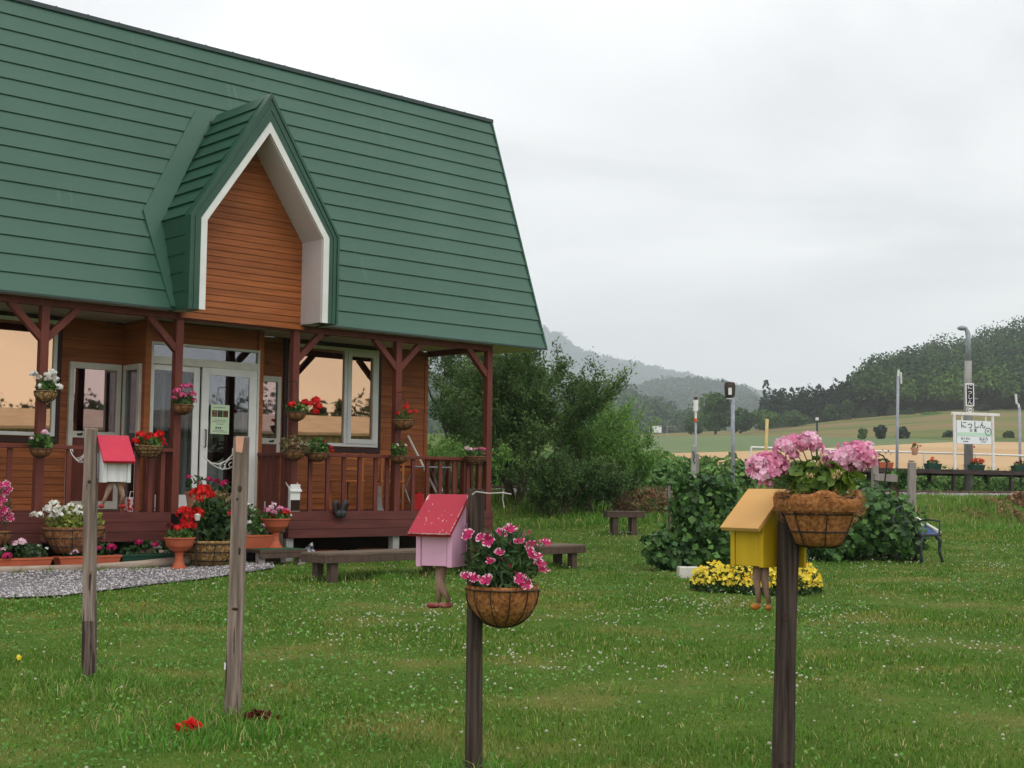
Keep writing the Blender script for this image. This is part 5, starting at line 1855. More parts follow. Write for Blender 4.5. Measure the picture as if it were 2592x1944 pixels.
def birdhouse(label, vx, vy, Y, yaw, body, roofm, shoe, legs, mount=None, scratch=False, fh=.0):
    o0 = at(vx, vy, Y)
    T = thing('birdhouse', label, 'birdhouse', tuple(o0), yaw, 'small wooden birdhouses with dangling legs')
    b = MB()
    b.prism([(-.062, 0), (.062, 0), (.062, .224 + fh), (-.062, .118 + fh)], -.054, .054, 'x')
    bo = b.build('body', body, T, bevel=.002)
    b = MB()
    for x in (-.0755, .0555):
        b.prism([(-.066, -.004), (.066, -.004), (.066, .226 + fh), (-.066, .114 + fh)], x, x + .020, 'x')
    b.build('side_board', body, bo, bevel=.002)
    b = MB()
    sl = Vector((0, .182, .148)); n_ = Vector((0, -.148, .182)).normalized() * .017
    p0 = Vector((0, -.105, .088 + fh)); p1 = p0 + sl
    hw_ = .088
    vs = [(-hw_, p0.y, p0.z), (hw_, p0.y, p0.z), (hw_, p1.y, p1.z), (-hw_, p1.y, p1.z)]
    vs += [(x, y + n_.y, z + n_.z) for x, y, z in vs]
    b.add(vs, [(0, 3, 2, 1), (4, 5, 6, 7), (0, 1, 5, 4), (1, 2, 6, 5), (2, 3, 7, 6), (3, 0, 4, 7)])
    ro = b.build('roof', roofm, T, bevel=.002)
    if scratch:
        b = MB()
        t0 = p0 + n_
        for i in range(34):
            x = random.uniform(-hw_, hw_ - .012); y = t0.y; z = t0.z
            b.box(x, x + random.uniform(.004, .016), y - .0006, y + .002, z - random.uniform(.001, .0035), z + .0004)
        sd_ = sl.normalized()
        for i in range(26):
            f = random.uniform(.0, .95) * sl.length; q = t0 + sd_ * f; q2 = q + sd_ * random.uniform(.004, .012)
            b.bar((hw_ - .0004, q.y, q.z), (hw_ - .0004, q2.y, q2.z), .0014, .0022, up=tuple(n_))
        for i in range(20):
            f = random.betavariate(1.2, 1.6) * sl.length * .95; x = random.uniform(-hw_ * .92, hw_ * .85)
            q = t0 + sd_ * f; q2 = q + sd_ * random.uniform(.003, .012) + Vector((random.uniform(-.003, .003), 0, 0))
            b.bar((x, q.y, q.z), (x + q2.x, q2.y, q2.z), random.uniform(.0008, .0018), .0008, up=tuple(n_))
        b.build('paint_chips', M['chip'], ro)['kind'] = 'stuff'
    for (pts, rad, shp) in legs:
        b = MB(); limb(b, pts, [q * 1.12 for q in rad])
        lg = b.build('leg', M['legwood'], T, smooth=True)
        b = MB()
        (sx, sy, sz), yw, ln = shp
        prof = []
        for t in np.linspace(0, 1, 8):
            prof.append(Vector((sx, sy, sz)) + Vector((math.sin(yw), -math.cos(yw), 0)) * (t * ln - ln * .25) + Vector((0, 0, -.004 - .004 * math.sin(t * 3.14))))
        b.tube(prof, [.007, .011, .0115, .010, .0115, .012, .010, .005], 8)
        b.build('shoe', shoe, lg, smooth=True)
    if mount:
        b = MB(); b.box(*mount); b.build('mount_board', body, T, bevel=.002)
    return T


M['legwood'] = pm('carved leg wood', C(140, 110, 96), C(168, 138, 120), scale=14, rough=.85, bump=.3, stretch=(3, 3, 1), dark=(14, .62, C(98, 78, 72), (2, 2, .6)))
M['bwhite'] = pm('white brushed paint', C(222, 220, 222), C(204, 202, 206), scale=6, rough=.7, stretch=(5, 5, .6))
M['bpink'] = pm('pink paint', C(222, 172, 198), C(214, 162, 190), scale=4, rough=.65, bump=.05)
M['byellow'] = pm('yellow paint', C(206, 172, 32), C(194, 158, 26), scale=5, rough=.65, stretch=(4, 4, .8), bump=.05)
M['borange'] = pm('orange yellow paint', C(212, 164, 98), C(204, 154, 88), scale=5, rough=.6, bump=.05)
M['bred'] = pm('red roof paint', C(196, 46, 70), C(180, 38, 62), scale=4, rough=.55, bump=.05, dark=(26, .70, C(236, 206, 200), (1, 2.2, .5)))
M['bredc'] = pm('chipped red roof paint', C(168, 40, 58), C(156, 34, 52), scale=4, rough=.55, bump=.06, dark=(20, .655, C(232, 190, 186), (2.2, .5, .5)))
M['chip'] = pm('bare chipped paint', C(226, 190, 186), rough=.8)
M['shoer'] = pm('red shoe', C(170, 42, 44), C(150, 36, 40), scale=20, rough=.5)
M['shoed'] = pm('brown red shoe', C(124, 44, 44), C(170, 110, 100), scale=30, rough=.5)
M['shoeo'] = pm('orange shoe', C(196, 124, 44), C(176, 106, 40), scale=20, rough=.5)
birdhouse('white birdhouse with pinkish red roof and splayed legs on the first grey post', 246.5, 1041, 7.50, R(30), M['bwhite'], M['bred'], M['shoer'],
          [([(-.012, -.01, .004), (-.034, -.022, -.045), (-.045, -.02, -.075), (-.062, -.012, -.122)], [.015, .014, .010, .008], ((-.064, -.016, -.128), R(-35), .052)),
           ([(.014, -.01, .004), (.034, -.026, -.045), (.044, -.024, -.075), (.038, -.012, -.122)], [.015, .014, .011, .008], ((.040, -.016, -.128), R(25), .052))],
          mount=(-.13, .03, .064, .076, .02, .16), fh=.014)
birdhouse('pink birdhouse with chipped red roof on the dark post beside the dianthus basket', 952, 1221, 5.19, R(-22), M['bpink'], M['bredc'], M['shoed'],
          [([(.002, -.006, .004), (.004, -.02, -.05), (.003, -.018, -.08), (.000, -.01, -.138)], [.017, .015, .012, .008], ((-.006, -.014, -.145), R(-50), .055)),
           ([(.012, -.006, .004), (.012, -.026, -.06), (.018, -.024, -.085), (.044, -.012, -.135)], [.017, .015, .012, .008], ((.044, -.016, -.142), R(-35), .055))],
          mount=(-.03, .13, .064, .076, .02, .16), scratch=True, fh=.024)
birdhouse('yellow birdhouse with orange roof on the dark post under the pink geraniums', 1635, 1221, 5.13, R(-46), M['byellow'], M['borange'], M['shoeo'],
          [([(.004, .0, .004), (.010, -.018, -.05), (.014, -.016, -.08), (.012, -.006, -.140)], [.017, .0145, .011, .008], ((.010, -.010, -.147), R(5), .058)),
           ([(.02, .02, .004), (.030, .008, -.055), (.034, .008, -.085), (.046, .014, -.142)], [.017, .0145, .011, .008], ((.046, .010, -.149), R(30), .058))],
          mount=(-.03, .17, .064, .078, -.004, .17), fh=.042)

# ------------------------------------------------------------------ baskets on the lawn posts
# pink geraniums
bc = at(1770, 1072, 4.97)
T = thing('geranium_basket', 'coconut fibre basket of large pale pink geraniums on the right dark post', 'flower basket', tuple(bc))
bowl(T, .145, .185, 'cone', 'coir', 7, .0024, lip=.01)
b = MB()
vs = []; fs = []
nk = 72
for k in range(nk):
    a = 2 * math.pi * k / nk
    wv = .012 * math.sin(3 * a + .6) + .008 * math.sin(7 * a) + random.uniform(-.004, .004)
    ro_ = .150 + .008 * math.sin(5 * a) + random.uniform(-.003, .003)
    for (r_, z_) in ((ro_ - .004, -.055), (ro_ + .006, -.035), (ro_ + .009, -.014 + wv), (ro_ + .001, .004 + wv), (ro_ - .012, .006 + wv), (ro_ - .020, -.010 + wv), (ro_ - .020, -.04)):
        vs.append((r_ * math.cos(a), r_ * math.sin(a), z_))
for k in range(nk):
    for m_ in range(6):
        fs.append((k * 7 + m_, ((k + 1) % nk) * 7 + m_, ((k + 1) % nk) * 7 + m_ + 1, k * 7 + m_ + 1))
b.add(vs, fs)
b.build('fibre_rim', M['coir'], T, smooth=True)
n = 1500; t = rng.uniform(0, 6.28, n)
P_ = np.stack([np.cos(t) * .155, np.sin(t) * .155, rng.uniform(-.06, .015, n)], -1)
V, Fq = leaves(P_ + rng.normal(size=(n, 3)) * .008, .034, .03, dj=1)
fastmesh('loose_fibres', V, Fq, M['fibre'], T)
M['gleaf'] = pm('bright geranium leaves', C(78, 112, 40), C(122, 146, 58), scale=12, rough=.5, island=.3, trans=.3, spec=.4)


def round_leaves(n, c, r, size, m, parent, shell=.2):
    """scalloped round geranium leaves"""
    parts = []
    P, d = blob(n, c, r, shell)
    for p, dd in zip(P, d):
        nn = unit(dd * .9 + np.array([0, -.35, .8]) + rng.normal(size=3) * .45)
        a = unit(np.cross(nn, rng.normal(size=3))); b2 = np.cross(nn, a)
        s_ = size * rng.uniform(.6, 1.2) / 2
        V = [p]
        for k in range(14):
            th = 2 * math.pi * k / 14
            rr = s_ * (1 if k % 2 else .86) * (.35 if k == 0 else 1)
            V.append(p + (math.cos(th) * a + math.sin(th) * b2) * rr + nn * s_ * (.22 + .12 * math.sin(th * 3.5)))
        parts.append((np.array(V), np.array([[0, 1 + k, 1 + (k + 1) % 14] for k in range(14)])))
    Vs, Fs = join(parts)
    return fastmesh('foliage', Vs, Fs, m, parent)


round_leaves(150, (.0, -.01, .068), (.135, .12, .072), .060, M['gleaf'], T)
heads4 = []
for (x, z, r_) in ((-.235, .11, .036), (-.20, .125, .036), (-.19, .085, .038), (-.225, .075, .032), (-.165, .115, .036), (-.205, .045, .024), (-.135, .18, .034), (-.105, .19, .034), (-.07, .185, .032), (-.045, .205, .034), (-.155, .165, .024),
                   (.035, .115, .036), (.065, .135, .034), (.075, .10, .036), (.045, .085, .026), (.105, .15, .038), (.14, .165, .040), (.165, .14, .036), (.125, .12, .034), (.15, .115, .026), (-.02, .18, .024), (.015, .15, .022), (-.11, .15, .022), (.085, .175, .024), (.17, .18, .024), (-.25, .085, .022), (-.15, .09, .024)):
    heads4.append((x, random.uniform(-.06, -.01), z, r_))
st = MB()
for i, (x, y, z, r_) in enumerate(heads4):
    umbel(r_ * 1.05, int(26 * (r_ / .034) ** 1.5) + 6, 'fpink' if i % 3 else 'fpinkl', T, (x, y, z)) if 'fpinkl' in M else umbel(r_ * 1.05, int(26 * (r_ / .034) ** 1.5) + 6, 'fpink', T, (x, y, z))
    st.tube([(x * .2, y * .3, .03), (x * .55, y * .6, z * .55), (x, y, z - r_ * .3)], .0022, 5)
st.build('stems', M['stem'], T)
b = MB()
for (x, y, z) in ((-.06, -.1, .075), (.05, -.11, .085), (-.02, -.09, .12), (.03, -.12, .07)):
    for k in range(6): b.ball((x + random.uniform(-.012, .012), y + random.uniform(-.01, .01), z + random.uniform(-.012, .012)), .004, .004, .007, 6, 4)
b.build('buds', pm('pinkish buds', C(196, 150, 120), C(170, 160, 100), scale=60, rough=.7), T)

# dianthus basket
bc = at(1086, 1272, 5.12)
T = thing('dianthus_basket', 'coconut fibre basket of magenta and white dianthus on the middle dark post', 'flower basket', tuple(bc))
bowl(T, .137, .142, 'round', 'coir', 12, .0022)
foliage(T, 1700, (0, 0, .11), (.145, .13, .12), .055, 'leafdian', aspect=.15, shell=.1, flat=.3, up=.9)
foliage(T, 160, (0, -.07, .02), (.10, .05, .05), .06, 'leafdian', aspect=.13, shell=.1, flat=.3, D=np.array([0, -.6, -.5]))
fl3 = [(-.085, -.09, .195), (-.055, -.10, .185), (.058, -.09, .178), (-.015, -.12, .140), (-.045, -.13, .105), (.100, -.09, .140), (.155, -.04, .175), (.140, -.08, .098), (.150, -.07, .075), (-.135, -.09, .048), (-.105, -.11, .045), (-.058, -.14, .040), (.062, -.13, .045), (.085, -.12, .028), (.025, -.04, .225), (-.01, -.04, .21), (.105, -.06, .165), (.12, -.09, .125), (-.13, -.04, .2)]
st = MB()
for (x, y, z) in fl3:
    dianthus(random.uniform(.022, .031), T, (x, y, z), (x * 5 + random.uniform(-.7, .7), -1, .9 + random.uniform(-.8, .9)))
    st.tube([(x * .3, y * .3, .02), (x * .75, y * .7, z * .6), (x, y + .006, z - .004)], .0014, 4)
st.build('stems', M['stem'], T)
n = 40
P_, d_ = blob(n, (0, -.02, .13), (.15, .12, .12), .6)
V, Fq = leaves(P_, .018, .5, D=np.array([0, 0, 1.]), dj=.4)
fastmesh('buds', V, Fq, M['fmag'], T)

# white petunias in a large manger basket on the front of the deck
def Fh(vx, vy, d):
    """point on the plane at depth d before the house front, on a measured sight line"""
    r = at(vx, vy, 1.0) - Vector((0, 0, EYE))
    nx, ny = -SP, CP
    t = (d + nx * HX + ny * HY) / (nx * r.x + ny * r.y)
    return Vector((r.x * t, r.y * t, r.z * t + EYE))


bc = Fh(160, 1143, -.38)
T = thing('petunia_basket', 'large coconut fibre basket of white petunias hung on the deck front', 'flower basket', tuple(bc), PSI)
bowl(T, .33, .29, 'cone', 'coird', 9, .005, rim_fray=True)
for o_ in T.children: o_.scale = (1.15, .72, 1)
foliage(T, 900, (0, -.02, .11), (.36, .22, .19), .075, 'leaflime', aspect=.5, shell=.1)
st = MB()
Mi = Matrix.Rotation(-PSI, 3, 'Z')
for (vx, vy, r_) in ((72, 1112, .042), (84, 1113, .05), (102, 1102, .045), (118, 1088, .05), (125, 1099, .05), (118, 1108, .05), (129, 1111, .042), (152, 1092, .042), (171, 1096, .042), (147, 1109, .04), (174, 1109, .042), (184, 1113, .042), (196, 1113, .04), (106, 1096, .04), (163, 1105, .036), (140, 1098, .036), (112, 1116, .036), (205, 1118, .04)):
    q = Mi @ (Fh(vx, vy, -.38 - random.uniform(.1, .26)) - bc)
    flower_head(r_, 16, 'fwhite', T, q, petal=1.15, squash=.7)
    st.tube([(q.x * .4, q.y * .3, .02), q * .8, q], .004, 4)
st.build('stems', M['stem'], T)

# tall red geraniums in a large basket standing on the gravel
bc = Fh(452, 1172, -.62)
gz = hz(bc.x, bc.y)
T = thing('geranium_basket', 'large pale fibre basket of tall red geraniums standing on the gravel by the steps', 'flower basket', tuple(bc), PSI)
dep_ = bc.z - gz + .01
bowl(T, .375, dep_, 'cone', 'coirp', 9, .006, rim_fray=True)
foliage(T, 900, (.02, -.02, .26), (.32, .28, .32), .085, 'leafd', aspect=.85, shell=.15)
foliage(T, 260, (.16, .0, .48), (.18, .15, .20), .075, 'leafdry', aspect=.7, shell=.15)
st = MB()
for (vx, vy, r_) in ((424, 1066, .075), (440, 1060, .085), (452, 1068, .065), (430, 1078, .055), (398, 1108, .085), (412, 1116, .095), (425, 1108, .08), (404, 1126, .075), (396, 1138, .06), (414, 1136, .055), (500, 1104, .075), (504, 1118, .075), (497, 1112, .07)):
    q = Mi @ (Fh(vx, vy, -.62 - random.uniform(.1, .25)) - bc)
    umbel(r_, 22, 'fred', T, q)
    st.tube([(q.x * .25, q.y * .3, .01), (q.x * .7, q.y * .7, q.z * .55), q], .006, 5)
st.build('stems', M['stem'], T)

# pink dianthus in a basket at the very left edge, hung on the deck front
bc = Fh(-22, 1150, -.35)
T = thing('dianthus_basket', 'basket of pink dianthus reaching into the left edge before the deck', 'flower basket', tuple(bc), PSI)
bowl(T, .24, .2, 'round', 'coird', 9, .004)
foliage(T, 420, (0, 0, .26), (.26, .2, .30), .09, 'leafdian', aspect=.16, shell=.1, flat=.3)
for (vx, vy) in ((2, 1052), (14, 1046), (20, 1056), (8, 1062), (3, 1078), (-4, 1090), (8, 1080), (4, 1108), (16, 1112), (12, 1122), (22, 1121), (2, 1124), (18, 1104), (-8, 1060), (-10, 1110), (8, 1100), (6, 1048), (14, 1062), (10, 1114), (20, 1114)):
    q = Mi @ (Fh(vx, vy, -.35 - random.uniform(.05, .2)) - bc)
    dianthus(.05, T, q, (random.uniform(-.8, .8), -1, random.uniform(-.3, 1.2)))

# ------------------------------------------------------------------ things on the lawn
def tuft_flower(label, vx, vy, cols, Y, spread, n, name='fallen_flowers', cat='flowers'):
    c = at(vx, vy, Y)
    T = thing(name, label, cat, (c.x, c.y, hz(c.x, c.y)))
    P = rng.normal(size=(n, 3)) * np.array([spread, spread * .7, .008]) + np.array([0, 0, .05])
    V, Fq = leaves(P, .03, .9, Nn=np.array([0, -.5, 1.]), nj=.8, fold=.25)
    fastmesh('petals', V, Fq, M[cols], T)


tuft_flower('cluster of bright red petals lying in the lawn by the second post', 414, 1603, 'fred', 5.95, .017, 42)
tuft_flower('small scrap of red petals lying left of the larger red cluster', 386, 1608, 'fred', 5.9, .010, 12)
tuft_flower('clump of dark crimson petals in the grass right of the second post', 560, 1572, 'fdred', 6.2, .028, 70)
tuft_flower('single yellow dandelion in the grass at the left edge', 42, 1428, 'fyellow', 8.1, .006, 9, 'dandelion', 'flower')

# yellow pansy bed
T = thing('pansy_bed', 'bed of bright yellow pansies behind the yellow birdhouse', 'flower bed', (2.6, 14.4, 0))
P_ = []
for (cx, cy, rx, ry, zt_, k) in ((-.52, .30, .30, .30, .27, 1300), (-.72, .42, .16, .2, .2, 400), (-.08, .30, .34, .36, .34, 1800), (.08, -.02, .3, .2, .22, 900), (.42, .22, .30, .34, .35, 1700), (.78, .30, .24, .28, .27, 1000), (.60, .0, .22, .2, .2, 500)):
    q = rng.uniform(-1, 1, (k, 2)); q = q[(q ** 2).sum(1) < 1]
    P_.append(np.column_stack([cx + q[:, 0] * rx, cy + q[:, 1] * ry, (.03 + zt_ * np.sqrt(1 - (q ** 2).sum(1))) * rng.uniform(.3, 1.0, len(q))]))
P_ = np.concatenate(P_)
P_ = P_ * np.array([.74, 1, 1]) + np.array([.03, 0, 0])
V, Fq = leaves(P_ * np.array([1, 1, .85]), .05, .5, D=np.array([0, 0, .8]), dj=.7)
fastmesh('foliage', V, Fq, M['leafd'], T)
k = rng.permutation(len(P_))[:2100]
k = k[P_[k][:, 2] > .05]
V, Fq = leaves(P_[k] + np.array([0, -.035, .03]), .044 * rng.uniform(.6, 1.3, len(k)), .95, Nn=np.array([0, -1., .7]), nj=.5, fold=.2)
o = fastmesh('flowers', V, Fq, M['fyellow'], T)
o['kind'] = 'stuff'
V, Fq = leaves(P_[k[:260]] + np.array([.01, -.03, .045]), .036, .95, Nn=np.array([0, -1., .7]), nj=.5, fold=.2)
o = fastmesh('orange_flowers', V, Fq, pm('amber petals', C(236, 178, 24), rough=.6, island=.15, trans=.3), T)
o['kind'] = 'stuff'
p = at(985, 1236, 17.5)
T = thing('marigold_clump', 'small clump of yellow and orange marigolds seen behind the pink birdhouse', 'flowers', (p.x, p.y, hz(p.x, p.y)))
foliage(T, 200, (0, 0, .09), (.25, .2, .1), .05, 'leafd')
for i in range(16): flower_head(.035, 16, 'fyellow' if i % 3 else 'forange', T, (random.uniform(-.2, .22), random.uniform(-.2, 0), random.uniform(.12, .24)), petal=.8)
# white bricks
g = 'white edging bricks by the pansy bed'
for i, (vx, lab) in enumerate(((1476, 'white brick lying on the lawn by the vine, left one of three'), (1497, 'white brick lying on the lawn by the vine, middle one of three'), (1519, 'white brick lying on the lawn by the vine, right one of three'))):
    p = at(vx, 1244, 16.6)
    b = MB(); b.box(-.062, .062, -.05, .1, -.03, .14)
    o = b.build('white_brick', M['cream'], None, bevel=.012)
    o.location = (p.x, p.y, hz(p.x, p.y)); o.rotation_euler = (0, 0, R(6 - 9 * i))
    tag(o, lab, 'brick', g)
# stones and scraps under the porch
p = at(1140, 1172, 20.5)
T = thing('glass_jar', 'clear plastic bag of bottles on the ground left of the long bench', 'bag', tuple(hw(3.72, -.32, GR)))
T.name = 'plastic_bag'
M['bag'] = pm('shiny clear plastic', C(150, 152, 158), C(44, 46, 50), scale=16, rough=.15, spec=.8, lo=.45, hi=.55)
b = MB(); b.ball((0, 0, .08), .15, .12, .11, 16, 10); o = b.build('bag', M['bag'], T, smooth=True)
b = MB(); b.tube([(0, 0, .17), (.02, 0, .21), (.07, 0, .22)], [.05, .03, .05], 8); b.build('knot', M['bag'], T, smooth=True)
for i, (a, lab) in enumerate(((4.35, 'empty terracotta saucer stored under the porch, left one'), (5.25, 'empty terracotta saucer stored under the porch, right one'))):
    T = thing('pot_saucer', lab, 'saucer', tuple(hw(a, .25, GR)), 0, 'terracotta saucers under the porch')
    b = MB(); b.lathe([(.001, 0), (.18, 0), (.22, .09), (.235, .09), (.235, .12), (.21, .12), (.001, .1)], 24); b.build('saucer', M['terra'], T)

# iron garden chair
p = at(1985, 1212, 20.7)
T = thing('iron_chair', 'dark cast iron garden chair half hidden by the bush on the right', 'chair', (p.x, p.y, hz(p.x, p.y)), R(35))
b = MB()
b.tube([(-.24, -.22, .43), (.24, -.22, .43), (.24, .22, .43), (-.24, .22, .43), (-.24, -.22, .43)], .022, 6)
for k in range(7): b.tube([(-.22 + k * .073, -.22, .43), (-.22 + k * .073, .22, .43)], .014, 5)
b.build('seat', M['dark_iron'], T)
for (x, y) in ((-.22, -.2), (.22, -.2), (-.2, .2), (.2, .2)):
    b = MB(); s_ = 1 if x > 0 else -1
    b.tube([(x * .75, y, .42), (x * 1.05, y * 1.1, .34), (x * 1.0, y * 1.05, .18), (x * 1.15, y * 1.25, .0)], [.035, .03, .022, .02], 7); b.build('leg', M['dark_iron'], T, smooth=True)
b = MB()
b.tube([(-.23, .22, .44), (-.26, .27, .62), (-.2, .3, .80), (0, .31, .86), (.2, .3, .80), (.26, .27, .62), (.23, .22, .44)], .02, 6)
for k in range(6):
    x = -.16 + k * .064
    b.tube([(x, .23, .45), (x + .03 * math.sin(k * 2), .28, .62), (x * .8, .305, .83)], .009, 5)
b.tube([(-.24, .26, .58), (0, .28, .64), (.24, .26, .58)], .009, 5)
b.build('backrest', M['dark_iron'], T)
for sx_ in (-1, 1):
    b = MB(); b.tube([(sx_ * .25, .26, .62), (sx_ * .28, .05, .66), (sx_ * .28, -.18, .64), (sx_ * .24, -.2, .45)], .016, 6); b.build('armrest', M['dark_iron'], T)
# blue sheet and white frame behind the grey post
p = at(2012, 1158, 26)
T = thing('folded_parasol', 'white poled blue sheet lying slanted behind the tall grey post', 'parasol', (p.x, p.y, hz(p.x, p.y)), 0)
q0 = at(1958, 1105, 26.3) - Vector(T.location); q1 = at(2032, 1150, 25.6) - Vector(T.location)
b = MB(); b.tube([q0, q1], .025, 8); b.tube([q0 + Vector((.05, .05, -.12)), q1 + Vector((-.02, .1, -.02))], .02, 8); b.build('pole', M['wrail'], T)
M['blue'] = pm('blue sheet', C(112, 132, 190), C(58, 74, 130), scale=5, rough=.6)
q2 = at(1985, 1155, 25.9) - Vector(T.location)
b = MB()
b.add([tuple(q2), tuple(q1 + Vector((-.02, .02, -.03))), tuple(q1.lerp(q0, .42) + Vector((0, .05, -.02))), tuple(q2 + Vector((0, .35, .0))), tuple(q1 + Vector((0, .35, -.05)))], [(0, 1, 2), (0, 2, 3), (1, 4, 3, 2)])
b.build('sheet', M['blue'], T)
b = MB(); b.add([tuple(q2 + Vector((-.35, .1, .06))), tuple(q2 + Vector((-.02, .0, .04))), tuple(q2 + Vector((-.02, .05, .19))), tuple(q2 + Vector((-.35, .12, .14)))], [(0, 1, 2, 3)]); b.build('dark_cloth', M['gap'], T)

# grey rail fence behind the bushes
T = thing('grey_fence', 'grey wooden post with crossbar, behind the pink geraniums and the right bush', 'fence', (at(1890, 1150, 24).x, 24, 0))
o0 = Vector(T.location)
b = MB(); b.bar(at(1888, 1150, 24) - o0 - Vector((0, 0, .3)), at(1890, 1003, 24) - o0, .11, .11); b.build('post', M['gpost'], T, bevel=.01)
b = MB(); b.bar(at(1886, 1030, 24) + Vector((0, -.09, 0)) - o0, at(1935, 1034, 24) + Vector((0, -.09, 0)) - o0, .06, .13); b.build('crossbar', M['gpost'], T, bevel=.006)
T = thing('grey_post', 'tall square grey wooden post right of the bush', 'post', (at(1968, 1170, 23).x, 23, hz(at(1968, 1170, 23).x, 23) - .1))
o0 = Vector(T.location)
b = MB(); b.bar((0, 0, 0), at(1970, 999, 23) - o0, .125, .11); b.build('post', M['gpost'], T, bevel=.01)
b = MB(); b.ball(at(1969, 996, 23) - o0, .06, .05, .02, 8, 5); b.build('cap', M['log'], T)
T = thing('old_stump', 'dark mossy fence post half covered by leaves left of the tall grey post', 'post', (at(1932, 1150, 25).x, 25, 0))
o0 = Vector(T.location)
b = MB(); b.bar((0, 0, 0), at(1932, 1035, 25) - o0, .16, .15); b.build('post', M['bark'], T, bevel=.02)
foliage(T, 130, at(1936, 1035, 25) - o0, (.3, .2, .18), .12, 'vine')
p = at(1908, 1085, 23.5)
T = thing('plant_hook', 'black curved plant hook standing among the bushes before the platform', 'plant hook', (p.x, p.y, hz(p.x, p.y)))
o0 = Vector(T.location)
b = MB(); b.tube([(0, 0, -.1), at(1910, 1050, 23.5) - o0, at(1916, 1000, 23.5) - o0, at(1908, 985, 23.5) - o0, at(1895, 979, 23.5) - o0, at(1883, 982, 23.5) - o0, at(1880, 990, 23.5) - o0], .014, 6); b.build('hook', M['wire'], T)

# platform planters
g = 'planters standing along the platform edge'
def plat_box(label, vx, Y, m, heads, col, hgt=.2, fl=1.0):
    p = at(vx, 1015, Y)
    u_ = p.x / p.y
    # put it on the platform deck along the sight direction
    t_ = (TN[0] * 0 + 0)
    s_target = .35
    # solve Y so that the point lies s_target behind the platform edge
    Yp = (s_target + TN[0] * TP[0] + TN[1] * TP[1]) / (TN[0] * u_ + TN[1])
    T = thing('platform_planter', label, 'planter', (u_ * Yp, Yp, PZ), ANG, g)
    b = MB(); x, y = .34, .12
    vs = [(-x * .86, -y * .8, 0), (x * .86, -y * .8, 0), (x * .86, y * .8, 0), (-x * .86, y * .8, 0), (-x, -y, hgt), (x, -y, hgt), (x, y, hgt), (-x, y, hgt)]
    b.add(vs, [(3, 2, 1, 0), (4, 5, 6, 7), (0, 1, 5, 4), (1, 2, 6, 5), (2, 3, 7, 6), (3, 0, 4, 7)])
    b.build('box', M[m], T, bevel=.01)
    foliage(T, 110, (0, 0, hgt + .05), (x * .95, y * 1.1, .08), .07, 'leafd')
    for (hx, hz_, r_) in heads: flower_head(r_, 22, col, T, (hx, -.06, hgt + hz_), petal=.8)
    return T


plat_box('reddish planter box with thin straggling red stems on the platform', 1910, 43, 'terra', [(-.25, .32, .03), (-.12, .4, .03), (.02, .3, .03), (.15, .38, .035), (.26, .28, .03), (-.3, .2, .03)], 'fdred')
plat_box('dark green planter with one orange bloom and green leaves on the platform', 2015, 44, 'greenplas', [(-.12, .12, .07), (-.06, .19, .06), (.0, .1, .05)], 'forange')
plat_box('dark green planter full of orange flowers under the station name board', 2109, 46, 'greenplas', [(-.22, .13, .08), (-.1, .16, .08), (.0, .13, .08), (.1, .17, .08), (.22, .14, .08), (-.15, .08, .07), (.16, .08, .07), (.28, .1, .06)], 'forange')
plat_box('dark green planter with dull red leaves at the right end of the platform', 2202, 48, 'greenplas', [(-.2, .1, .07), (.0, .14, .07), (.2, .12, .07), (.3, .3, .07)], 'fdred')
g2 = 'pots wired to the white guard rail'
for vx, c_, lab in ((1976, 'forange', 'small terracotta pot of rusty leaves wired to the guard rail'), (2094, 'fred', 'small terracotta pot of red flowers on the guard rail behind the name board')):
    u_ = at(vx, 985, 45).x / 45
    Yp = (1.14 + TN[0] * TP[0] + TN[1] * TP[1]) / (TN[0] * u_ + TN[1])
    T = thing('rail_pot', lab, 'flower pot', (u_ * Yp, Yp, PZ + .50), 0, g2)
    b = MB(); b.lathe([(.001, 0), (.08, 0), (.12, .2), (.13, .2), (.13, .24), (.001, .22)], 14); b.build('pot', M['pink_pot'], T)
    foliage(T, 40, (0, 0, .28), (.14, .12, .12), .09, 'leafdry')
    for k in range(3): flower_head(.05, 14, c_, T, (random.uniform(-.12, .2), -.08, random.uniform(.28, .42)), petal=.9)

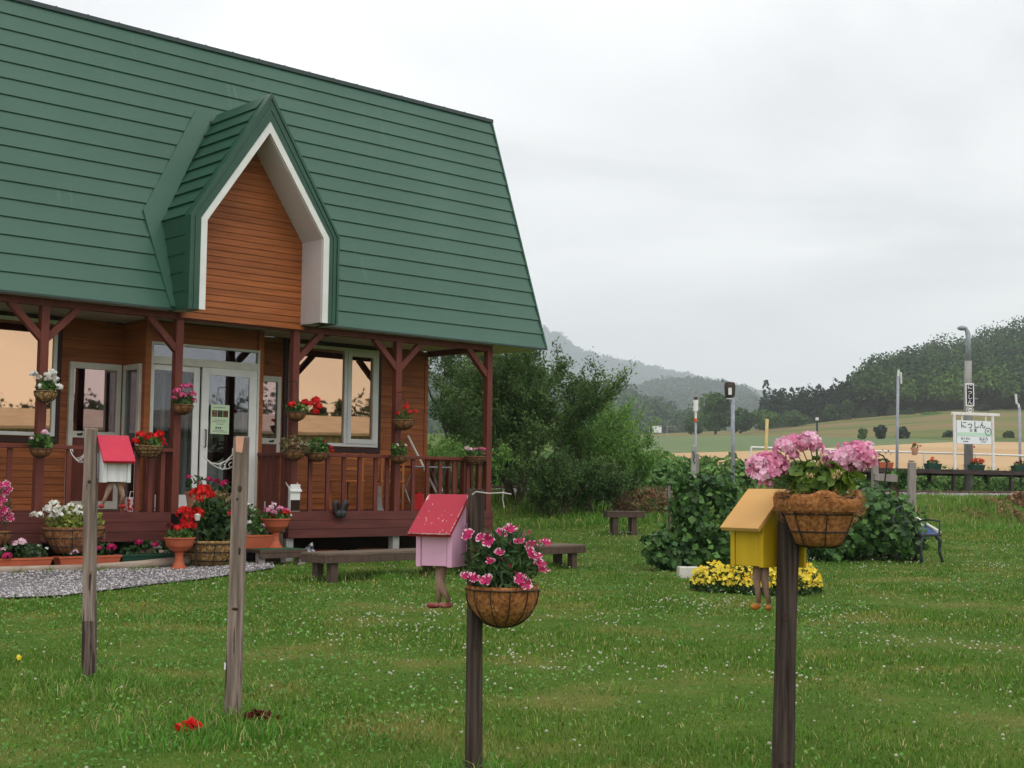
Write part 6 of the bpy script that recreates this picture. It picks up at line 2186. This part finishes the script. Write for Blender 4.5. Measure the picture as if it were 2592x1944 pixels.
# ------------------------------------------------------------------ trees and shrubs in the middle ground
def branch_tree(name, label, base, h, spread, nstem, m, leaf, nleaf, cat='tree', lean=(0, 0), low=.15, seed=1, droop=0.0, group=None, fill=()):
    rr = random.Random(seed)
    T = thing(name, label, cat, (base.x, base.y, hz(base.x, base.y) - .05), 0, group)
    wood = MB(); ends = []

    def grow(p, d, ln, r, lv):
        q = p
        pts = [p]
        for i in range(3):
            d = (d + Vector((rr.uniform(-.22, .22), rr.uniform(-.22, .22), .10 - droop))).normalized()
            q = q + d * (ln / 3)
            pts.append(q)
            if lv <= 1: ends.append((q, d, ln))
        wood.tube(pts, [r, r * .85, r * .7, r * .5], 6 if lv > 2 else 4, cap=False)
        if lv == 0:
            return
        for k in range(3 if lv > 1 else 3):
            a = rr.uniform(0, 6.28)
            dd = (d * .9 + Vector((math.cos(a) * .75, math.sin(a) * .75, rr.uniform(-.1, .35)))).normalized()
            st_ = pts[rr.choice((1, 2, 3))]
            grow(st_, dd, ln * rr.uniform(.55, .75), r * .55, lv - 1)

    for k in range(nstem):
        a = 6.28 * k / nstem + rr.uniform(-.4, .4)
        sp = spread / h * rr.uniform(.25, .95)
        d = Vector((math.cos(a) * sp + lean[0], math.sin(a) * sp + lean[1], 1)).normalized()
        b0 = Vector((math.cos(a) * .12, math.sin(a) * .12, 0))
        grow(b0, d, h * rr.uniform(.46, .60), h * .014, 3)
    wood.build('branches', M['bark'], T, smooth=True)
    ends = [e_ for e_ in ends if e_[0].z > low * h]
    E_ = np.array([tuple(e_[0]) for e_ in ends]); D_ = np.array([tuple(e_[1]) for e_ in ends]); L_ = np.array([e_[2] for e_ in ends])
    k = rng.integers(0, len(E_), nleaf)
    t = rng.uniform(-1.0, .15, nleaf)[:, None]
    P = E_[k] + D_[k] * t * L_[k][:, None] * .5 + rng.normal(size=(nleaf, 3)) * (.04 + .07 * L_[k][:, None])
    parts = [leaves(P, leaf, .42, D=D_[k] * .8, dj=.7, Nn=np.array([0, 0, .8]), nj=.8)]
    for (x, y, z, rx, ry, rz_) in fill:
        # clumps of leaves that round the crown out
        for q in range(10):
            c, _ = blob(1, (x, y, z), (rx, ry, rz_), .5)
            P, d = blob(420, c[0], (.34 * rx, .34 * ry, .24 * rz_), .2)
            parts.append(leaves(P, leaf, .45, D=np.array([0, 0, .3]), dj=.8, Nn=d * .6 + np.array([0, 0, .7]), nj=.7))
    fastmesh('crown', *join(parts), m, T)
    return T


M['tree1'] = pm('dark tree leaves', C(62, 92, 48), C(102, 130, 70), scale=.9, rough=.6, island=.4, trans=.3, spec=.25, world=True)
p = at(1112, 1105, 30)
branch_tree('garden_tree', 'large many stemmed green tree standing right behind the house', p, 3.7, 1.45, 9, M['tree1'], .082, 40000, seed=3, fill=[(0, 0, 1.9, 1.55, 1.4, 1.35), (-.9, 0, 1.5, 1.0, 1.0, 1.1), (.7, 0, 2.3, 1.1, 1.0, .9), (.2, 0, 2.9, .8, .8, .6)])
p = at(1010, 1100, 33)
branch_tree('garden_tree', 'wide leafy tree seen through the porch behind the corner post', p, 3.7, 1.6, 7, M['tree1'], .085, 20000, seed=5)
g = 'light green young shrubs right of the big tree'
for i, (vx, Y, h, sp, lab) in enumerate(((1255, 31.5, 2.35, .8, 'light green shrub closest to the big tree'), (1318, 33, 2.1, .8, 'light green shrub in the middle of the group beside the big tree'), (1362, 35, 1.65, .9, 'low light green shrub at the right end of the group by the field'))):
    branch_tree('young_shrub', lab, at(vx, 1095, Y), h, sp, 8, M['shrubl'], .085, 9000, 'shrub', seed=11 + i, low=.05, group=g)
p = at(1195, 1110, 28.5)
branch_tree('undergrowth_shrub', 'dark low undergrowth at the foot of the big tree', p, 1.35, 1.5, 10, M['tree1'], .085, 9000, 'shrub', seed=21, low=.02)
p = at(1290, 1112, 29)
branch_tree('undergrowth_shrub', 'dark grassy shrub between the big tree and the brush heap', p, 1.15, 1.2, 10, M['tree1'], .08, 8000, 'shrub', seed=22, low=.02)
p = at(985, 1090, 27.5)
branch_tree('undergrowth_shrub', 'bright green weeds behind the porch railing at the house corner', p, 1.5, 1.4, 10, M['shrubl'], .09, 8000, 'shrub', seed=23, low=.02)

# brush heap
p = at(1402, 1112, 29)
T = thing('brush_heap', 'heap of dead brown branches and leaves beside the vine', 'brush heap', (p.x, p.y, hz(p.x, p.y)))
b = MB()
for i in range(170):
    a = random.uniform(0, 6.28); q = Vector((random.uniform(-.75, .75), random.uniform(-.5, .5), random.uniform(.0, .62)))
    q.z *= 1 - abs(q.x) * .6
    b.tube([q, q + Vector((math.cos(a) * .2, math.sin(a) * .2, random.uniform(-.12, .16)))], random.uniform(.004, .012), 4, cap=False)
b.build('twigs', M['bark'], T)
M['deadleaf'] = pm('dead leaves', C(126, 84, 62), C(150, 126, 92), scale=5, rough=.85, island=.4, lo=.4, hi=.6)
P_, d_ = blob(3000, (0, 0, .25), (.80, .55, .42), .3)
V, Fq = leaves(P_, .085, .4, dj=1); fastmesh('dead_leaves', V, Fq, M['deadleaf'], T)
P_, d_ = blob(700, (-.1, -.1, .35), (.75, .5, .4), .6)
V, Fq = leaves(P_, .08, .3, D=np.array([0, 0, .5])); fastmesh('weeds', V, Fq, M['bush'], T)


# vines
def leafy_mass(T, blobs, n, leaf, m, aspect=.95, name='foliage', shell=.55, sprays=10):
    parts = []
    tot = sum(b_[3] * b_[4] * b_[5] for b_ in blobs)
    for (x, y, z, rx, ry, rz_) in blobs:
        k = int(n * (rx * ry * rz_) / tot)
        P, d = blob(k, (0, 0, 0), (rx, ry, rz_), shell)
        ph = rng.uniform(0, 6.28, 4)
        lob = 1 + .28 * np.sin(d[:, :1] * 5 + ph[0]) * np.sin(d[:, 2:] * 4 + ph[1]) + .2 * np.sin(d[:, :1] * 9 + d[:, 2:] * 7 + ph[2])
        P = P * lob + np.array([x, y, z])
        P[:, 2] = np.maximum(P[:, 2], .03)
        parts.append(leaves(P, leaf * rng.uniform(.5, 1.35, k), aspect, D=np.array([0, -.1, -.5]), dj=.8, Nn=d * 1.0 + np.array([0, -.2, .55]), nj=.6, fold=.2))
    for i in range(sprays):
        # arching shoots that break the outline
        (x, y, z, rx, ry, rz_) = blobs[i % len(blobs)]
        a = rng.uniform(-.3, 3.4) * (1 if i % 2 else -1)
        o_ = np.array([x + rx * .7 * math.cos(a), y, z + rz_ * .6])
        dr = np.array([math.cos(a) * .8, rng.uniform(-.4, .2), rng.uniform(.3, 1.0)])
        t = np.linspace(0, 1, 12)[:, None]
        ln = rng.uniform(.25, .5)
        P = o_ + dr * t * ln + np.array([0, 0, -.5]) * (t * ln) ** 2 / .5 + rng.normal(size=(12, 3)) * .025
        P[:, 2] = np.maximum(P[:, 2], .03)
        parts.append(leaves(P, leaf * np.linspace(1.2, .5, 12), aspect, D=np.array([0, -.1, -.5]), dj=.7, Nn=np.array([0, -.3, .8]), nj=.5, fold=.2))
    return fastmesh(name, *join(parts), m, T)


p = at(1492, 1228, 18.4)
T = thing('grape_vine', 'tall leafy vine climbing a post beside the white bricks', 'vine', (p.x, p.y, hz(p.x, p.y)))
leafy_mass(T, [(-.12, 0, .16, .46, .35, .17), (.05, 0, .52, .27, .25, .3), (.0, .05, .92, .27, .22, .3), (.34, .1, 1.14, .36, .25, .15), (.48, .0, .92, .15, .15, .2), (-.48, -.1, .40, .22, .2, .09), (.46, 0, .30, .27, .25, .28)],
           4600, .10, M['vine'], shell=.35, sprays=18)
P_, d_ = blob(110, (.1, 0, .7), (.5, .4, .62), .8)
V, Fq = leaves(P_, .10, .95, D=np.array([0, -.1, -.4]), dj=.8, Nn=d_ + np.array([0, -.2, .6]), nj=.6, fold=.22)
fastmesh('outer_leaves', V, Fq, M['vinel'], T)
b = MB(); b.bar((.05, .05, -.1), (.06, .05, 1.2), .05); b.bar((-.3, .1, -.1), (-.28, .1, 1.15), .04); b.build('stake', M['gpost'], T)
b = MB()
for i in range(7):
    x = random.uniform(-.3, .4); b.tube([(x * .3, 0, 0), (x, random.uniform(-.1, .1), .5), (x * 1.1, random.uniform(-.1, .1), 1.1)], .008, 5)
b.build('stems', M['bark'], T)
p = at(1880, 1212, 21.3)
T = thing('berry_bush', 'dense leafy bush behind the pink geranium basket', 'bush', (p.x, p.y, hz(p.x, p.y)))
leafy_mass(T, [(-.35, 0, .30, .5, .5, .3), (.1, .0, .62, .5, .45, .38), (.30, 0, .32, .5, .5, .32), (.10, .1, .95, .3, .3, .2), (-.55, .1, .5, .35, .35, .26), (.62, -.1, .28, .26, .26, .18), (.3, -.9, .42, .2, .2, .3)], 6000, .10, M['vine'], shell=.35, sprays=12)
P_, d_ = blob(130, (.15, -.05, .6), (.75, .5, .55), .8)
V, Fq = leaves(P_, .10, .95, D=np.array([0, -.1, -.4]), dj=.8, Nn=d_ + np.array([0, -.2, .6]), nj=.6, fold=.22)
fastmesh('outer_leaves', V, Fq, M['vinel'], T)
b = MB()
for i in range(9):
    x = random.uniform(-.6, .6); b.tube([(x * .4, 0, 0), (x, random.uniform(-.1, .1), .5), (x * 1.1, 0, .9)], .008, 5)
b.build('stems', M['bark'], T)
p = at(1790, 1215, 21.0)
T = thing('berry_bush', 'low leafy bush on the left, under the basket of pink geraniums', 'bush', (p.x, p.y, hz(p.x, p.y)))
leafy_mass(T, [(0, 0, .25, .5, .4, .28), (-.2, 0, .5, .4, .3, .25)], 2000, .09, M['vine'], shell=.35)
p = at(1625, 1150, 23.5)
T = thing('berry_bush', 'low pale green weeds behind the yellow birdhouse', 'bush', (p.x, p.y, hz(p.x, p.y)))
leafy_mass(T, [(-.1, 0, .3, .5, .4, .3), (.3, 0, .42, .35, .3, .25), (-.45, 0, .2, .35, .3, .2)], 1500, .085, M['bush'], shell=.3)

# thicket beyond the track (kept as one mass: nobody could count its plants)
parts = []
for i in range(170):
    t_ = rng.uniform(-17, .5); s_ = rng.uniform(.2, 6.5)
    q = tr(t_, s_, 0)
    z = hz(q.x, q.y)
    hgt = rng.uniform(.7, 1.15)
    P, d = blob(230, (q.x, q.y, z + hgt * .5), (.8, .8, hgt * .75), .4)
    parts.append(leaves(P, .2, .75, D=np.array([0, 0, -.2]), dj=.8, Nn=d + np.array([0, -.2, .7]), nj=.5, fold=.2))
for i in range(130):
    t_ = rng.uniform(0, 26); s_ = rng.uniform(.3, 5.0)
    q = tr(t_, s_, 0)
    z = hz(q.x, q.y)
    hg_ = .32 if s_ < 1.6 else rng.uniform(.45, .75)
    P, d = blob(130, (q.x, q.y, z + hg_ * .55), (.7, .6, hg_), .4)
    parts.append(leaves(P, .17, .6, D=np.array([0, 0, .2]), dj=.8, Nn=d + np.array([0, -.2, .7]), nj=.5, fold=.2))
tag(fastmesh('thicket', *join(parts), M['bush']), 'bright green knotweed thicket beyond the track and under the platform', 'thicket', kind='stuff')

# ------------------------------------------------------------------ grass
def blades(x, y, hgt, wid, lean, zoff=0.0):
    n = len(x)
    z = H(x, y) + zoff
    a = rng.uniform(0, 6.28, n)
    ca, sa = np.cos(a), np.sin(a)
    l1 = rng.uniform(.1, 1.0, n) * lean
    b = rng.uniform(0, 6.28, n)
    bx, by = np.cos(b) * l1 * hgt, np.sin(b) * l1 * hgt
    w_ = wid / 2
    base = np.stack([x, y, z - .01], -1)
    side = np.stack([ca * w_, sa * w_, 0 * w_], -1)
    midp = base + np.stack([bx * .35, by * .35, hgt * .6], -1)
    tip = base + np.stack([bx, by, hgt * np.sqrt(np.maximum(.15, 1 - .6 * l1 ** 2))], -1)
    V = np.stack([base - side, base + side, midp - side * .8, midp + side * .8, tip], 1).reshape(-1, 3)
    o = (np.arange(n) * 5)[:, None, None]
    Fq = (np.array([[0, 1, 3], [0, 3, 2], [2, 3, 4]])[None] + o).reshape(-1, 3)
    return V, Fq


def lawn_ok(x, y):
    a = (x - HX) * CP + (y - HY) * SP
    d = -(x - HX) * SP + (y - HY) * CP
    ok = ~((d > -.35) & (a < 7.6) & (d < 8))
    ok &= ~in_gravel(x, y)
    ok &= ~((d > -.9) & (a < 3.5))
    s = (x - TP[0]) * TN[0] + (y - TP[1]) * TN[1]
    ok &= s < -7.2
    return ok


def wedge(n, y0, y1, pw, umin=-.49, umax=.66):
    q = rng.uniform(0, 1, n)
    y = (y0 ** pw + q * (y1 ** pw - y0 ** pw)) ** (1 / pw)
    u = rng.uniform(umin, umax, n)
    return u * y, y


def vnoise(x, y, sc, seed):
    """cheap smooth noise 0..1"""
    r_ = np.random.default_rng(seed)
    v = np.zeros_like(x)
    for i in range(6):
        k = r_.normal(size=2) * sc * (1 + i * .5); ph = r_.uniform(0, 6.28)
        v += np.sin(k[0] * x + k[1] * y + ph) / (1 + i * .35)
    return 1 / (1 + np.exp(-v * 1.2))


x, y = wedge(520000, 3.6, 40, .5)
ok = lawn_ok(x, y)
x, y = x[ok], y[ok]
tall = vnoise(x, y, 1.1, 5)
hg = (.016 + .022 * tall) * rng.uniform(.6, 1.35, len(x)) * (1 + .012 * y)
hg += .05 * smooth01(24, 32, y)
wd = .0040 * (y / 5) ** .8 * rng.uniform(.7, 1.4, len(x))
tag(fastmesh('lawn_grass', *blades(x, y, hg, wd, .9), M['grass']), 'mown green lawn grass with dry patches', 'grass', kind='stuff')

# taller tufts: at the foot of posts, benches, front left, edges
tx = []; ty = []; th_ = []
def ring(cx, cy, r, n, h):
    a = rng.uniform(0, 6.28, n); q = r * np.sqrt(rng.uniform(0, 1, n))
    tx.append(cx + q * np.cos(a)); ty.append(cy + q * np.sin(a)); th_.append(np.full(n, h) * rng.uniform(.5, 1.3, n))
for P_ in (P1, P2, P3, P4):
    ring(P_.location.x, P_.location.y, .16, 420, .10)
    ring(P_.location.x + .1, P_.location.y - .1, .35, 500, .075)
ring(P2.location.x - .1, P2.location.y - .25, .5, 1500, .09)
ring(P1.location.x, P1.location.y - .2, .5, 1100, .085)
for i in range(120):
    x0, y0 = wedge(1, 4.2, 26, .8)
    if lawn_ok(x0, y0)[0]: ring(x0[0], y0[0], random.uniform(.06, .2), random.randint(25, 90), random.uniform(.05, .08))
for i in range(90):
    a = random.uniform(3.5, 7.6); q = hw(a, random.uniform(-.5, .0)); ring(q.x, q.y, .15, 60, .12)
for i in range(70):
    f = random.random(); q = pA.lerp(pB, f); ring(q.x + random.uniform(-.5, .4), q.y + random.uniform(-.1, .5), .2, 70, .11)
for i in range(60):
    q = hw(random.uniform(-1.6, 2.6), random.uniform(-.85, -.62)); 
    if random.random() < .35: ring(q.x, q.y, .08, 30, .09)
x = np.concatenate(tx); y = np.concatenate(ty); h_ = np.concatenate(th_)
tag(fastmesh('long_grass_tufts', *blades(x, y, h_, .0048 * (y / 5) ** .6, 1.3), M['grass2']), 'longer grass tufts around posts, bench and lawn edges', 'grass', kind='stuff')

# rough grass on the railway bank and behind the house
n = 90000
t_ = rng.uniform(-22, 26, n); s_ = rng.uniform(-10.5, -3.9, n)
x = TP[0] + TT[0] * t_ + TN[0] * s_; y = TP[1] + TT[1] * t_ + TN[1] * s_
k = (np.abs(x / y) < .55) & (y > 22)
dens = vnoise(x, y, .9, 9)
k &= rng.uniform(0, 1, n) < .25 + dens
x, y = x[k], y[k]; s_ = s_[k]
hg = rng.uniform(.08, .30, len(x)) * (.25 + 1.2 * dens[k])
hg *= np.where(s_ < -8, .6, np.where(s_ > -5.3, .4, 1.0))
tag(fastmesh('bank_grass', *blades(x, y, hg, .022 * np.ones(len(x)), 1.0), M['grass2']), 'rough long grass on the railway bank', 'grass', kind='stuff')
# dry brown patches on the bank
parts = []
for (vx, vy, Y, rx, k_) in ((2172, 1118, 38.5, .7, 700), (2205, 1135, 37.5, .7, 800), (2225, 1100, 40, .7, 800), (2110, 1130, 37.2, .4, 140), (1985, 1108, 36.5, .3, 90)):
    q = at(vx, vy, Y)
    P, d = blob(k_, (q.x, q.y, hz(q.x, q.y) + .08), (rx, rx * .8, .22), .2)
    P[:, 2] = H(P[:, 0], P[:, 1]) + np.abs(P[:, 2] - hz(q.x, q.y)) * .8
    parts.append(leaves(P, .14, .35, dj=1))
tag(fastmesh('dry_brush', *join(parts), M['deadleaf']), 'dead brown brush lying on the railway bank at right', 'brush', kind='stuff')

# lawn weeds: broad clover leaves, then white clover heads
x, y = wedge(52000, 4.0, 26, .7)
k = lawn_ok(x, y) & (rng.uniform(0, 1, len(x)) < .15 + .85 * (vnoise(x, y, .8, 31) > .58))
x, y = x[k], y[k]
P = np.stack([x, y, H(x, y) + rng.uniform(.012, .04, len(x))], -1)
V, Fq = leaves(P, .018 * (y / 6) ** .35, .9, Nn=np.array([0, 0, 1.6]), nj=.5, fold=.15)
M['cleaf'] = pm('clover leaves', C(78, 128, 54), C(108, 154, 72), scale=1, rough=.6, island=.3, trans=.25, world=True)
tag(fastmesh('clover_leaves', V, Fq, M['cleaf']), 'low clover leaves spread through the lawn', 'clover', kind='stuff')
x, y = wedge(21000, 4.6, 25, 1.2)
patch = vnoise(x, y, 1.6, 17) * vnoise(x, y, .5, 18) * 1.25
k = lawn_ok(x, y) & (rng.uniform(0, 1, len(x)) < np.where(patch > .66, .60, .035) * smooth01(4.5, 9, y) + .03)
k &= ~((x < -.5) & (y < 7) & (rng.uniform(0, 1, len(x)) < .5))
x, y = x[k], y[k]
ico = np.array([(0, 0, 1), (.89, 0, .45), (.28, .85, .45), (-.72, .53, .45), (-.72, -.53, .45), (.28, -.85, .45), (.72, .53, -.45), (-.28, .85, -.45), (-.89, 0, -.45), (-.28, -.85, -.45), (.72, -.53, -.45), (0, 0, -1)])
icf = np.array([(0, 1, 2), (0, 2, 3), (0, 3, 4), (0, 4, 5), (0, 5, 1), (1, 6, 2), (2, 7, 3), (3, 8, 4), (4, 9, 5), (5, 10, 1), (6, 7, 2), (7, 8, 3), (8, 9, 4), (9, 10, 5), (10, 6, 1), (11, 7, 6), (11, 8, 7), (11, 9, 8), (11, 10, 9), (11, 6, 10)])
n = len(x)
sz = rng.uniform(.0055, .0095, n) * (1 + .03 * (y - 5))
V = ico[None] * sz[:, None, None] * np.array([1, 1, .8]) + np.stack([x, y, H(x, y) + rng.uniform(.045, .075, n)], -1)[:, None]
tag(fastmesh('clover_flowers', V.reshape(-1, 3), (icf[None] + (np.arange(n) * 12)[:, None, None]).reshape(-1, 3), M['clover']), 'tiny white clover heads dotted over the lawn', 'clover', kind='stuff')

# ------------------------------------------------------------------ damp summer air
hm = bpy.data.materials.new('damp air')
hm.use_nodes = True
hn = hm.node_tree
hn.nodes.remove(hn.nodes['Principled BSDF'])
pv = hn.nodes.new('ShaderNodeVolumePrincipled')
pv.inputs['Color'].default_value = (.86, .93, 1.0, 1)
pv.inputs['Density'].default_value = HAZE
pv.inputs['Anisotropy'].default_value = .2
hn.links.new(pv.outputs[0], hn.nodes['Material Output'].inputs['Volume'])
b = MB(); b.box(-3400, 3400, -520, 5900, -130, 640)
o = b.build('haze', hm)
tag(o, 'pale damp haze in the air over the fields and hills', 'haze', kind='stuff')
S.cycles.volume_bounces = 1
